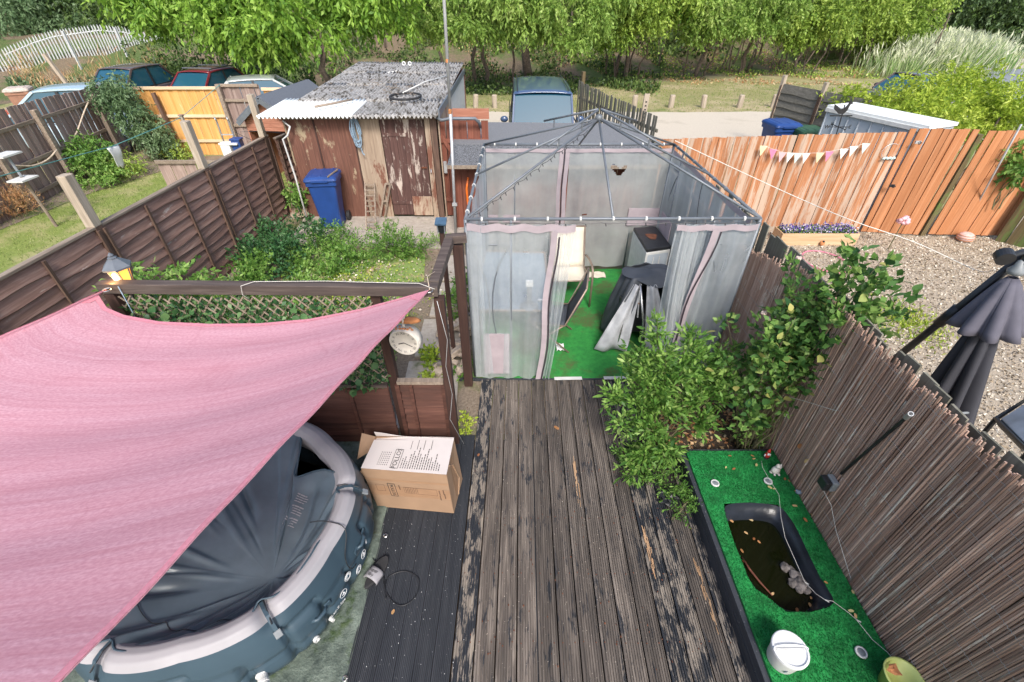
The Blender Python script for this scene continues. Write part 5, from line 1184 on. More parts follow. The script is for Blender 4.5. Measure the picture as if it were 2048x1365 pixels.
for b_ in buck:
    d_ = Vector((math.cos(b_), math.sin(b_), 0)); tn = Vector((-d_.y, d_.x, 0)); fc = facet(b_)
    pts = [SC + d_ * r_ + Vector((0, 0, z_)) for r_, z_ in ((.80, .60), (.84, .655), (.90, .665), (.95, .655), (.99, .61), (1.03, .54))]
    bb_ = MB(); P = []
    for p in pts: P += [p - tn * .012 + d_ * fc, p + tn * .012 + d_ * fc]
    bb_.add(P, [(2 * i, 2 * i + 1, 2 * i + 3, 2 * i + 2) for i in range(len(pts) - 1)]).build('strap', M['spa'], spa, solid=.003)
    q = SC + d_ * (1.035 + fc) + Vector((0, 0, .54)); MB().box(q, (.05, .045, .018), axes(d_ + Vector((0, 0, -.9)), tn)).build('buckle', M['grey'], spa, bevel=.004)
    MB().tube([SC + d_ * (.84 + fc) + Vector((0, 0, .668)) + tn * .02, SC + d_ * (.90 + fc) + Vector((0, 0, .67)) + tn * .014, SC + d_ * (1.0 + fc) + Vector((0, 0, .62))], .005, 6).build('cord', M['black'], spa)
def onwall(a_deg, z_, off=.012):
    a_ = math.radians(a_deg); r_ = np.interp(-z_, [-.63, -.52, -.40, -.28, -.16, -.06], [.985, 1.015, 1.04, 1.05, 1.04, 1.0]) + facet(a_)
    d_ = Vector((math.cos(a_), math.sin(a_), 0)); return SC + d_ * (r_ + off) + Vector((0, 0, z_)), d_, Vector((-d_.y, d_.x, 0))
# valves
for a_, z_, r_, ln in ((-57, .20, .032, .085), (-66, .26, .022, .05), (-69, .13, .02, .04), (-38, .16, .022, .04), (-30, .13, .014, .035), (-88, .07, .026, .08)):
    p, d_, tn = onwall(a_, z_, -.015); RMx = d_.to_track_quat('Z', 'Y').to_matrix()
    pr = [(r_ * 1.3, 0), (r_ * 1.3, .008), (r_, .01), (r_, ln * .5), (r_ * 1.12, ln * .52), (r_ * 1.12, ln * .7), (r_ * .95, ln * .72), (r_ * .95, ln), (r_ * .6, ln), (r_ * .55, ln * .7), (0, ln * .69)]
    MB().lathe(pr, p, 18, M=RMx).build('valve', M['offwhite'], spa, smooth=False)
# handles
for a_, z_ in ((-4, .40), (-33, .36)):
    p, d_, tn = onwall(a_, z_, -.01); MB().tube([p - tn * .06, p - tn * .03 + d_ * .028, p + tn * .03 + d_ * .028, p + tn * .06], .014, 8).build('handle', M['spa'], spa, smooth=True)
    for s_ in (-1, 1): MB().box(p + tn * .075 * s_ + d_ * .004, (.012, .05, .05), axes(d_, tn)).build('handle_patch', M['spa'], spa, bevel=.004)
# printed marks on the wall: ringed safety symbols and small lettering
for a_, z_, s_ in ((-6, .28, '0'), (-11, .22, '1'), (-17, .33, '1'), (-22, .26, '0')):
    p, d_, tn = onwall(a_, z_, .006); Q = axes(tn, Vector((0, 0, 1)) - d_ * .0)
    MB().tube([p + Q @ Vector((.034 * math.cos(t_), .034 * math.sin(t_), 0)) for t_ in np.linspace(0, 6.28, 22, endpoint=False)], .0022, 5, closed=True).build('safety_ring', M['white'], spa)
    if s_ == '1': MB().lathe([(0, .001), (.028, .0)], p, 20, M=Q).build('safety_disc', M['white'], spa)
    m_ = M['spa'] if s_ == '1' else M['white']; MB().ico(p + Q @ Vector((.003, .012, .003)), (.006, .006, .001)).build('symbol', m_, spa)
    MB().tube([p + Q @ Vector(c_) for c_ in ((.0, .008, .003), (-.004, -.006, .003), (.008, -.016, .003))], .003, 4).build('symbol', m_, spa); MB().tube([p + Q @ Vector(c_) for c_ in ((-.016, .0, .003), (.014, -.004, .003))], .0025, 4).build('symbol', m_, spa)
p, d_, tn = onwall(-26, .19, .004); text('lettering', 'Lay-Z-Spa', .035, M['white'], spa, p, axes(tn, Vector((0, 0, 1))))
p, d_, tn = onwall(-2, .33, .012); text('lettering', 'AIR', .03, M['white'], spa, p, axes(Vector((0, 0, 1)), -tn))
# warning print on the cover
for i in range(14):
    u0 = .092 ; 
    for j in range(3):
        c_ = G(566 + i * 4.0 + j * 3, 985 + i * 5.2 - 3 * j - (5 if i % 4 == 0 else 0), .50 - i * .001)
pc = G(582, 1010, .53); 
wp = Matrix.Rotation(math.radians(-18), 3, 'Z')
def coverz(x_, y_):
    best = None
    d_ = Vector((x_ - SC.x, y_ - SC.y)); s2 = Vector((x_, y_)) - sink; 
    for k in range(40):
        u_ = math.atan2(s2.y, s2.x)
        break
    a_ = math.atan2(s2.y, s2.x); 
    for _ in range(12):   # the ray from the low point that passes over (x, y)
        rim = Vector(coverp((a_ / (2 * math.pi)) % 1, 1.0)[:2]); cur = math.atan2(rim.y - sink.y, rim.x - sink.x); want = math.atan2(s2.y, s2.x); a_ += math.atan2(math.sin(want - cur), math.cos(want - cur)) * .8
    rim = Vector(coverp((a_ / (2 * math.pi)) % 1, 1.0)[:2]); v_ = s2.length / max(1e-6, (rim - sink).length); return coverp((a_ / (2 * math.pi)) % 1, min(1, v_))[2]
prt = thing('x', pc, None, None); bpy.data.objects.remove(prt)
for i in range(15):
    for (xa, xb) in ((-.055, -.03), (-.026, .012), (.016, .055 - .02 * (i % 3 == 0))):
        if i % 5 == 4: continue
        a_ = wp @ Vector((xa, .13 - i * .0175, 0)); c_ = wp @ Vector((xb, .13 - i * .0175, 0))
        a_ = Vector((pc.x + a_.x, pc.y + a_.y, 0)); c_ = Vector((pc.x + c_.x, pc.y + c_.y, 0)); a_.z = coverz(a_.x, a_.y) + .009; c_.z = coverz(c_.x, c_.y) + .009
        MB().bar(a_, c_, .007 if i % 5 else .010, .001).build('warning_print', M['spa_pale'], spa)
# cable over the rim down to the deck
pts = [G(620, 1045, .69), G(650, 1043, .70), G(690, 1058, .66)] + [onwall(-14, z_, .02)[0] for z_ in (.5, .35)] + [G(x_, y_, z_) for x_, y_, z_ in ((730, 1100, .05), (748, 1120, .02), (765, 1140, .015), (772, 1185, .012), (800, 1212, .012), (830, 1195, .012), (838, 1160, .012), (812, 1143, .012), (780, 1152, .012), (770, 1170, .016), (772, 1200, .012))]
def smooth_pts(pts, k=5):
    out = []
    for i in range(len(pts) - 1):
        p0, p1, p2, p3 = pts[max(0, i - 1)], pts[i], pts[i + 1], pts[min(len(pts) - 1, i + 2)]
        for j in range(k):
            t_ = j / k; out.append(.5 * ((2 * p1) + (-p0 + p2) * t_ + (2 * p0 - 5 * p1 + 4 * p2 - p3) * t_ ** 2 + (-p0 + 3 * p1 - 3 * p2 + p3) * t_ ** 3))
    return out + [pts[-1]]
tag(MB().tube(smooth_pts(pts), .004, 6).build('cable', M['black'], smooth=True), 'thin black cable running over the spa rim and coiling on the dark deck boards', 'cable')
# ---------------- slider sandal ----------------
h0, h1 = G(735, 1170, .03), G(770, 1120, .03); d_ = (h1 - h0).normalized(); tn = Vector((-d_.y, d_.x, 0)); c_ = (h0 + h1) / 2
T = thing('slider_sandal', (c_.x, c_.y, .01), 'black slider sandal with grey lettered strap left beside the spa', 'sandal')
sp_ = []
for k in range(24):
    a_ = k / 24 * 2 * math.pi; l_ = math.cos(a_) * .145; w_ = math.sin(a_) * (.048 + .010 * math.cos(a_) - .006 * math.cos(2 * a_)); sp_.append((c_.x + d_.x * l_ + tn.x * w_, c_.y + d_.y * l_ + tn.y * w_))
MB().prism(sp_, .014, .042).build('sole', M['rubber'], T, bevel=.006)
q = c_ - d_ * .035; strapm = plain('grey_strap', (.30, .29, .31), rough=.7)
MB().grid(lambda u, v: q + tn * (.062 * math.cos(math.pi * u)) + d_ * lerp(-.045, .05, v) + Vector((0, 0, -.012 + .07 * math.sin(math.pi * u) ** .7)), 14, 5).build('strap', strapm, T, smooth=True, solid=.005)
Q = axes(-tn * 1.0, d_); 
if Q.col[2].z < 0: Q = axes(tn, d_)
text('lettering', 'Super', .036, M['ink'], T, q + d_ * .018 + Vector((0, 0, .0635)), Q); text('lettering', 'dry', .034, M['black'], T, q - d_ * .018 + Vector((0, 0, .0635)), Q)
# ---------------- cardboard box ----------------
bt4 = [G(755, 1013, .012), G(908, 1027, .012), G(925, 958, .012), None]; bt4[3] = bt4[0] + (bt4[2] - bt4[1]) * 1.0
HB = .50; tp4 = [G(722, 937, HB), G(893, 950, HB), G(908, 877, HB), G(752, 873, HB)]
bx = thing('cardboard_box', sum([p for p in bt4], Vector()) / 4, 'large brown cardboard box with a pale printed top marked POLLOS', 'box')
b = MB(); b.add(bt4 + tp4, [(0, 1, 5, 4), (1, 2, 6, 5), (2, 3, 7, 6), (3, 0, 4, 7), (3, 2, 1, 0)]); b.build('carton', M['card'], bx)
tz = [p + Vector((0, 0, .003)) for p in tp4]
def topq(u, v): p = tz[0].lerp(tz[1], u).lerp(tz[3].lerp(tz[2], u), v); p = p.copy(); p.z += .004 * math.sin(u * 5) * v - (.03 * (1 - u * 2.2) if (u < .45 and v > .9) else 0); return p
MB().grid(topq, 16, 16).build('top_flap', M['card_top'], bx, solid=.003)
ux = (tz[1] - tz[0]).normalized(); vy = (tz[3] - tz[0]).normalized()
MB().grid(lambda u, v: tz[3].lerp(tz[2], u) + Vector((0, -.02 * v * (1 - u), .0 + .075 * v * (1 - u) ** 1.2 * (.6 + .4 * math.cos(u * 6)))) + vy * (.0 + .004), 16, 4).build('raised_flap', M['card_top'], bx, solid=.003)
MB().grid(lambda u, v: tz[3].lerp(tz[0], .02 + .5 * u) + Vector((-.12 * v, 0, .05 * v * (1 - u) - .10 * v * u)), 8, 5).build('side_flap', M['card'], bx, solid=.004)
MB().grid(lambda u, v: tz[0].lerp(bt4[0], .05 + .25 * u) + Vector((-.05 * v, .03 * u, -.04 * v)), 4, 3).build('torn_flap', M['card'], bx, solid=.003)
fN = (tp4[1] - tp4[0]).cross(bt4[0] - tp4[0]).normalized()
if fN.y > 0: fN = -fN
L0 = lambda s_, t_, off=.0015: tp4[0].lerp(tp4[1], s_).lerp(bt4[0].lerp(bt4[1], s_), t_) + fN * off
tape = plain('brown_tape', (.33, .20, .12), rough=.35, var=.08)
MB().add([L0(0, .42, .001), L0(1, .40, .001), L0(1, .64, .001), L0(0, .66, .001)], [(0, 1, 2, 3)]).build('tape', tape, bx)
MB().add([L0(0, .24, .0008), L0(1, .23, .0008), L0(1, .27, .0008), L0(0, .28, .0008)], [(0, 1, 2, 3)]).build('crease', M['card_top'] if False else tape, bx)
def outline(name, c4_, w_, mat):
    for i in range(4): MB().bar(c4_[i], c4_[(i + 1) % 4], w_, .0008, up=fN if name == 'front' else (0, 0, 1)).build('printed_frame', mat, bx)
# top print
TQ = lambda s_, t_: tz[0].lerp(tz[1], s_).lerp(tz[3].lerp(tz[2], s_), t_) + Vector((0, 0, .0045))
outline('top', [TQ(.33, .06), TQ(.42, .06), TQ(.42, .60), TQ(.33, .60)], .004, M['ink']); text('lettering', 'POLLOS', .060, M['ink'], bx, TQ(.375, .33), axes(vy, -ux), kern=1.02)
for k in range(17):
    s_ = .45 + k * .028; ln = [.30, .34, .2, .42, .5, .34, .62, .4, .36, .45, .58, .3, .36, .25, .4, .22, .2][k]
    t0 = .07; 
    while t0 < ln + .05:
        t1 = t0 + random.uniform(.02, .07); MB().bar(TQ(s_, t0), TQ(s_, t1), .007, .0006).build('print_line', M['ink'], bx); t0 = t1 + .018
for k, s_ in enumerate((.50, .58, .66, .75)): MB().bar(TQ(s_, .62), TQ(s_ - .005, .9 - .03 * (k == 0)), .004, .0006).build('print_rule', M['ink'], bx)
for k in range(6):
    for t0 in np.arange(.12, .5, .06): MB().bar(TQ(.17 + k * .022, t0), TQ(.17 + k * .022, t0 + .03), .005, .0006).build('print_line', M['ink'], bx)
# front print
outline('front', [L0(.25, .33, .002), L0(.335, .34, .002), L0(.335, .66, .002), L0(.25, .65, .002)], .005, M['ink'])
dn = (bt4[0] - tp4[0]).normalized(); text('lettering', 'POLLOS', .040, M['ink'], bx, L0(.292, .50, .003), axes(dn, ux), kern=.95)
outline('front', [L0(.44, .40, .002), L0(.84, .41, .002), L0(.84, .56, .002), L0(.44, .55, .002)], .002, M['ink_brown'])
for k in range(8): MB().bar(L0(.46 + k * .02, .41, .002), L0(.46 + k * .02, .54, .002), .004, .0006, up=fN).build('printed_bar', M['ink_brown'], bx)
outline('front', [L0(.10, .38, .002), L0(.20, .38, .002), L0(.20, .54, .002), L0(.10, .54, .002)], .002, M['ink_brown'])
for s_, t_ in ((.87, .42), (.87, .55), (.92, .40), (.385, .36), (.93, .5)): MB().bar(L0(s_, t_, .002), L0(s_ + .004, t_ + .12, .002), .010, .0006, up=fN).build('print_line', M['ink_brown'], bx)
# side: strap and tape
S0 = lambda s_, t_, o_=.002: tp4[1].lerp(tp4[2], s_).lerp(bt4[1].lerp(bt4[2], s_), t_) + Vector((o_, 0, 0))
MB().tube([S0(.25, .02, .004), S0(.5, .2, .006), S0(.62, .5, .006), S0(.75, .75, .006), S0(.5, .97, .005)], .006, 5).build('cord', M['card'], bx)
MB().add([S0(.4, .1), S0(.62, .08), S0(.62, .95), S0(.4, .95)], [(0, 1, 2, 3)]).build('tape', tape, bx)
# ---------------- old shed with corrugated roof ----------------
sh = thing('old_shed', (-2.9, 11.8, 0), 'long ramshackle brown shed with a lichen covered corrugated roof', 'shed')
SX0, SX1, SY0, SY1 = -4.28, -1.38, 9.28, 14.9
def roof_z(y): return lerp(1.98, 2.17, (y - 8.95) / 6)
cols = [(-4.62, -3.72), (-3.78, -2.92), (-2.98, -2.12), (-2.18, -1.36)]; rows = [(8.98, 10.4), (10.2, 12.0), (11.8, 13.5), (13.3, 15.0)]
for ri, (ya, yb) in enumerate(rows):
    for ci, (xa, xb) in enumerate(cols):
        if ri == 0 and ci == 0: yb_ = 10.45
        else: yb_ = yb
        kx = (0 if ri < 1 else .26 if ci == 0 else 0)
        dz = .007 * ((ri + ci) % 2) + .004 * ri; mat = M['white_sheet'] if (ri == 0 and ci < 2) else M['corr']
        xa_ = xa + kx; nu = int((xb - xa_) / .012)
        rag = [random.uniform(-.02, .02) for _ in range(nu + 2)]
        MB().grid(lambda u, v: (lerp(xa_, xb, u), lerp(ya + .0, yb_, v), roof_z(lerp(ya, yb_, v)) + dz + .024 * math.sin(lerp(xa_, xb, u) * 2 * math.pi / .076)), nu, 6).build('roof_sheet', mat, sh, smooth=True, solid=.006)
# front wall: sheets, cover strips, door, posts
def frontbox(name, x0, x1, z0, z1, mat, y=SY0, th=.02, **k): return MB().box(((x0 + x1) / 2, y, (z0 + z1) / 2), (x1 - x0, th, z1 - z0)).build(name, mat, sh, **k)
frontbox('wall_sheet', SX0, -3.74, 0, 1.92, M['shed_ply']); frontbox('wall_sheet', -3.72, -3.02, 0, 1.92, M['shed_ply'], y=9.284); frontbox('wall_sheet', -3.0, -2.50, 0, 1.90, M['shed_pale'])
frontbox('cover_strip', -3.745, -3.715, 0, 1.9, M['post_dark'], y=9.265); frontbox('cover_strip', -3.025, -3.0, .4, 1.9, M['post_dark'], y=9.265)
for k in range(6):
    x_ = -2.48 + k * .137; MB().box((x_ + .067, 9.262, .98), (.132, .024, 1.86)).build('door_board', M['door_brown'], sh)
frontbox('door_rail', -2.46, -2.0, 1.60, 1.66, M['door_brown'], y=9.243); frontbox('door_rail', -2.47, -1.67, .28, .34, M['door_brown'], y=9.243)
frontbox('door_post', -1.64, -1.54, 0, 1.93, M['shed_pale'], y=9.25, th=.07); frontbox('corner_post', -1.53, -1.42, 0, 1.95, M['batten'], y=9.26, th=.08)
frontbox('fascia', -4.3, -1.4, 1.90, 1.96, M['rail_tan'], y=9.24, th=.03)
MB().box((-1.74, 9.235, 1.02), (.10, .02, .03)).build('hasp', M['rust'], sh); MB().tube([(-1.60, 9.20, 1.0), (-1.60, 9.17, .95), (-1.60, 9.20, .92)], .012, 8).build('padlock', M['chrome'], sh)
MB().box((SX0, 12, .95), (.03, 5.5, 1.95)).build('side_wall', M['shed_ply'], sh)
for k in range(9): MB().box((SX1, 9.55 + k * .62, 1.0), (.025, .60, 1.98)).build('side_panel', M['offwhite'] if k > 2 else M['shed_pale'], sh)
MB().box((SX1 + .03, 12.0, 2.0), (.03, 5.6, .13)).build('barge_board', M['steelgrey'], sh); MB().box((-2.8, 14.9, 1.0), (2.9, .03, 2.1)).build('back_wall', M['shed_ply'], sh)
MB().box((-1.85, 9.22, .25), (.4, .01, .4)).build('peeled_patch', M['shed_pale'], sh)
# things on and against the shed
def xyz(px, py, y): p = V(px, py, y); return p
c_ = G(811, 193, 2.10); T = thing('bicycle_tyre', c_, 'worn bicycle tyre lying on the corrugated shed roof', 'tyre')
MB().tube([c_ + Vector((.31 * math.cos(a_), .36 * math.sin(a_), .0)) for a_ in np.linspace(0, 6.28, 36, endpoint=False)], .022, 8, closed=True).build('tread', M['rubber'], T, smooth=True)
for px in (808, 820):
    c_ = G(px, 131, 2.22); T = thing('insulator', c_, 'small white ring shaped fitting at the far ridge of the shed, ' + ('left' if px == 808 else 'right') + ' of the pair', 'ring')
    MB().tube([c_ + Vector((.04 * math.cos(a_), 0, .04 * math.sin(a_) + .04)) for a_ in np.linspace(0, 6.28, 14, endpoint=False)], .012, 7, closed=True).build('ring', M['white'], T, smooth=True)
for pts, r_, m_, lb in (([(630, 214), (668, 207), (705, 199)], .02, 'rail_tan', 'strip of grey debris lying on the white roof sheet'), ([(775, 146), (800, 142), (825, 136)], .018, 'offwhite', 'short pale stick near the far edge of the shed roof'), ([(806, 186), (850, 164), (895, 152)], .014, 'offwhite', 'long pale branch lying across the corrugated shed roof')):
    tag(MB().tube([G(x_, y_, 2.08 + .0007 * (235 - y_)) for x_, y_ in pts], r_, 6).build('debris_strip' if 'strip' in lb else 'stick', M[m_], smooth=True), lb, 'stick')
b = MB(); 
for k in range(90):
    c_ = G(random.gauss(770, 45), random.gauss(172, 14), 2.12); b.bar(c_, c_ + Vector((random.uniform(-.1, .1), random.uniform(-.1, .1), .01)), .012, .008)
tag(b.build('roof_litter', M['rail_tan']), 'scatter of dry twigs and leaf litter on the corrugated roof', 'litter', kind='stuff')
# rope bundle
c_ = V(708, 235, 9.22); T = thing('rope_coil', c_, 'bundle of looped blue grey rope hanging on the shed front', 'rope')
for k in range(7):
    w_ = .05 + .012 * (k % 4); l_ = .42 + .05 * (k % 3); MB().tube([c_ + Vector((w_ * math.cos(a_) + .02 * math.sin(a_ * .5 + k), -.02 - .008 * k, -l_ / 2 + l_ / 2 * math.sin(a_))) for a_ in np.linspace(0, 6.28, 20, endpoint=False)], .011, 6, closed=True).build('loop', M['rope_blue'], T, smooth=True)
MB().tube([c_ + Vector((.02, -.05, -.4)), c_ + Vector((.05, -.05, -.62)), c_ + Vector((.08, -.05, -.66))], .012, 6).build('tail', M['rope_blue'], T)
# wooden rack leaning on the front wall
for (bx0, w_, lb, rungs, dx) in ((733, .19, 'small weathered ladder shaped rack leaning on the shed front', 9, 0), (760, .10, 'narrow grey wooden frame leaning beside the ladder rack', 0, 1)):
    b0 = G(bx0, 462 - 26 * dx, 0); t0 = V(bx0 - 3 + 14 * dx, 366 + 2 * dx, 9.20); T = thing('wooden_rack', b0, lb, 'rack'); sx_ = Vector((w_, 0, 0))
    for s_ in (0, 1): MB().bar(b0 + sx_ * s_, t0 + sx_ * s_, .022, .035).build('rail', M['rail_tan'], T)
    for k in range(rungs): q = b0.lerp(t0, (k + .6) / rungs); MB().bar(q, q + sx_, .02, .022).build('rung', M['rail_tan'], T)
    if not rungs: MB().bar(t0, t0 + sx_, .03, .03).build('head', M['rail_tan'], T); MB().bar(b0.lerp(t0, .5), b0.lerp(t0, .5) + sx_, .03, .03).build('cross_bar', M['rail_tan'], T)
# pale pipe down the shed's left corner, planks and green bag
tag(MB().tube([(-4.25, 9.18, 1.88), (-4.12, 9.12, 1.8), (-4.2, 9.1, 1.65), (-4.32, 9.12, 1.58), (-4.28, 9.1, .9), (-4.24, 9.0, .02)], .018, 8).build('drain_pipe', M['offwhite'], smooth=True), 'pale crooked pipe down the left corner of the shed', 'pipe')
p = G(600, 436, 0); T = thing('plank', p, 'bare plywood offcut propped between the lap fence and the blue bin', 'plank'); MB().bar(p, p + Vector((-.12, .35, .42)), .36, .02, up=(0, -1, .6)).build('board', M['shed_pale'], T)
p = G(632, 430, 0); tag(MB().ico(p + Vector((0, .1, .16)), (.09, .08, .18), lumpy=.3, n=9, m=7).build('plastic_bag', plain('green_bag', (.05, .36, .12), rough=.4), smooth=True), 'crumpled green plastic bag beside the blue wheelie bin', 'bag')
# wheelie bins
def wheelie(name, label, loc, rz, mat, s=1., lidmat=None, group=None, ajar=0):
    T = thing(name, loc, label, 'wheelie bin', group); R = Matrix.Rotation(rz, 3, 'Z'); L = Vector(loc); q = lambda x_, y_, z_: L + R @ (Vector((x_, y_, z_)) * s)
    def ring(w_, d_, z_, yo=0, r_=.05, n=4):
        out = []
        for cx, cy, a0 in ((w_ - r_, d_ - r_, 0), (-w_ + r_, d_ - r_, 90), (-w_ + r_, -d_ + r_, 180), (w_ - r_, -d_ + r_, 270)):
            for k in range(n):
                a_ = math.radians(a0 + 90 * k / (n - 1)); out.append(q(cx + r_ * math.cos(a_), cy + r_ * math.sin(a_) + yo, z_))
        return out
    def loft(rings, name_, m_, **k):
        n = len(rings[0]); vs = [p for r_ in rings for p in r_]; fs = [(j * n + i, j * n + (i + 1) % n, (j + 1) * n + (i + 1) % n, (j + 1) * n + i) for j in range(len(rings) - 1) for i in range(n)]
        fs += [tuple(range(n - 1, -1, -1)), tuple((len(rings) - 1) * n + i for i in range(n))]; return MB().add(vs, fs).build(name_, m_, T, smooth=False, **k)
    loft([ring(.20, .22, .05), ring(.205, .235, .3), ring(.255, .275, .88), ring(.285, .30, .89), ring(.285, .30, .96), ring(.26, .28, .965)], 'body', mat)
    lm_ = lidmat or mat
    LID = loft([ring(.295, .31, .965), ring(.30, .32, .985), ring(.29, .31, 1.02), ring(.25, .26, 1.05), ring(.15, .16, 1.06)], 'lid', lm_)
    for s_ in (-1, 0, 1): MB().bar(q(s_ * .17, -.24, 1.052), q(s_ * .17, .26, 1.052), .035 * s, .02 * s).build('lid_rib', lm_, LID, bevel=.005)
    MB().tube([q(-.22, .33, 1.0), q(.22, .33, 1.0)], .016 * s, 8).build('handle', lm_, T)
    MB().box(q(0, -.322, .985), (.3 * s, .03 * s, .03 * s), R).build('lid_grip', lm_, T)
    MB().tube([q(-.27, .25, .11), q(.27, .25, .11)], .012 * s, 6).build('axle', M['black'], T)
    for s_ in (-1, 1):
        MB().tube([q(s_ * .225, .25, .10), q(s_ * .285, .25, .10)], .10 * s, 18).build('wheel', M['rubber'], T)
    MB().box(q(-.07, -.246, .70), (.06 * s, .004, .015 * s), R).build('label_print', M['white'], T)
    return T
wheelie('wheelie_bin', 'royal blue wheelie bin standing in front of the brown shed', (-3.62, 8.82, 0), .12, M['bin_blue'])
T = thing('lid_litter', (-3.5, 8.7, 1.0), 'scrap of grey stick resting on the blue bin lid', 'stick'); MB().tube([(-3.42, 8.55, 1.06), (-3.36, 8.95, 1.07)], .015, 6).build('twig', M['rail_tan'], T)
wheelie('wheelie_bin', 'blue wheelie bin behind the orange fence by the track', (6.98, 12.75, GZ), .1, M['bin_blue'], 1.2)
wheelie('wheelie_bin', 'dark green lidded wheelie bin beside the pale metal shed', (7.50, 12.35, GZ), .0, M['bin_green'], 1.13)
wheelie('wheelie_bin', 'red brown wheelie bin with a pale dusty lid at the far left edge', (-17.2, 17.9, GZ), .5, M['bin_brown'], 1.2, lidmat=plain('dusty_lid', (.50, .42, .36), rough=.7, var=.3))
wheelie('wheelie_bin', 'bright orange red bin cut off by the left edge of the photo', (-14.75, 14.4, GZ), .4, plain('orange_red_plastic', (.48, .10, .045), rough=.5), 1.1)
# brown gate with drain pipe right of the shed
g = board_fence('brown_gate', 'red brown ledged gate between the old shed and the felt roofed shed', (-1.40, 9.34), (-.45, 9.34), 0, 1.86, 1.86, .14, M['gate_red'], (0, -1), rails=(1.5, .35), rm=M['gate_red'], topvar=.003, cat='gate', prail=.02)
MB().bar((-1.36, 9.30, 1.62), (-.98, 9.30, .95), .07, .03, up=(0, 1, 0)).build('brace', M['gate_red'], g); MB().box((-1.32, 9.27, 1.02), (.06, .05, .22)).build('latch', M['galv'], g)
tag(MB().tube([(-1.42, 9.2, 1.94), (-1.3, 9.15, 1.90), (-1.15, 9.15, 1.93), (-.9, 9.15, 1.93), (-.68, 9.15, 1.93), (-.62, 9.2, 1.86), (-.6, 9.3, 1.75)], .028, 8).build('drain_pipe', M['steelgrey'], smooth=True), 'dark grey hose pipe running along the top of the red brown gate', 'pipe')
tag(MB().box((-.98, 11.5, 1.55), (.9, .05, .22)).build('fascia_board', M['gable_red']), 'short red painted board behind the red brown gate', 'board')
tag(MB().tube([(-.83, 8.70, 1.0), (-.87, 8.68, .8), (-.86, 8.66, .5), (-.80, 8.66, .12)], .02, 8).build('orange_hose', plain('orange_plastic', (.75, .16, .02), rough=.4), smooth=True), 'bent orange pipe hanging on the brown wall under the felt roof', 'pipe')
# low shed with felt roof behind the gazebo
ls = thing('felt_roof_shed', (.85, 9.6, 0), 'low brown shed with a grey felt roof behind the gazebo', 'shed')
e_l, e_r = V(880, 333, 8.35), V(1345, 336, 8.35); zE = 1.33
xl, xr_ = -1.16, 2.66
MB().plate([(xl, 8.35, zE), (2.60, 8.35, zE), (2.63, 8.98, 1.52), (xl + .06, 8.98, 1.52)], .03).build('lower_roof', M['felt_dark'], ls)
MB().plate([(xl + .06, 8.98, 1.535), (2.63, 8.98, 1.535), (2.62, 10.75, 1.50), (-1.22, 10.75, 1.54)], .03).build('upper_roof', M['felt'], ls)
MB().bar((xl, 8.34, zE - .03), (2.6, 8.34, zE - .03), .025, .06).build('fascia', M['rail_tan'], ls)
for k in range(26): MB().box((-1.03 + k * .14, 8.72, .64), (.134, .02, 1.28)).build('board', M['gate_red'], ls)
MB().box((-1.11, 9.6, .7), (.02, 1.9, 1.4)).build('side_wall', M['gate_red'], ls); MB().box((2.5, 9.6, .7), (.02, 1.9, 1.4)).build('side_wall', M['gate_red'], ls)
# little gable roofed shed
def gable(name, label, c_, w_, l_, eav, rid, rz, rm_, wm_, cat='shed'):
    T = thing(name, c_, label, cat); R = Matrix.Rotation(rz, 3, 'Z'); L = Vector(c_); q = lambda x_, y_, z_: L + R @ Vector((x_, y_, z_))
    for s_ in (-1, 1):
        pl_ = [q(0, -l_ / 2, rid), q(0, l_ / 2, rid), q(s_ * w_ * .58, l_ / 2, eav - .06), q(s_ * w_ * .58, -l_ / 2, eav - .06)]
        if s_ > 0: pl_ = pl_[::-1]
        MB().plate(pl_, -.04).build('roof', rm_, T); MB().bar(q(0, -l_ / 2 - .01, rid - .05), q(s_ * w_ * .58, -l_ / 2 - .01, eav - .12), .03, .10).build('barge_board', M['steelgrey'], T)
    n = 8
    for k in range(n):
        z0 = eav - .3 + (rid - eav + .22) * k / n; h_ = (rid - eav + .22) / n; hw = w_ / 2 if z0 < eav else w_ / 2 * max(.04, (rid - .06 - z0) / (rid - eav))
        MB().box(q(0, -l_ / 2 + .16, z0 + h_ / 2), (hw * 2, .025, h_ * .95), R).build('board', wm_, T)
    for s_ in (-1, 1): MB().box(q(s_ * w_ / 2, 0, eav / 2), (.03, l_ - .3, eav), R).build('side_wall', wm_, T)
    MB().box(q(0, l_ / 2 - .2, eav / 2), (w_, .03, eav), R).build('back_wall', wm_, T); return T
gable('gable_shed', 'small red brown shed with slate blue felt gable roof beyond the lap fence', (-5.62, 12.75, GZ), 1.18, 2.5, 1.56, 2.0, -.10, M['felt_blue'], M['gable_red'])
for k in range(14): # clutter in the gap behind the fence
    pass
cl_ = thing('scrap_pile', (-4.9, 11.6, 0), 'jumble of dark scrap timber and plastic wedged behind the lap fence', 'scrap')
for k in range(16):
    c_ = Vector((random.uniform(-5.2, -4.45), random.uniform(10.9, 11.9), random.uniform(.2, 1.25))); d_ = Vector((random.uniform(-.3, .3), random.uniform(-.3, .3), random.uniform(-.3, .3)))
    MB().bar(c_ - d_, c_ + d_, .08, .03).build('offcut', random.choice([M['black'], M['rail_tan'], M['steelgrey'], M['gate_red']]), cl_)
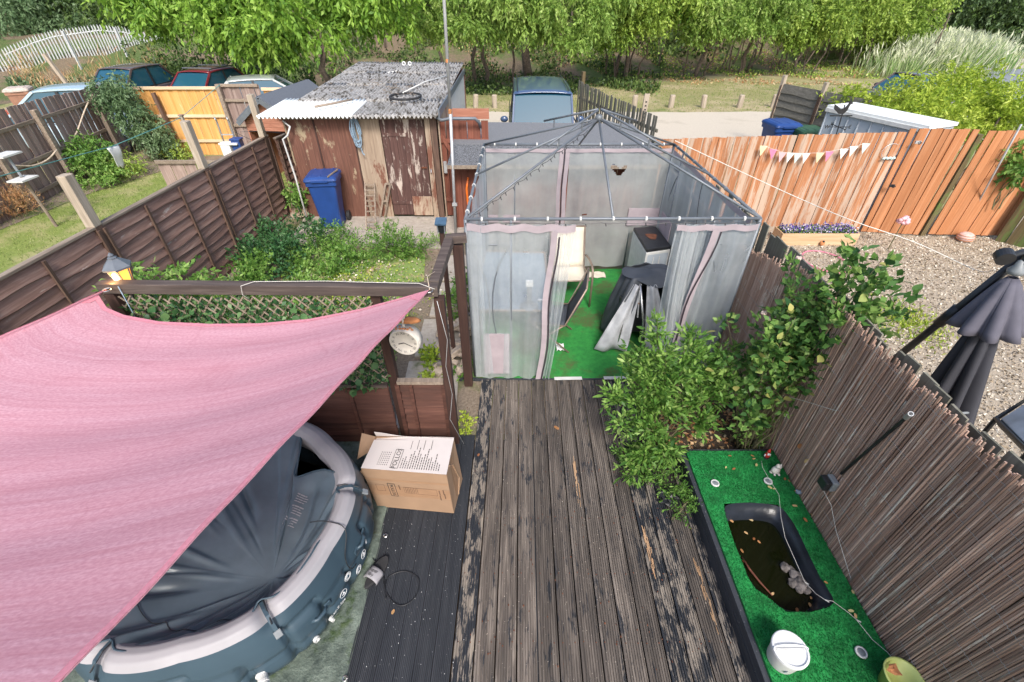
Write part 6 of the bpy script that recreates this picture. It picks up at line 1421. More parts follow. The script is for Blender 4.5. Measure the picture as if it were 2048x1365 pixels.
# pale metal shed on the right
ws = thing('metal_shed', (8.3, 10.5, 0), 'pale blue grey metal shed with a white flat roof behind the orange fence', 'shed')
A_, B_ = Vector((6.98, 11.15, 0)), Vector((7.78, 9.15, 0)); dv = (B_ - A_).normalized(); nv_ = Vector((-dv.y, dv.x, 0)) * .85
zr = 1.80
MB().plate([A_ + nv_ * -.0 + Vector((0, 0, zr)), B_ + Vector((0, 0, zr)), B_ + nv_ + Vector((0, 0, zr)), A_ + nv_ + Vector((0, 0, zr))], .06).build('roof', M['white_sheet'], ws)
q0, q1 = A_ + nv_ * .03 + dv * .04, B_ + nv_ * .03 - dv * .03
MB().prism([(p.x, p.y) for p in (q0, q1, q1 + nv_ * .94, q0 + nv_ * .94)], GZ, zr - .065).build('walls', M['shedmetal'], ws)
for k in range(9):
    q = q0.lerp(q1, k / 8) - nv_ * .006; MB().bar(q + Vector((0, 0, GZ)), q + Vector((0, 0, zr - .12)), .03, .03).build('rib', M['shedmetal'], ws)
MB().bar(A_ - nv_ * .01 + Vector((0, 0, zr - .09)), B_ - nv_ * .01 + Vector((0, 0, zr - .09)), .03, .07).build('gutter', M['offwhite'], ws)
# ---------------- cars ----------------
def car(name, label, loc, rz, pnt, L=4.3, W=1.76, H=1.5, hood=.95, belt=.92, ws0=.26, ws1=.42, rr0=.78, rr1=.93, suv=False, rails=False):
    """stations along x from nose (0) to tail (L); greenhouse is glass with painted roof and pillars"""
    T = thing(name, loc, label, 'car'); R = Matrix.Rotation(rz, 3, 'Z'); O = Vector(loc); q = lambda x_, y_, z_: O + R @ Vector((x_ - L / 2, y_, z_))
    hw = W / 2
    st = [(0, .40, .52, .78), (.02, .30, .66, .90), (.08, .25, .76, .97), (ws0 * .6, .23, hood - .08, 1.0), (ws0, .23, belt - .02, 1.0), (.5, .23, belt, 1.0), (rr1 - .05, .24, belt + .02, .99), (rr1 + .02, .26, belt + .0, .97), (.985, .30, belt - .12, .93), (1.0, .42, .62, .86)]
    secs = []
    for f_, zb, zt, wf in st:
        w_ = hw * wf; x_ = f_ * L
        secs.append([q(x_, y_ * w_, z_) for y_, z_ in ((-.86, zb), (-.97, zb + .08), (-1, lerp(zb, zt, .5)), (-.975, lerp(zb, zt, .82)), (-.90, zt), (-.5, zt + .025), (0, zt + .035), (.5, zt + .025), (.90, zt), (.975, lerp(zb, zt, .82)), (1, lerp(zb, zt, .5)), (.97, zb + .08), (.86, zb))])
    n = 13; vs = [p for s_ in secs for p in s_]; fs = [(j * n + i, (j + 1) * n + i, (j + 1) * n + i + 1, j * n + i + 1) for j in range(len(secs) - 1) for i in range(n - 1)]
    fs += [tuple(range(n)), tuple(range((len(secs) - 1) * n + n - 1, (len(secs) - 1) * n - 1, -1))] + [(j * n + n - 1, (j + 1) * n + n - 1, (j + 1) * n, j * n) for j in range(len(secs) - 1)]
    MB().add(vs, fs).build('body', pnt, T, smooth=True, sub=1)
    wr_, wb = hw * (.80 if suv else .74), hw * .90
    g = [(ws0 * L, wb * .95, belt - .01), (ws1 * L, wr_, H - .05), (lerp(ws1, rr0, .5) * L, wr_ * 1.02, H - .015), (rr0 * L, wr_ * .98, H - .05), (rr1 * L, wb * .93, belt + .0)]
    bs_ = [q(x_, s_ * w_, z_) for x_, w_, z_ in g for s_ in (-1, 1)]
    lo = [q(ws0 * L, -wb * .95, belt - .03), q(rr1 * L, -wb * .93, belt - .03), q(ws0 * L, wb * .95, belt - .03), q(rr1 * L, wb * .93, belt - .03)]
    gm_ = MB()
    gm_.add([g_ for g_ in bs_], [(0, 1, 3, 2), (6, 7, 9, 8), (0, 2, 4, 6, 8), (9, 7, 5, 3, 1)]); gm_.build('glasshouse', M['glass'], T)
    def rf(u, v):
        x_ = lerp(ws1 - .012, rr0 + .012, u) * L; k = 4 * u * (1 - u)
        y_ = (v * 2 - 1); return q(x_, y_ * (wr_ * (1.02 + .02 * k)), H - .05 + .035 * k + .045 * (1 - abs(y_) ** 2.5) )
    MB().grid(rf, 10, 10).build('roof', pnt, T, smooth=True, solid=.03)
    for s_ in (-1, 1):
        for (a_, b_, w_) in ((0, 1, .07), (4, 3, .10)): MB().bar(q(g[a_][0], s_ * g[a_][1], g[a_][2]), q(g[b_][0], s_ * g[b_][1] * 1.01, g[b_][2] + .01), w_, .05, up=R @ Vector((0, s_, .3))).build('pillar', pnt, T, bevel=.01)
        for f_ in ((.5,) if not suv else (.47, .70)): 
            x_ = lerp(ws0, rr1, f_) * L; MB().bar(q(x_, s_ * wb * 1.0, belt), q(x_ + .05, s_ * wr_ * 1.03, H - .05), .07, .03, up=R @ Vector((0, s_, .3))).build('pillar', M['black'], T)
        MB().bar(q(ws0 * L + .1, s_ * (hw * .955), belt + .015), q(rr1 * L - .1, s_ * (hw * .95), belt + .02), .02, .03).build('trim', M['black'], T)
        MB().ico(q(ws0 * L + .35, s_ * (hw + .09), belt + .06), (.07, .11, .08), R, n=10, m=7).build('mirror', pnt, T, smooth=True)
        MB().ico(q(.045 * L, s_ * hw * .70, .66), (.10, .17, .09), R, n=10, m=7).build('headlight', M['chrome'], T, smooth=True)
        MB().box(q(.985 * L, s_ * hw * .80, .84), (.08, .2, .22), R).build('tail_light', plain('tail_lens', (.4, .02, .02), rough=.2) if 'tail_lens' not in bpy.data.materials else bpy.data.materials['tail_lens'], T, bevel=.02)
        if rails: MB().tube([q((ws1 + .02) * L, s_ * wr_ * .9, H + .0), q((ws1 + .04) * L, s_ * wr_ * .9, H + .05), q((rr0 - .03) * L, s_ * wr_ * .9, H + .05), q(rr0 * L, s_ * wr_ * .9, H)], .014, 7).build('roof_rail', M['black'], T, smooth=True)
        for f_ in (.19, .80):
            c_ = q(f_ * L, s_ * (hw - .10), .31); ax = R @ Vector((0, 1, 0)); wl = MB().tube([c_ - ax * .10, c_ + ax * .10], .31, 24).build('wheel', M['rubber'], T); MB().tube([c_ - ax * .105, c_ + ax * .105], .20, 16).build('rim', M['chrome'], wl)
        MB().tube([q(ws0 * L + .02, s_ * .1 - .3, belt + .02), q(ws0 * L + .14, s_ * .1 + .15, belt + .10)], .008, 5).build('wiper', M['black'], T)
    if rails == 2:
        for f_ in (.15, .75): x_ = lerp(ws1, rr0, f_) * L; MB().bar(q(x_, -wr_ * .95, H + .08), q(x_, wr_ * .95, H + .08), .05, .03).build('roof_bar', M['steelgrey'], T)
    if suv:
        for k in range(-3, 4): MB().bar(q((ws1 + .10) * L, k * .16, H + .012), q((rr0 - .04) * L, k * .16, H + .012), .02, .012).build('roof_rib', pnt, T)
    MB().box(q(-.0 + .01, 0, .48), (.05, .52, .11), R).build('number_plate', M['white'], T, bevel=.004); MB().box(q(.02, 0, .68), (.06, W * .5, .12), R).build('grille', M['black'], T, bevel=.01)
    return T
P_blue = paint('dark_blue_paint', (.050, .085, .17)); P_red = paint('dark_red_paint', (.17, .012, .018)); P_brown = paint('bronze_brown_paint', (.095, .065, .06)); P_silver = paint('silver_green_paint', (.40, .43, .42)); P_pale = paint('pale_blue_paint', (.36, .47, .54))
car('parked_car', 'dark blue off roader with a ribbed roof parked nose on behind the gazebo', (.82, 14.2, GZ), math.radians(90), P_blue, L=4.6, W=1.88, H=1.80, hood=1.12, belt=1.10, ws0=.26, ws1=.36, rr0=.95, rr1=.985, suv=True, rails=True)
car('parked_car', 'dark red car with roof rack parked behind the new orange fence', (-12.0, 20.2, GZ), math.radians(82), P_red, L=4.2, W=1.72, H=1.50, ws0=.24, ws1=.42, rails=2)
car('parked_car', 'bronze brown hatchback parked left of the dark red car', (-15.1, 20.4, GZ), math.radians(84), P_brown, L=4.2, W=1.76, H=1.58, ws0=.24, ws1=.42, rails=False)
car('parked_car', 'silver green hatchback parked right of the dark red car', (-8.9, 18.9, GZ), math.radians(200), P_silver, L=4.0, W=1.70, H=1.46, ws0=.24, ws1=.44, rr0=.80, rr1=.95)
car('parked_car', 'pale blue car whose roof shows just above the brown board fence', (-13.3, 14.9, GZ), math.radians(14), P_pale, L=4.6, W=1.8, H=1.72, ws0=.22, ws1=.46)
car('parked_car', 'dark car half hidden behind the lime hedge by the road', (15.2, 19.6, GZ), math.radians(10), P_brown, L=4.2, W=1.7, H=1.45)
# ---------------- trees beyond the track ----------------
def hz_(x, y): return hgt(x, y)
def tree(name, label, base, trunks, lumps, mat, n_tw, per, tl, ll, lw, droop=.6, group=None, limbs=5, spread=.5):
    b0 = Vector((base[0], base[1], hz_(base[0], base[1]) - .1)); T = thing(name, b0, label, 'tree', group)
    for (dx, dy, tx, ty, h_, r_) in trunks:
        b = MB(); a_ = b0 + Vector((dx, dy, 0)); e_ = a_ + Vector((tx, ty, h_)); limb(b, a_, e_, r_, r_ * .55, .05, 6, 8)
        for k in range(limbs):
            c_, r = lumps[k % len(lumps)]; s_ = a_.lerp(e_, random.uniform(.5, 1)); limb(b, s_, Vector(c_) + Vector((random.uniform(-.5, .5), random.uniform(-.5, .5), 0)), r_ * .4, r_ * .08, .10, 6, 5)
        b.build('trunk', M['trunk'], T, smooth=True)
    P, D, Tt = twig_cloud(clumped(lumps, 15, .37), n_tw, per, tl, droop, .45, spread); n = len(P)
    leaves('crown', P, D, ll * rng.uniform(.5, 1.45, n), lw * rng.uniform(.5, 1.4, n), mat, T, tint=Tt)
    return T
def lumps_px(spec):
    """(px, py, Y, rx, ry, rz) read from the photograph"""
    out = []
    for px, py, Y, rx, ry, rz in spec:
        p = V(px, py, Y); out.append(((p.x, p.y, p.z), (rx, ry, rz)))
    return out
def tp(px, Y): p = V(px, 100, Y); return (p.x, Y)
tree('broadleaf_tree', 'large bright green tree with long hanging leaves overhanging the parked cars', tp(640, 24.5), [(0, 0, .3, -.4, 3.4, .17), (-3, .4, -.6, -.5, 3.2, .10)],
     lumps_px([(270, -12, 21.5, 1.5, 1.4, 1.1), (330, 5, 21, 1.3, 1.3, 1.0), (430, 5, 20.5, 1.9, 1.5, 1.6), (520, 35, 20, 1.5, 1.3, 1.2), (470, 55, 19.8, 1.3, 1.0, .7), (620, 0, 20.5, 1.9, 1.6, 1.5), (700, 5, 20.5, 1.3, 1.2, .9), (770, -10, 21, 1.5, 1.5, 1.2), (570, 55, 20, .8, .8, .5)]), M['leaf_bright'], 2600, 13, .5, .20, .09, .65)
tree('broadleaf_tree', 'pale green twin stemmed tree with drooping foliage behind the metal pole', tp(965, 26.5), [(-.3, 0, -.3, 0, 4, .10), (.05, .2, .2, 0, 4, .11), (-2, .5, -.4, 0, 3.5, .09)],
     lumps_px([(850, 0, 23, 1.6, 1.4, 1.2), (930, 5, 23, 1.4, 1.3, 1.2), (1000, -10, 23.5, 1.6, 1.5, 1.4), (880, 45, 23, .7, .8, .5), (965, 40, 23.5, .9, .9, .5), (1010, 55, 23.5, .6, .7, .5)]), M['leaf_willow'], 1800, 12, .45, .16, .072, .65)
tree('broadleaf_tree', 'thick trunked tree with pale drooping foliage right of the blue car roof', tp(1060, 28), [(0, 0, -.2, -.2, 4.2, .24), (-.9, -.6, .1, 0, 3.0, .07)],
     lumps_px([(1060, -5, 24, 1.5, 1.4, 1.3), (1130, 5, 24, 1.7, 1.5, 1.4), (1200, -5, 24.5, 1.6, 1.5, 1.4), (1145, 70, 23.8, .7, .8, .6), (1080, 50, 24, .7, .8, .5), (1185, 55, 24, .8, .8, .5)]), M['leaf_willow'], 1800, 12, .45, .16, .072, .65)
names = ['bushy olive green tree with a leaning trunk beyond the bollards', 'broad feathery green tree above the middle of the bare bank', 'round bushy green tree above the rightmost bollards', 'low spreading green tree with bare brown stems on the bank', 'dense green tree next to the tall pale grass', 'wide leafy tree at the right end of the tree row', 'small yellow green tree between two pale trees']
specs = [((1258, 28.5), [(1255, -10, 26, 1.5, 1.4, 1.5), (1330, 5, 26, 1.5, 1.4, 1.2), (1290, 35, 26, 1.0, 1.0, .7)], 'leaf_olive'),
         ((1400, 30), [(1380, -10, 27.5, 1.7, 1.6, 1.6), (1440, 15, 27.5, 1.6, 1.5, 1.1), (1400, 50, 27.3, 1.2, 1.1, .7)], 'leaf_willow'),
         ((1490, 31), [(1510, -15, 28.5, 1.9, 1.7, 1.7), (1550, 20, 28.5, 1.3, 1.3, 1.0), (1470, 45, 28.5, 1.1, 1.0, .7)], 'leaf_willow'),
         ((1600, 33), [(1620, 0, 30, 2.2, 1.8, 1.6), (1640, 40, 29.8, 1.6, 1.4, .9), (1600, 60, 29.8, 1.1, 1.0, .6)], 'leaf_olive'),
         ((1730, 36), [(1720, -5, 33, 2.4, 2.0, 2.0), (1770, 30, 33, 1.9, 1.6, 1.5), (1700, 45, 33, 1.4, 1.2, .9)], 'leaf_olive'),
         ((1830, 38), [(1810, 10, 35, 2.4, 2.0, 2.6), (1790, 75, 34.5, 1.4, 1.4, 1.2)], 'leaf_olive'),
         ((1240, 29), [(1225, 35, 26.5, 1.1, 1.1, 1.0), (1345, -5, 27.5, 1.6, 1.4, 1.0)], 'leaf_bright')]
for (bp, lp, mt), lb in zip(specs, names):
    x_, y_ = tp(*bp); k = bp[1] / 27
    tree('bushy_tree', lb, (x_, y_), [(0, 0, random.uniform(-.6, .6), -.6, 3.2, .13), (.6, .2, .5, -.5, 2.6, .06), (-.5, .1, -.5, -.4, 2.6, .05)], lumps_px(lp), M[mt], 1500, 11, .42 * k, .14 * k, .068 * k, .5)
for (px, Y, lp, lb, mt) in ((60, 36, [(40, 0, 33, 3.2, 2, 2.2), (120, 15, 33, 2.6, 2, 1.8), (10, 55, 31, 1.8, 1.6, 1.2)], 'mid green tree behind the pale palisade fence at the far left', 'leaf_grey'), (190, 36, [(170, 5, 34, 2.4, 2, 1.6), (235, 20, 33, 2.0, 1.8, 1.4)], 'dark green tree behind the palisade fence left of the bright tree', 'leaf_dark'),
                            (1930, 52, [(1900, -10, 48, 5, 4, 3.2), (1960, 30, 47, 4, 3, 2.2)], 'grey green tree behind the tall pale grass', 'leaf_grey'), (2030, 50, [(2030, 20, 46, 4, 3, 3.4), (2060, 70, 45, 3.0, 3, 2.0)], 'grey green tree at the far right edge beyond the road', 'leaf_grey')):
    x_, y_ = tp(px, Y); tree('background_tree', lb, (x_, y_), [(0, 0, 0, 0, 4, .2)], lumps_px(lp), M[mt], 1500, 11, .8, .20 * Y / 34, .085 * Y / 34, .5)
# dark wood behind
lp = []
for k in range(46):
    x_ = lerp(-46, 62, k / 45); y_ = 37 + 3 * math.sin(k) + (9 if x_ > 22 else 0) + (4 if x_ < -20 else 0)
    for z_ in (2.3, 4.6): lp.append(((x_, y_, z_), (2.2, 1.6, 1.9)))
P, D, Tt = twig_cloud(lp, 15000, 5, .8, .4, .3, .7); n = len(P)
tag(leaves('woodland', P, D, .30 * rng.uniform(.7, 1.3, n), .15, M['leaf_dark'], tint=Tt), 'dark wood of trees and undergrowth behind the row of bright trees', 'woodland', kind='stuff')
b = MB(); b.grid(lambda u, v: (lerp(-70, 90, u), 41 + 3 * math.sin(u * 40) + (12 if u > .6 else 0), lerp(-.5, 9, v)), 60, 2)
tag(b.build('woodland', M['woodfloor']), 'shaded undergrowth deep inside the wood', 'woodland', kind='stuff')
b = MB()
for k in range(70):
    x_ = random.uniform(-16, 24); y_ = random.uniform(29.5, 36); z_ = hgt(x_, y_); limb(b, (x_, y_, z_ - .1), (x_ + random.uniform(-.5, .5), y_, z_ + 3), random.uniform(.02, .07), .015, .04, 5, 5)
tag(b.build('saplings', M['trunk'], smooth=True), 'thin bare sapling stems on the bank under the trees', 'saplings', kind='stuff')
# bank undergrowth
def cover(name, label, fn, n, ll, lw, mat, up=.6, cat='undergrowth', kind='stuff'):
    P = np.array([fn() for _ in range(n)]); D = rng.normal(size=P.shape) * .6; D[:, 2] += up
    return tag(leaves(name, P, D, ll * rng.uniform(.6, 1.4, n), lw * rng.uniform(.7, 1.3, n), mat), label, cat, kind=kind)
def on(px0, px1, Y0_, Y1_, h_=.1):
    def f():
        Y = random.uniform(Y0_, Y1_); px = random.uniform(px0, px1); x_ = V(px, 120, Y).x; k = math.sin(x_ * 1.1 + Y) * math.sin(x_ * .6 - Y * .8)
        while k < -.1:
            Y = random.uniform(Y0_, Y1_); px = random.uniform(px0, px1); x_ = V(px, 120, Y).x; k = math.sin(x_ * 1.1 + Y) * math.sin(x_ * .6 - Y * .8)
        return (x_, Y, hgt(x_, Y) + random.random() ** 2 * h_)
    return f
cover('ivy_undergrowth', 'low green weeds and ivy on the shaded bank under the trees', on(540, 1330, 24, 35, .35), 16000, .15, .10, M['leaf_dark'])
cover('bank_weeds', 'patchy green weeds on the bare brown bank', on(1150, 1800, 29, 37, .22), 6000, .12, .07, M['leaf_olive'])
cover('bramble_undergrowth', 'bramble and ivy covering the bank below the palisade fence', on(-10, 420, 20.8, 24.5, .45), 12000, .15, .10, M['leaf_grey'])
cover('bramble_undergrowth', 'dark bramble bushes behind the red and silver cars', on(250, 620, 21.5, 26, 1.3), 9000, .14, .09, M['leaf_dark'])
cover('leaf_litter', 'dry brown leaves littering the bank', on(900, 1750, 27, 36, .05), 7000, .10, .06, M['leaf_brown'], .1)
cover('dry_stalks', 'dry straw coloured stalks on the bank below the palisade fence', on(0, 330, 21.5, 26, .9), 2500, .35, .02, M['leaf_brown'], 1.5)
# verge grass
def vg():
    return (random.uniform(-8, 30), random.uniform(20.3, 28), GZ)
cover('verge_grass', 'short dry grass tufts on the verge', vg, 26000, .06, .02, M['grass'], 1.2, 'grass')
# tall pale grass
def tg():
    px = random.gauss(1900, 58); Y = random.uniform(29, 36); x_ = V(px, 90, Y).x; return (x_, Y, hgt(x_, Y))
P = np.array([tg() for _ in range(7000)]); D = rng.normal(size=P.shape) * .16; D[:, 2] += 1; D[:, 0] += .05; D[:, 0] += .25 * np.sin(P[:, 0] * 2)
hh = np.clip(2.1 - np.abs(P[:, 0] - np.median(P[:, 0])) * .16, .8, 3) * rng.uniform(.5, 1.05, len(P))
o = leaves('tall_grass', P, D, hh, .05, M['reedgrass']); tag(o, 'stand of tall pale feathery grass at the end of the tree row', 'grass', kind='stuff')
P2 = P + D / np.linalg.norm(D, axis=1)[:, None] * hh[:, None] * .9; D2 = D + rng.normal(size=D.shape) * .3
tag(leaves('grass_plumes', P2[:3500], D2[:3500], .45, .07, M['reedgrass'], tint=rng.uniform(.7, 1, 3500)), 'pale seed plumes of the tall grass', 'grass', kind='stuff')
# palisade fence
pf = thing('palisade_fence', (-24, 28, .5), 'pale galvanised steel palisade fence along the top of the left bank', 'fence')
tops = [(-60, 118), (0, 97), (60, 72), (100, 60), (190, 48), (240, 52), (300, 66), (330, 72)]; proto = None; Yp = 27.0
n = 62
for i in range(n):
    px = lerp(-55, 322, i / (n - 1)); py = np.interp(px, [t_[0] for t_ in tops], [t_[1] for t_ in tops]); Y = lerp(25.5, 29, i / (n - 1)); p = V(px, py, Y)
    if proto is None:
        b = MB(); w_ = .034
        b.add([(-w_, .01, 0), (0, -.012, 0), (w_, .01, 0), (-w_, .01, .95), (0, -.012, .95), (w_, .01, .95), (0, .004, 1)], [(0, 1, 4, 3), (1, 2, 5, 4), (3, 4, 6), (4, 5, 6), (2, 1, 0), (3, 6, 5, 2, 0)])
        proto = b.build('pale', M['palisade'], pf, loc=p, local=True); o = proto
    else: o = inst('pale', proto, p, pf)
    o.location = Vector((p.x, p.y, p.z - 2.3)) - WO[pf]; o.scale = (1.0, 1, 2.3); o.rotation_euler = (0, random.uniform(-.01, .01), .12)
for dz in (-.28, -1.9):
    MB().tube([V(x_, y_, lerp(25.5, 29, (x_ + 55) / 377)) + Vector((0, .05, dz)) for x_, y_ in tops[1:]], .03, 5).build('rail', M['palisade'], pf)
for px, Y in ((120, 25.9), (225, 27.2)):
    p = V(px, np.interp(px, [t_[0] for t_ in tops], [t_[1] for t_ in tops]), Y); MB().bar(p + Vector((0, .08, -2.6)), p + Vector((0, .08, -.1)), .06, .10).build('post', M['palisade'], pf)
p = V(88, 108, 21.5); T = thing('utility_post', (p.x, p.y, GZ), 'leaning pale timber post in front of the palisade fence', 'post'); MB().bar(Vector((p.x + .5, p.y, GZ)), p, .12, .12).build('shaft', M['post_pale'], T)
# ---------------- hedge by the metal shed ----------------
hd = thing('flowering_hedge', (11.5, 12.5, GZ), 'big lime yellow leafy shrub spilling over behind the metal shed', 'hedge')
lp = lumps_px([(1760, 205, 12.8, .7, .6, .45), (1830, 200, 12.4, .7, .8, .6), (1895, 185, 12.8, .8, .8, .55), (1950, 165, 13, .55, .6, .42), (2000, 200, 12.2, 1.0, .9, .8), (1930, 215, 11.8, .9, .8, .6), (1870, 230, 11.2, .7, .6, .4), (2000, 235, 11.2, .8, .7, .6), (1890, 232, 10.7, .45, .45, .4), (1700, 195, 13.4, .5, .4, .3), (1800, 225, 11.4, .5, .5, .35)])
P, D, Tt = twig_cloud(clumped(lp, 14, .45), 3000, 9, .24, .35, .4, .6); n = len(P); leaves('foliage', P, D, .11 * rng.uniform(.7, 1.3, n), .035, M['leaf_lime'], hd, tint=Tt)
b = MB(); 
for c_, r in lp: limb(b, (c_[0], c_[1], GZ), c_, .05, .02, .05)
b.build('stems', M['trunk'], hd)
P, D, Tt = twig_cloud(lp[1:7], 26, 8, .16, .8, .2, .5); leaves('flower_sprays', P, D, .035, .025, M['flower_purple'], hd, tint=rng.uniform(.5, 1, len(P)))
def shrub(name, label, lumps, mat, n_tw, per, tl, ll, lw, cat='shrub', droop=.3, stems=3, base=None, sm=None):
    c_, r = lumps[0]; b0 = Vector((c_[0], c_[1], base if base is not None else GZ)); T = thing(name, b0, label, cat)
    P, D, Tt = twig_cloud(lumps, n_tw, per, tl, droop, .4, .6); k = P[:, 2] > b0.z; P, D, Tt = P[k], D[k], Tt[k]; n = len(P)
    leaves('foliage', P, D, ll * rng.uniform(.6, 1.3, n), lw * rng.uniform(.7, 1.3, n), mat, T, tint=Tt)
    b = MB()
    for cc_, rr in lumps:
        for _ in range(stems): limb(b, (cc_[0] + random.uniform(-.1, .1), cc_[1] + random.uniform(-.1, .1), b0.z), Vector(cc_) + Vector((random.uniform(-1, 1) * rr[0] * .6, random.uniform(-1, 1) * rr[1] * .6, rr[2] * .5)), .012, .004, .06)
    b.build('stems', sm or M['stem'], T); return T
shrub('wall_shrub', 'dark green leafy plant hanging over the right edge fence panel', lumps_px([(2040, 300, 8.6, .35, .3, .3), (2050, 330, 8.4, .25, .2, .2)]), M['leaf_shrub'], 160, 9, .2, .12, .05, base=.5)
# ---------------- left garden plants ----------------
shrub('climbing_plant', 'large dense climber hanging over the corner of the brown board fence', [((-10.35, 13.5, 1.25), (.42, .42, .55)), ((-10.05, 13.6, .7), (.42, .4, .5)), ((-10.65, 13.5, 1.65), (.36, .4, .40)), ((-9.95, 13.6, .35), (.35, .3, .3)), ((-10.5, 13.8, 1.85), (.35, .3, .22))], M['leaf_grey'], 900, 10, .2, .10, .035, 'climber', .7, 2)
q = G(180, 330, .35); shrub('garden_shrub', 'bright green rounded shrub in front of the brown board fence', [((q.x - .2, q.y + .3, .45), (.55, .45, .40)), ((q.x + .3, q.y - .2, .25), (.5, .4, .3)), ((q.x - .0, q.y + .2, .7), (.4, .35, .25))], M['leaf_shrub'], 420, 10, .2, .09, .035)
q = G(245, 330, .2); shrub('garden_shrub', 'small green shrub right of the bright rounded shrub', [((q.x, q.y, .2), (.4, .35, .25))], M['leaf_olive'], 160, 9, .18, .07, .03)
q = G(350, 300, .0); shrub('garden_shrub', 'low green plant at the foot of the new orange fence', [((-9.55, 13.7, .15), (.5, .25, .2))], M['leaf_olive'], 140, 9, .18, .07, .03)
q = G(30, 415, .1); shrub('lavender_bush', 'grey brown lavender bush with pale yellow tips at the left edge of the lawn', [((q.x, q.y, .18), (.5, .38, .25)), ((q.x - .35, q.y + .1, .15), (.3, .3, .22))], M['leaf_brown'], 380, 9, .16, .08, .012, droop=-.6)
P = rng.random((22000, 3)) * [6.2, 8.6, 0] + [-11.1, 4.6, GZ + .02]; D = rng.normal(size=P.shape) * .5; D[:, 2] = 1
tag(leaves('lawn_grass', P, D, rng.uniform(.025, .06, len(P)), .010, M['grass']), 'short patchy lawn grass in the left garden', 'grass', kind='stuff')
P = rng.random((60000, 3)); P[:, 0] = P[:, 0] * 8.6 + 2.7; P[:, 1] = P[:, 1] * 8.3 + .4; P[:, 2] = GZ + .026; D = rng.normal(size=P.shape); D[:, 2] *= .3
tag(leaves('gravel', P, D, rng.uniform(.02, .045, len(P)), rng.uniform(.015, .03, len(P)), M['pebble'], fold=.35), 'loose pale brown gravel over the yard', 'gravel', kind='stuff')
q = G(1800, 655, GZ); P = rng.normal(size=(900, 3)) * [.28, .30, 0] + [q.x + .15, q.y + .1, GZ + .02]; D = rng.normal(size=P.shape) * .6; D[:, 2] = .8
tag(leaves('gravel_weeds', P, D, .07, .02, M['leaf_lime']), 'patch of bright green weeds growing through the gravel', 'weeds', kind='stuff')
# ---------------- weedy bed ----------------
def bed(fx, n, ll, lw, mat, name, label, h_=.18, up=.6):
    P = np.array([fx() for _ in range(n)]); D = rng.normal(size=P.shape) * .6; D[:, 2] += up; return tag(leaves(name, P, D, ll * rng.uniform(.6, 1.4, n), lw * rng.uniform(.7, 1.3, n), mat), label, 'weeds', kind='stuff')
def mass(c_, r): 
    def f():
        d_ = rng.normal(size=3); d_ /= np.linalg.norm(d_); s_ = random.random() ** .4
        return (c_[0] + d_[0] * r[0] * s_, c_[1] + d_[1] * r[1] * s_, max(0, c_[2] + abs(d_[2]) * r[2] * s_))
    return f
q1, q2_, q3 = G(560, 500, .2), G(520, 545, .1), G(650, 470, .15)
def weeds(lumps, k, f, ntw, per, tl, ll, lw, mat, label):
    P, D, Tt = twig_cloud(clumped(lumps, k, f), ntw, per, tl, -.25, .5, .6); q = P[:, 2] > -.03; P, D, Tt = P[q], D[q], Tt[q]; n = len(P)
    tag(leaves('low_weeds', P, D, ll * rng.uniform(.5, 1.5, n), lw * rng.uniform(.6, 1.4, n), mat, tint=Tt), label, 'weeds', kind='stuff')
weeds([((-4.25, 7.8, .12), (.6, .9, .42)), ((-4.0, 7.1, .08), (.6, .6, .35))], 16, .33, 700, 9, .16, .06, .035, M['leaf_ivy'], 'dark green weeds climbing against the lap fence')
weeds([((-3.9, 6.5, .05), (1.0, .9, .26)), ((-3.3, 7.1, .05), (.7, .6, .25)), ((-4.3, 5.7, .05), (.5, .8, .25))], 18, .30, 1100, 9, .13, .055, .035, M['leaf_shrub'], 'spreading bright green weeds in the middle of the bed')
weeds([((-3.2, 7.9, .08), (.7, .4, .26)), ((-2.75, 7.5, .04), (.5, .4, .2))], 12, .34, 480, 9, .15, .055, .02, M['leaf_shrub'], 'loose feathery green weeds below the blue wheelie bin')
weeds([((-4.2, 5.3, .08), (.5, .8, .3)), ((-3.6, 5.0, .05), (.6, .7, .2))], 12, .30, 420, 9, .16, .05, .022, M['leaf_grey'], 'grey green straggling weeds near the lantern')
bed(lambda: (random.uniform(-4.6, -1.5), random.uniform(3.4, 6.0), random.random() ** 2 * .10), 7000, .05, .035, M['leaf_shrub'], 'ground_ivy', 'low ivy and weeds covering the soil behind the pergola')
bed(lambda: (random.gauss(-2.6, .5), random.gauss(5.9, .6), random.random() ** 2 * .05), 3500, .04, .025, M['leaf_lime'], 'moss_weeds', 'yellow green low weeds scattered over the bed')
bed(lambda: (random.gauss(-2.7, .8), random.gauss(6.3, .7), .01), 1500, .04, .03, M['pebble'], 'leaf_litter', 'dry leaf litter over the algae mat', up=.05)
shrub('weed_clump', 'upright bushy green weed beside the edging board and ladder rack', [((-2.15, 7.45, .25), (.32, .30, .32)), ((-1.8, 7.5, .15), (.3, .2, .2))], M['leaf_shrub'], 330, 10, .14, .06, .018, 'weed', -.2, 4, base=-.02)
shrub('weed_clump', 'small green weed growing at the corner of the shed pad', [((-1.4, 7.9, .06), (.35, .12, .1))], M['leaf_shrub'], 90, 8, .12, .05, .015, 'weed', -.1, 2, base=-.02)
shrub('weed_clump', 'leafy green weed beside the path below the clock', [((-.98, 4.45, .06), (.13, .22, .12)), ((-.95, 4.05, .05), (.12, .12, .10))], M['leaf_lime'], 90, 8, .10, .07, .03, 'weed', .1, 2, base=-.02)
shrub('weed_clump', 'green weeds around the rubble heap by the gazebo leg', [((-.86, 5.6, .1), (.18, .4, .2)), ((-.72, 6.2, .08), (.14, .35, .15)), ((-.62, 4.3, .03), (.14, .16, .1))], M['leaf_shrub'], 260, 9, .12, .06, .025, 'weed', .1, 2, base=-.02)
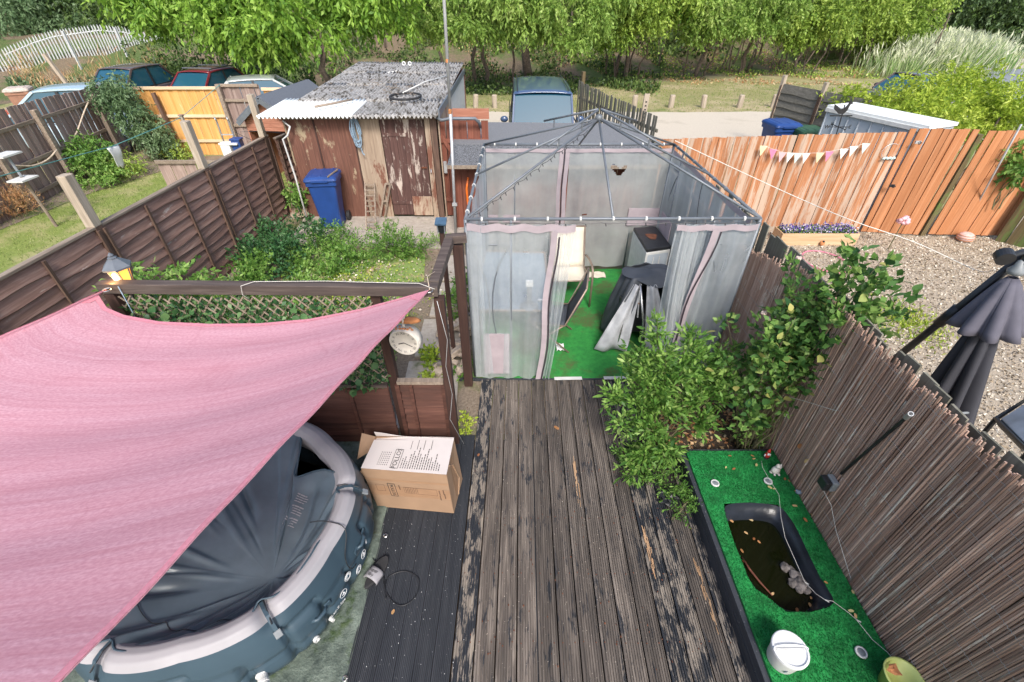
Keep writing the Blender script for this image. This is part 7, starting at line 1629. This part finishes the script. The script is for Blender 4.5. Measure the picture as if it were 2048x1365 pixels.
shrub('lantern_shrub', 'green shrub behind the coach lantern at the pergola corner', [((-3.35, 3.72, 1.55), (.38, .25, .26)), ((-3.05, 3.7, 1.62), (.22, .18, .16))], M['leaf_shrub'], 160, 9, .14, .06, .03, base=0)
shrub('weed_clump', 'little green weed growing in the gap at the edge of the dark deck boards', [((-.52, 3.4, .03), (.06, .14, .06))], M['leaf_lime'], 40, 7, .07, .04, .02, 'weed', 0, 2, base=-.02)
shrub('weed_clump', 'green plant growing between the short lap panel and the shed corner', [((-4.45, 9.3, .45), (.16, .2, .18))], M['leaf_shrub'], 90, 8, .12, .08, .04, 'weed', 0, 3, base=0)
# rubble heap
rb = thing('rubble_heap', (-.72, 5.1, 0), 'heap of broken bricks and pale rubble between the path and the gazebo', 'rubble')
for k in range(64):
    x_ = random.uniform(-.95, -.56); y_ = random.uniform(4.25, 6.0); z_ = random.uniform(.0, .16) * (1 - abs(x_ + .74) * 2); s_ = random.uniform(.05, .10)
    MB().box((x_, y_, z_ + .03), (s_ * 1.9, s_ * random.uniform(.8, 1.2), s_ * .7), Euler((random.uniform(-.5, .5), random.uniform(-.5, .5), random.random() * 3)).to_matrix()).build('brick', M['brick'] if random.random() < .8 else M['rock'], rb, bevel=.006)
# ---------------- the two bushes at the gazebo's right front corner ----------------
def leafy_bush(name, label, base, stems, mats, nbig, smin, smax, nsmall, per, W=.5, cat='shrub'):
    T = thing(name, base, label, cat); b = MB(); tips = []
    for (ex, ey, ez, r_) in stems:
        a_ = Vector(base) + Vector((random.uniform(-.12, .12), random.uniform(-.1, .1), 0)); e_ = Vector((ex, ey, ez)); pts = []
        for i in range(9):
            t_ = i / 8; p = a_.lerp(e_, t_); p += Vector((math.sin(t_ * 5 + ex * 9) * .03, math.cos(t_ * 4 + ey * 9) * .03, .10 * math.sin(t_ * 3.1) * (e_ - a_).length * .5)); pts.append(p)
        b.tube(pts, [lerp(r_, .002, i / 8) for i in range(9)], 6); tips.append(pts)
    b.build('stems', M['stem'], T, smooth=True)
    def pos(i):
        pts = random.choice(tips); t_ = random.uniform(.30, 1) ** .42 * 7.99; k = int(t_); p = pts[k].lerp(pts[k + 1], t_ - k); d_ = (pts[k + 1] - pts[k]).normalized()
        o_ = Vector((random.gauss(0, 1), random.gauss(0, 1), random.gauss(.1, .6))).normalized(); off = random.uniform(0, .14); return p + o_ * off, o_ * 1.0 + d_ * .5
    leaf_objs(nbig, mats[1], T, pos, smin, smax, W=W)
    P, D, Tt = [], [], []
    for _ in range(nsmall):
        p, d_ = pos(0); tt = random.random() * .6
        for j in range(per): P.append(tuple(p + Vector((random.gauss(0, .022), random.gauss(0, .022), random.gauss(0, .022))))); D.append(tuple(d_ + Vector((random.gauss(0, .6), random.gauss(0, .6), random.gauss(.1, .5))))); Tt.append(tt + random.random() * .4)
    n = len(P); tag(leaves('small_leaves', P, D, (smin + smax) * .42 * rng.uniform(.6, 1.3, n), (smin + smax) * .42 * W * rng.uniform(.7, 1.2, n), mats[0], T, tint=np.array(Tt)), kind='stuff'); return T
random.seed(11)
def at3(px, py, Y): return V(px, py, Y)
st1 = []
for px, py, Y in ((1320, 640, 3.5), (1335, 700, 3.4), (1250, 720, 3.45), (1215, 780, 3.3), (1270, 800, 3.2), (1380, 660, 3.5), (1410, 720, 3.4), (1450, 700, 3.5), (1230, 850, 3.0), (1300, 860, 2.95), (1390, 790, 3.2), (1460, 780, 3.2), (1300, 760, 3.3), (1350, 820, 3.1), (1420, 850, 3.0), (1275, 690, 3.5), (1345, 900, 2.8), (1280, 910, 2.8), (1250, 950, 2.7), (1360, 740, 3.3), (1470, 740, 3.3), (1330, 780, 3.2), (1385, 700, 3.4)):
    p = V(px, py, Y); st1.append((p.x, p.y, max(.12, p.z), .009))
leafy_bush('bushy_shrub', 'large leafy green shrub growing at the gazebo entrance beside the deck', (1.52, 3.22, 0), st1, (M['leaf_shrub'], M['leaf_shrub_single']), 300, .055, .12, 880, 7, .34)
st2 = []
for px, py, Y in ((1460, 640, 3.6), (1560, 600, 3.4), (1640, 560, 3.2), (1730, 500, 3.1), (1790, 560, 3.0), (1815, 600, 3.0), (1700, 620, 3.0), (1600, 680, 3.1), (1520, 700, 3.2), (1650, 700, 3.0), (1560, 760, 3.0), (1480, 760, 3.1), (1620, 740, 2.95), (1700, 560, 3.1), (1590, 520, 3.4), (1750, 620, 2.9), (1500, 820, 2.9), (1540, 640, 3.3), (1640, 640, 3.1), (1580, 720, 3.0), (1690, 680, 2.95), (1780, 520, 3.0), (1760, 580, 2.95), (1720, 590, 3.0), (1670, 640, 2.9), (1620, 600, 3.2), (1550, 690, 3.0), (1450, 720, 3.3), (1590, 640, 3.05), (1700, 640, 2.85)):
    p = V(px, py, Y); st2.append((p.x, p.y, p.z, .008))
rs = leafy_bush('rose_bush', 'tall rose bush with broad leaves arching over the reed screen', (2.42, 3.1, 0), st2, (M['leaf_rose'], M['leaf_rose_single']), 300, .06, .10, 620, 6, .72)
for px, py, Y in ((1596, 519, 3.4), (1527, 628, 3.35), (1535, 640, 3.3)):
    p = V(px, py, Y); pm = plain('cream_pink_petal', (.72, .55, .48), rough=.6) if 'cream_pink_petal' not in bpy.data.materials else bpy.data.materials['cream_pink_petal']
    b = MB()
    for k in range(10): a_ = k * 2.4; b.ico(p + Vector((.012 * math.cos(a_), .012 * math.sin(a_), .004 * k * .5)), (.014, .014, .010), lumpy=.2)
    b.build('rose_flower', pm, rs, smooth=True)
shrub('bramble', 'thin bramble stems and small leaves trailing at the foot of the reed screen', [((2.40, 3.1, .3), (.12, .16, .35)), ((2.47, 2.95, .7), (.08, .10, .15))], M['leaf_shrub'], 60, 6, .10, .05, .025, 'climber', .2, 4, base=0)
shrub('low_plant', 'low bright green feathery plant at the deck edge in front of the shrub', [((1.36, 2.75, .10), (.18, .12, .12)), ((1.50, 2.60, .08), (.12, .18, .12)), ((1.55, 2.38, .12), (.08, .12, .12)), ((1.18, 2.95, .1), (.12, .12, .1))], M['leaf_shrub'], 260, 9, .09, .035, .014, 'plant', -.1, 2, base=0)
b = MB(); c_ = G(1340, 1000, .02)
tag(MB().ico(c_ + Vector((0, 0, .03)), (.10, .07, .045), lumpy=.35, n=14, m=9).build('bin_bag', M['black'], smooth=False), 'crumpled black plastic bag on the deck beside the pond box', 'bag')
P = rng.random((700, 3)) * [.95, 1.15, 0] + [1.55, 2.97, .012]; D = rng.normal(size=P.shape); D[:, 2] *= .2
tag(leaves('leaf_litter', P, D, .05, .03, M['leaf_brown']), 'dead leaves lying on the dark soil under the shrubs', 'litter', kind='stuff')
# ---------------- gravel yard things ----------------
# bunting
bc = [('cream_pennant', (.72, .62, .38)), ('pink_pennant', (.66, .22, .36)), ('pale_pink_pennant', (.66, .42, .44)), ('white_pennant', (.74, .72, .68)), ('mint_pennant', (.50, .64, .62))]
bm = {k: plain(k, c_, rough=.85, var=.08) for k, c_ in bc}
bt = thing('bunting', V(1628, 305, 8.9), 'string of pastel triangular pennants pinned to the faded orange fence', 'bunting')
def fy(x_): return lerp(9.45, 8.72, (x_ - 2.75) / 4.3) - .12
fl = [(1528, 292, 0), (1547, 299, 1), (1566, 305, 2), (1582, 306, 3), (1597, 307, 4), (1613, 307, 3), (1641, 306, 0), (1660, 303, 1), (1689, 298, 3), (1709, 293, 3), (1733, 287, 4)]
tops_ = []
for px, py, k in fl:
    Y = 9.0
    for _ in range(4): x_ = V(px, py, Y).x; Y = fy(x_)
    p = V(px, py, Y); tops_.append(p + Vector((0, 0, .0)))
    w_ = .070; dx = Vector((math.cos(-.168), math.sin(-.168), 0)); tl_ = random.uniform(-.02, .02)
    MB().plate([p - dx * w_, p + Vector((tl_, 0, -.19)), p + dx * w_], .002).build('pennant', bm[bc[k][0]], bt)
MB().tube(tops_, .003, 5).build('cord', M['wire_white'], bt)
# planter
px0, px1 = G(1565, 482, GZ), G(1722, 488, GZ); T = thing('wooden_planter', ((px0.x + px1.x) / 2, 8.25, GZ), 'pale pine trough planter full of blue and white pansies', 'planter')
y0, y1 = 8.10, 8.42; xa, xb = 5.15, 6.62; 
MB().box(((xa + xb) / 2, y0, GZ + .13), (xb - xa, .02, .26)).build('front_board', M['planter'], T); MB().box(((xa + xb) / 2, y1, GZ + .13), (xb - xa, .02, .26)).build('back_board', M['planter'], T)
for x_ in (xa + .01, xb - .01): MB().box((x_, (y0 + y1) / 2, GZ + .13), (.02, y1 - y0 - .022, .26)).build('end_board', M['planter'], T)
MB().box(((xa + xb) / 2, (y0 + y1) / 2, GZ + .11), (xb - xa - .05, y1 - y0 - .03, .2)).build('compost', M['dark_soil'], T)
P = rng.random((2200, 3)) * [xb - xa - .08, .30, .10] + [xa + .04, y0 + .02, GZ + .2]; D = rng.normal(size=P.shape); D[:, 2] += .6
k = P[:, 0] < 99; tag(leaves('pansy_leaves', P[::2], D[::2], .05, .025, M['leaf_shrub'], T), kind='stuff'); P[:, 2] += .04; tag(leaves('pansy_flowers', P[1::2], D[1::2], .035, .03, M['flower_purple'], T), kind='stuff')
b = MB(); q = Vector((5.95, y0 - .04, GZ + .08)); T = thing('ladybird_ornament', q, 'small red ladybird ornament on the front of the pine planter', 'ornament'); MB().ico(q, (.05, .03, .05), n=12, m=8).build('shell', M['orange_rust'], T, smooth=True); MB().ico(q + Vector((0, -.02, .045)), .02, n=8, m=6).build('head', M['black'], T, smooth=True)
# hula hoop
c_ = G(1650, 523, GZ + .03); tag(MB().tube([c_ + Vector((.36 * math.cos(a_), .42 * math.sin(a_), 0)) for a_ in np.linspace(0, 6.28, 40, endpoint=False)], .014, 7, closed=True).build('hula_hoop', plain('pink_hoop', (.62, .20, .28), rough=.4), smooth=True), 'pink hoop lying on the gravel near the planter', 'hoop')
# ball
c_ = G(1925, 484, GZ); T = thing('striped_ball', c_ + Vector((0, 0, .10)), 'pink and white striped ball resting on the gravel by the mossy fence', 'ball'); MB().ico(c_ + Vector((0, 0, .10)), (.15, .13, .10), n=18, m=12).build('shell', plain('pale_pink_ball', (.62, .42, .38), rough=.5), T, smooth=True)
for z in (.06, .11, .15): r_ = math.sqrt(max(0, 1 - ((z - .10) / .10) ** 2)); MB().tube([c_ + Vector((.152 * r_ * math.cos(a_), .132 * r_ * math.sin(a_), z)) for a_ in np.linspace(0, 6.28, 24, endpoint=False)], .006, 5, closed=True).build('stripe', M['orange_rust'], T)
# pink windmill flower ornament
c_ = V(1808, 441, 7.9); T = thing('pink_flower_ornament', (c_.x, c_.y, GZ), 'tall pink garden flower ornament standing in front of the orange gate', 'ornament'); MB().tube([(c_.x, c_.y, GZ), c_], .010, 6).build('stem', M['stem'], T)
for k in range(9): a_ = k * .7; MB().ico(c_ + Vector((.07 * math.cos(a_), .03 * math.sin(2 * a_), .05 * math.sin(a_))), (.05, .035, .035), lumpy=.2, n=8, m=5).build('petal', M['flower_pink'], T, smooth=True)
# wire wreath on fence, fittings
c_ = V(1781, 303, 8.72); T = thing('wire_wreath', c_, 'round wire wreath with a pale blue ornament hung on the orange fence', 'wreath'); MB().tube([c_ + Vector((.15 * math.cos(a_), 0, .13 * math.sin(a_))) for a_ in np.linspace(0, 6.28, 30, endpoint=False)], .005, 5, closed=True).build('ring', M['galv'], T)
for k in range(6): MB().ico(c_ + Vector((-.08 + .035 * k, -.03, -.12 + .012 * (k % 2))), (.03, .02, .02), lumpy=.3).build('bead', bm['mint_pennant'], T)
for px, py, lb in ((1836, 285, 'small metal gate fitting near the top of the orange gate'), (1784, 372, 'dark iron gate ring halfway down the orange gate')):
    c_ = V(px, py, 8.56); T = thing('gate_fitting', c_, lb, 'gate fitting'); MB().box(c_, (.10, .03, .05)).build('plate', M['galv'] if py < 300 else M['black'], T, bevel=.006); MB().tube([c_ + Vector((0, -.03, .02)), c_ + Vector((.03, -.05, 0)), c_ + Vector((0, -.03, -.03))], .01, 6).build('loop', M['black'], T)
# weathervane
c_ = V(1668, 285, 8.95); T = thing('weathervane', c_, 'black iron weathervane with a cockerel mounted on the orange fence', 'weathervane'); tpz = V(1690, 210, 8.95); MB().tube([c_, tpz], .010, 6).build('rod', M['black'], T); MB().box(c_ + Vector((0, 0, -.02)), (.10, .04, .12)).build('bracket', M['black'], T)
m_ = c_.lerp(tpz, .42); MB().tube([m_ - Vector((.19, 0, 0)), m_ + Vector((.19, 0, 0))], .008, 6).build('arm', M['black'], T); MB().tube([m_ - Vector((0, .19, 0)), m_ + Vector((0, .19, 0))], .008, 6).build('arm', M['black'], T)
for dx, l_ in ((-.21, 'W'), (.21, 'E')): text('letter', l_, .09, M['black'], T, m_ + Vector((dx, 0, 0)), axes((1, 0, 0), (0, 0, 1)), depth=.004)
for dy, l_ in ((-.21, 'S'), (.21, 'N')): text('letter', l_, .09, M['black'], T, m_ + Vector((0, dy, 0)), axes((0, 1, 0), (0, 0, 1)), depth=.004)
r_ = c_.lerp(tpz, .86); cock = [(-.18, .02), (-.20, .10), (-.12, .06), (-.06, .02), (0, .03), (.04, .10), (.05, .15), (.09, .14), (.12, .11), (.08, .09), (.07, .0), (.02, -.06), (-.06, -.06), (-.12, -.02)]
MB().plate([r_ + Vector((x_, 0, z_)) for x_, z_ in cock], .008).build('cockerel', M['black'], T); MB().bar(r_ + Vector((-.2, 0, -.09)), r_ + Vector((.2, 0, -.09)), .012, .02).build('arrow', M['black'], T)
# galvanised rod leaning on the mossy fence and fence string
tag(MB().tube([G(1925, 462, GZ), V(2042, 250, 7.9)], .015, 7).build('metal_rod', M['galv'], smooth=True), 'thin pale metal rod leaning against the mossy fence', 'rod')
tag(MB().tube(smooth_pts([BRc + Vector((0, 0, .05)), V(1560, 380, 6.6), V(1700, 440, 5.9), V(1830, 485, 5.6), V(1950, 540, 5.0), V(1990, 540, 3.4)], 4), .006, 5).build('washing_line', M['wire_white']), 'white line running from the gazebo corner across the gravel yard to the parasol', 'line')
# parasol
um = thing('cantilever_parasol', (3.6, 3.0, GZ), 'furled charcoal cantilever parasol beyond the reed screen', 'parasol')
ut, ub = V(2030, 548, 2.95), V(1868, 850, 2.80)
ax = (ub - ut); Lx = ax.length; axn = ax.normalized(); RMx = (-axn).to_track_quat('Z', 'Y').to_matrix()
umc = plain('charcoal_parasol_cloth', (.036, .037, .047), rough=.85, var=.12, scale=3, bmp=.05); umg = plain('faded_parasol_cloth', (.10, .097, .125), rough=.85, var=.1)
def umf(r0, r1, l0, l1, nf, amp, ph=0):
    def f(u, v):
        a_ = u * 2 * math.pi; r_ = lerp(r0, r1, v ** .7) * (1 + amp * v * (abs(math.sin(a_ * nf / 2 + ph)) * 2 - 1)); return ut + axn * lerp(l0, l1, v) * Lx + RMx @ Vector((r_ * math.cos(a_), r_ * math.sin(a_), 0))
    return f
MB().grid(umf(.05, .175, .16, .98, 8, .45), 96, 14).build('canopy', umc, um, smooth=True); MB().grid(umf(.03, .19, .02, .32, 8, .26, .4), 96, 8).build('top_valance', umg, um, smooth=True, solid=.004)
MB().lathe([(.05, .0), (.055, .03), (.03, .06), (.02, .10), (.0, .11)], ut, 14, M=RMx).build('crown_cap', M['grey'], um, smooth=True)
pa_, pb_ = V(2062, 500, 3.0), V(1812, 700, 3.25); MB().tube([pa_, pb_ + (pb_ - pa_) * .3], .030, 12).build('arm', M['black'], um, smooth=True); q = pa_.lerp(pb_, .52); dd = (pb_ - pa_).normalized(); MB().tube([q, q + dd * .20], .042, 12).build('sleeve', M['black'], um, smooth=True)
wc = V(2004, 516, 2.95); MB().tube([wc + Vector((0, -.03, 0)), wc + Vector((.02, .03, .02))], .055, 20).build('crank_wheel', M['black'], um); MB().tube([wc, pa_], .022, 8).build('crank_shaft', M['black'], um); MB().ico(ut + Vector((.03, 0, .10)), .045, n=10, m=8).build('joint', M['black'], um, smooth=True)
MB().tube([ut + Vector((0, 0, .05)), pa_], .022, 8).build('hanger', M['black'], um)
k = ut + axn * .80 * Lx; MB().tube([k + RMx @ Vector((.18 * math.cos(a_), .18 * math.sin(a_), 0)) for a_ in np.linspace(0, 6.28, 24, endpoint=False)], .011, 6, closed=True).build('tie_strap', M['grey'], um); MB().bar(pb_ + Vector((.1, 0, -.1)), (3.3, 3.3, GZ), .05, .05).build('mast', M['black'], um)
# folded chair beyond the screen
q0_ = V(2005, 842, 1.95); T = thing('folded_lounger', (q0_.x + .1, 1.9, GZ), 'black framed folding chair with a pale grey pad at the lower right edge', 'chair')
c4_ = [V(1992, 838, 2.0), V(2060, 795, 2.1), V(2110, 870, 1.75), V(2058, 905, 1.6)]
MB().tube(c4_, .014, 7, closed=True).build('frame', M['black'], T); i4 = [p.lerp(sum(c4_, Vector()) / 4, .22) + Vector((0, 0, -.01)) for p in c4_]; MB().plate(i4, .02).build('pad', M['silverlining'], T, bevel=.006); MB().plate([p.lerp(sum(i4, Vector()) / 4, .0) + Vector((0, 0, -.04)) for p in i4], .02).build('backing', M['black'], T)
for p in (c4_[0], c4_[3]): MB().tube([p, Vector((p.x + .1, p.y, GZ))], .014, 7).build('leg', M['black'], T)
# ---------------- tall metal pole ----------------
pb0 = Vector((-1.10, 8.35, 0)); T = thing('metal_pole', pb0, 'tall thin rusty galvanised pole rising out of frame in front of the shed', 'pole')
MB().tube([pb0, (-1.03, 8.35, 2.2)], .026, 10).build('lower_tube', M['galv'], T, smooth=True); MB().tube([(-1.03, 8.35, 2.2), (-.965, 8.35, 5.2)], .0245, 10).build('upper_tube', M['galv'], T, smooth=True); MB().tube([(-1.035, 8.35, 2.17), (-1.03, 8.35, 2.24)], .03, 10).build('collar', M['orange_rust'], T); MB().tube([(-1.02, 8.35, 2.9), (-1.015, 8.35, 2.95)], .026, 10).build('collar', M['orange_rust'], T)
MB().box((-1.075, 8.33, .62), (.09, .05, .05)).build('clamp', M['galv'], T)
# solar light on a post
c_ = V(882, 447, 4.6); T = thing('solar_light', (c_.x, c_.y, 0), 'dark solar light on a post beside the pergola corner', 'solar light')
MB().bar((c_.x, c_.y, 0), (c_.x, c_.y, c_.z - .1), .05, .05).build('post', M['post_dark'], T); MB().lathe([(.04, -.10), (.05, 0)], c_, 4).build('lamp_body', M['black'], T)
for s_ in (-1, 1):
    for t_ in (-1, 1): MB().bar(c_ + Vector((s_ * .035, t_ * .035, -.1)), c_ + Vector((s_ * .04, t_ * .04, 0)), .008, .008).build('glazing_bar', M['grey'], T)
MB().box(c_ + Vector((0, 0, .02)), (.12, .12, .018), Matrix.Rotation(.25, 3, 'X')).build('solar_panel', plain('solar_blue', (.06, .11, .17), rough=.2), T)
# ---------------- left garden odds ----------------
wl = [XP(-30, 360, -7.5), XP(0, 353, -7.6), XP(160, 310, -8.2), XP(225, 293, -8.4), c0 + Vector((0, 0, -.02)) if False else V(362, 236, 12.28), V(440, 170, 14.2)]
tag(MB().tube(wl, .008, 5).build('washing_line', plain('green_line', (.10, .30, .28), rough=.5)), 'green washing line strung across the left garden', 'line')
q = wl[3]; o = MB().grid(lambda u, v: q + Vector((.02 * math.sin(5 * v), (u - .5) * .34 * (1 - .45 * v), -.42 * v + .03 * math.sin(u * 8) * v)), 10, 8).build('cloth', M['white'], smooth=True, solid=.006); tag(o, 'small white cloth pegged on the green washing line', 'cloth')
for pts, lb in (([(178, 202, 0), (168, 225, 0), (155, 262, 0), (148, 275, 0)], 'tan rope drooping from the top of the thick post on the board fence'), ([(114, 300, 0), (95, 320, 0), (65, 332, 0), (25, 331, 0)], 'tan rope looped low across the brown board fence')):
    tag(MB().tube(smooth_pts([XP(x_, y_, -10.72 - (.35 if x_ > 120 else 0)) for x_, y_, _ in pts], 4), .018, 6).build('rope', M['rope_tan'], smooth=True), lb, 'rope')
c_ = XP(10, 310, -9.6); T = thing('bird_table', (c_.x, c_.y, GZ), 'small white and grey bird table at the left edge of the lawn', 'bird table')
MB().box(c_, (.30, .42, .03)).build('roof', M['offwhite'], T); MB().box(c_ + Vector((.15, -.1, -.42)), (.30, .38, .03)).build('tray', M['offwhite'], T); MB().tube([c_ + Vector((.1, -.05, -.4)), c_ + Vector((.02, 0, 0))], .025, 7).build('upright', M['grey'], T); MB().tube([Vector((c_.x + .1, c_.y, GZ)), c_ + Vector((.1, -.05, -.4))], .03, 7).build('post', M['rail_tan'], T)
tag(MB().tube([V(500, 192, 9.46) + Vector((0, 0, -.9)), V(470, 265, 9.4), V(520, 262, 9.45), V(575, 268, 9.3)], .006, 5).build('wire', M['black']), 'thin dark wire tied across the lap fence post near the shed', 'wire')
# white splashes and grit on the dark deck
b = MB()
for k in range(70):
    px = random.uniform(720, 930); py = random.uniform(1000, 1360); p = G(px, py, .009); s_ = random.uniform(.001, .0035); b.ico(p, (s_, s_ * 1.4, s_ * .4), lumpy=.4, n=5, m=3)
tag(b.build('grit', M['white']), 'specks of white grit scattered on the dark deck boards', 'grit', kind='stuff')
b = MB()
for k in range(160):
    p = G(random.uniform(930, 1400), random.uniform(780, 1360), .006); s_ = random.uniform(.002, .006); b.ico(p, (s_, s_ * 1.6, s_ * .4), lumpy=.4, n=5, m=3)
tag(b.build('grit', M['rust']), 'small brown crumbs and bits of leaf scattered on the worn deck', 'grit', kind='stuff')
for y_, x_, l_ in ((2.35, .63, .55), (1.75, 1.17, .40), (1.35, 1.54, .55)):   # split, splintered strips of raw wood
    b = MB()
    for k in range(26):
        t_ = random.random(); w_ = .016 * math.sin(t_ * 3.1) + .002; x2 = x_ + random.uniform(-w_, w_); ln = random.uniform(.03, .12); b.bar((x2, y_ + t_ * l_, .001), (x2 + random.uniform(-.006, .006), y_ + t_ * l_ + ln, random.uniform(.002, .009)), random.uniform(.003, .007), .004)
    b.build('splinter', M['splinter'], deck)
b = MB()
for i in range(15):
    for k in range(9):
        for s_ in (-.045, .045):
            x_ = -.43 + pitch * (i + .5) + s_; y_ = -.2 + .5 * k + random.uniform(-.01, .01); b.tube([(deck_x(x_, y_), y_, -.002), (deck_x(x_, y_), y_, .0012)], .0045, 7)
tag(b.build('screws', M['rust'], deck), kind='stuff')
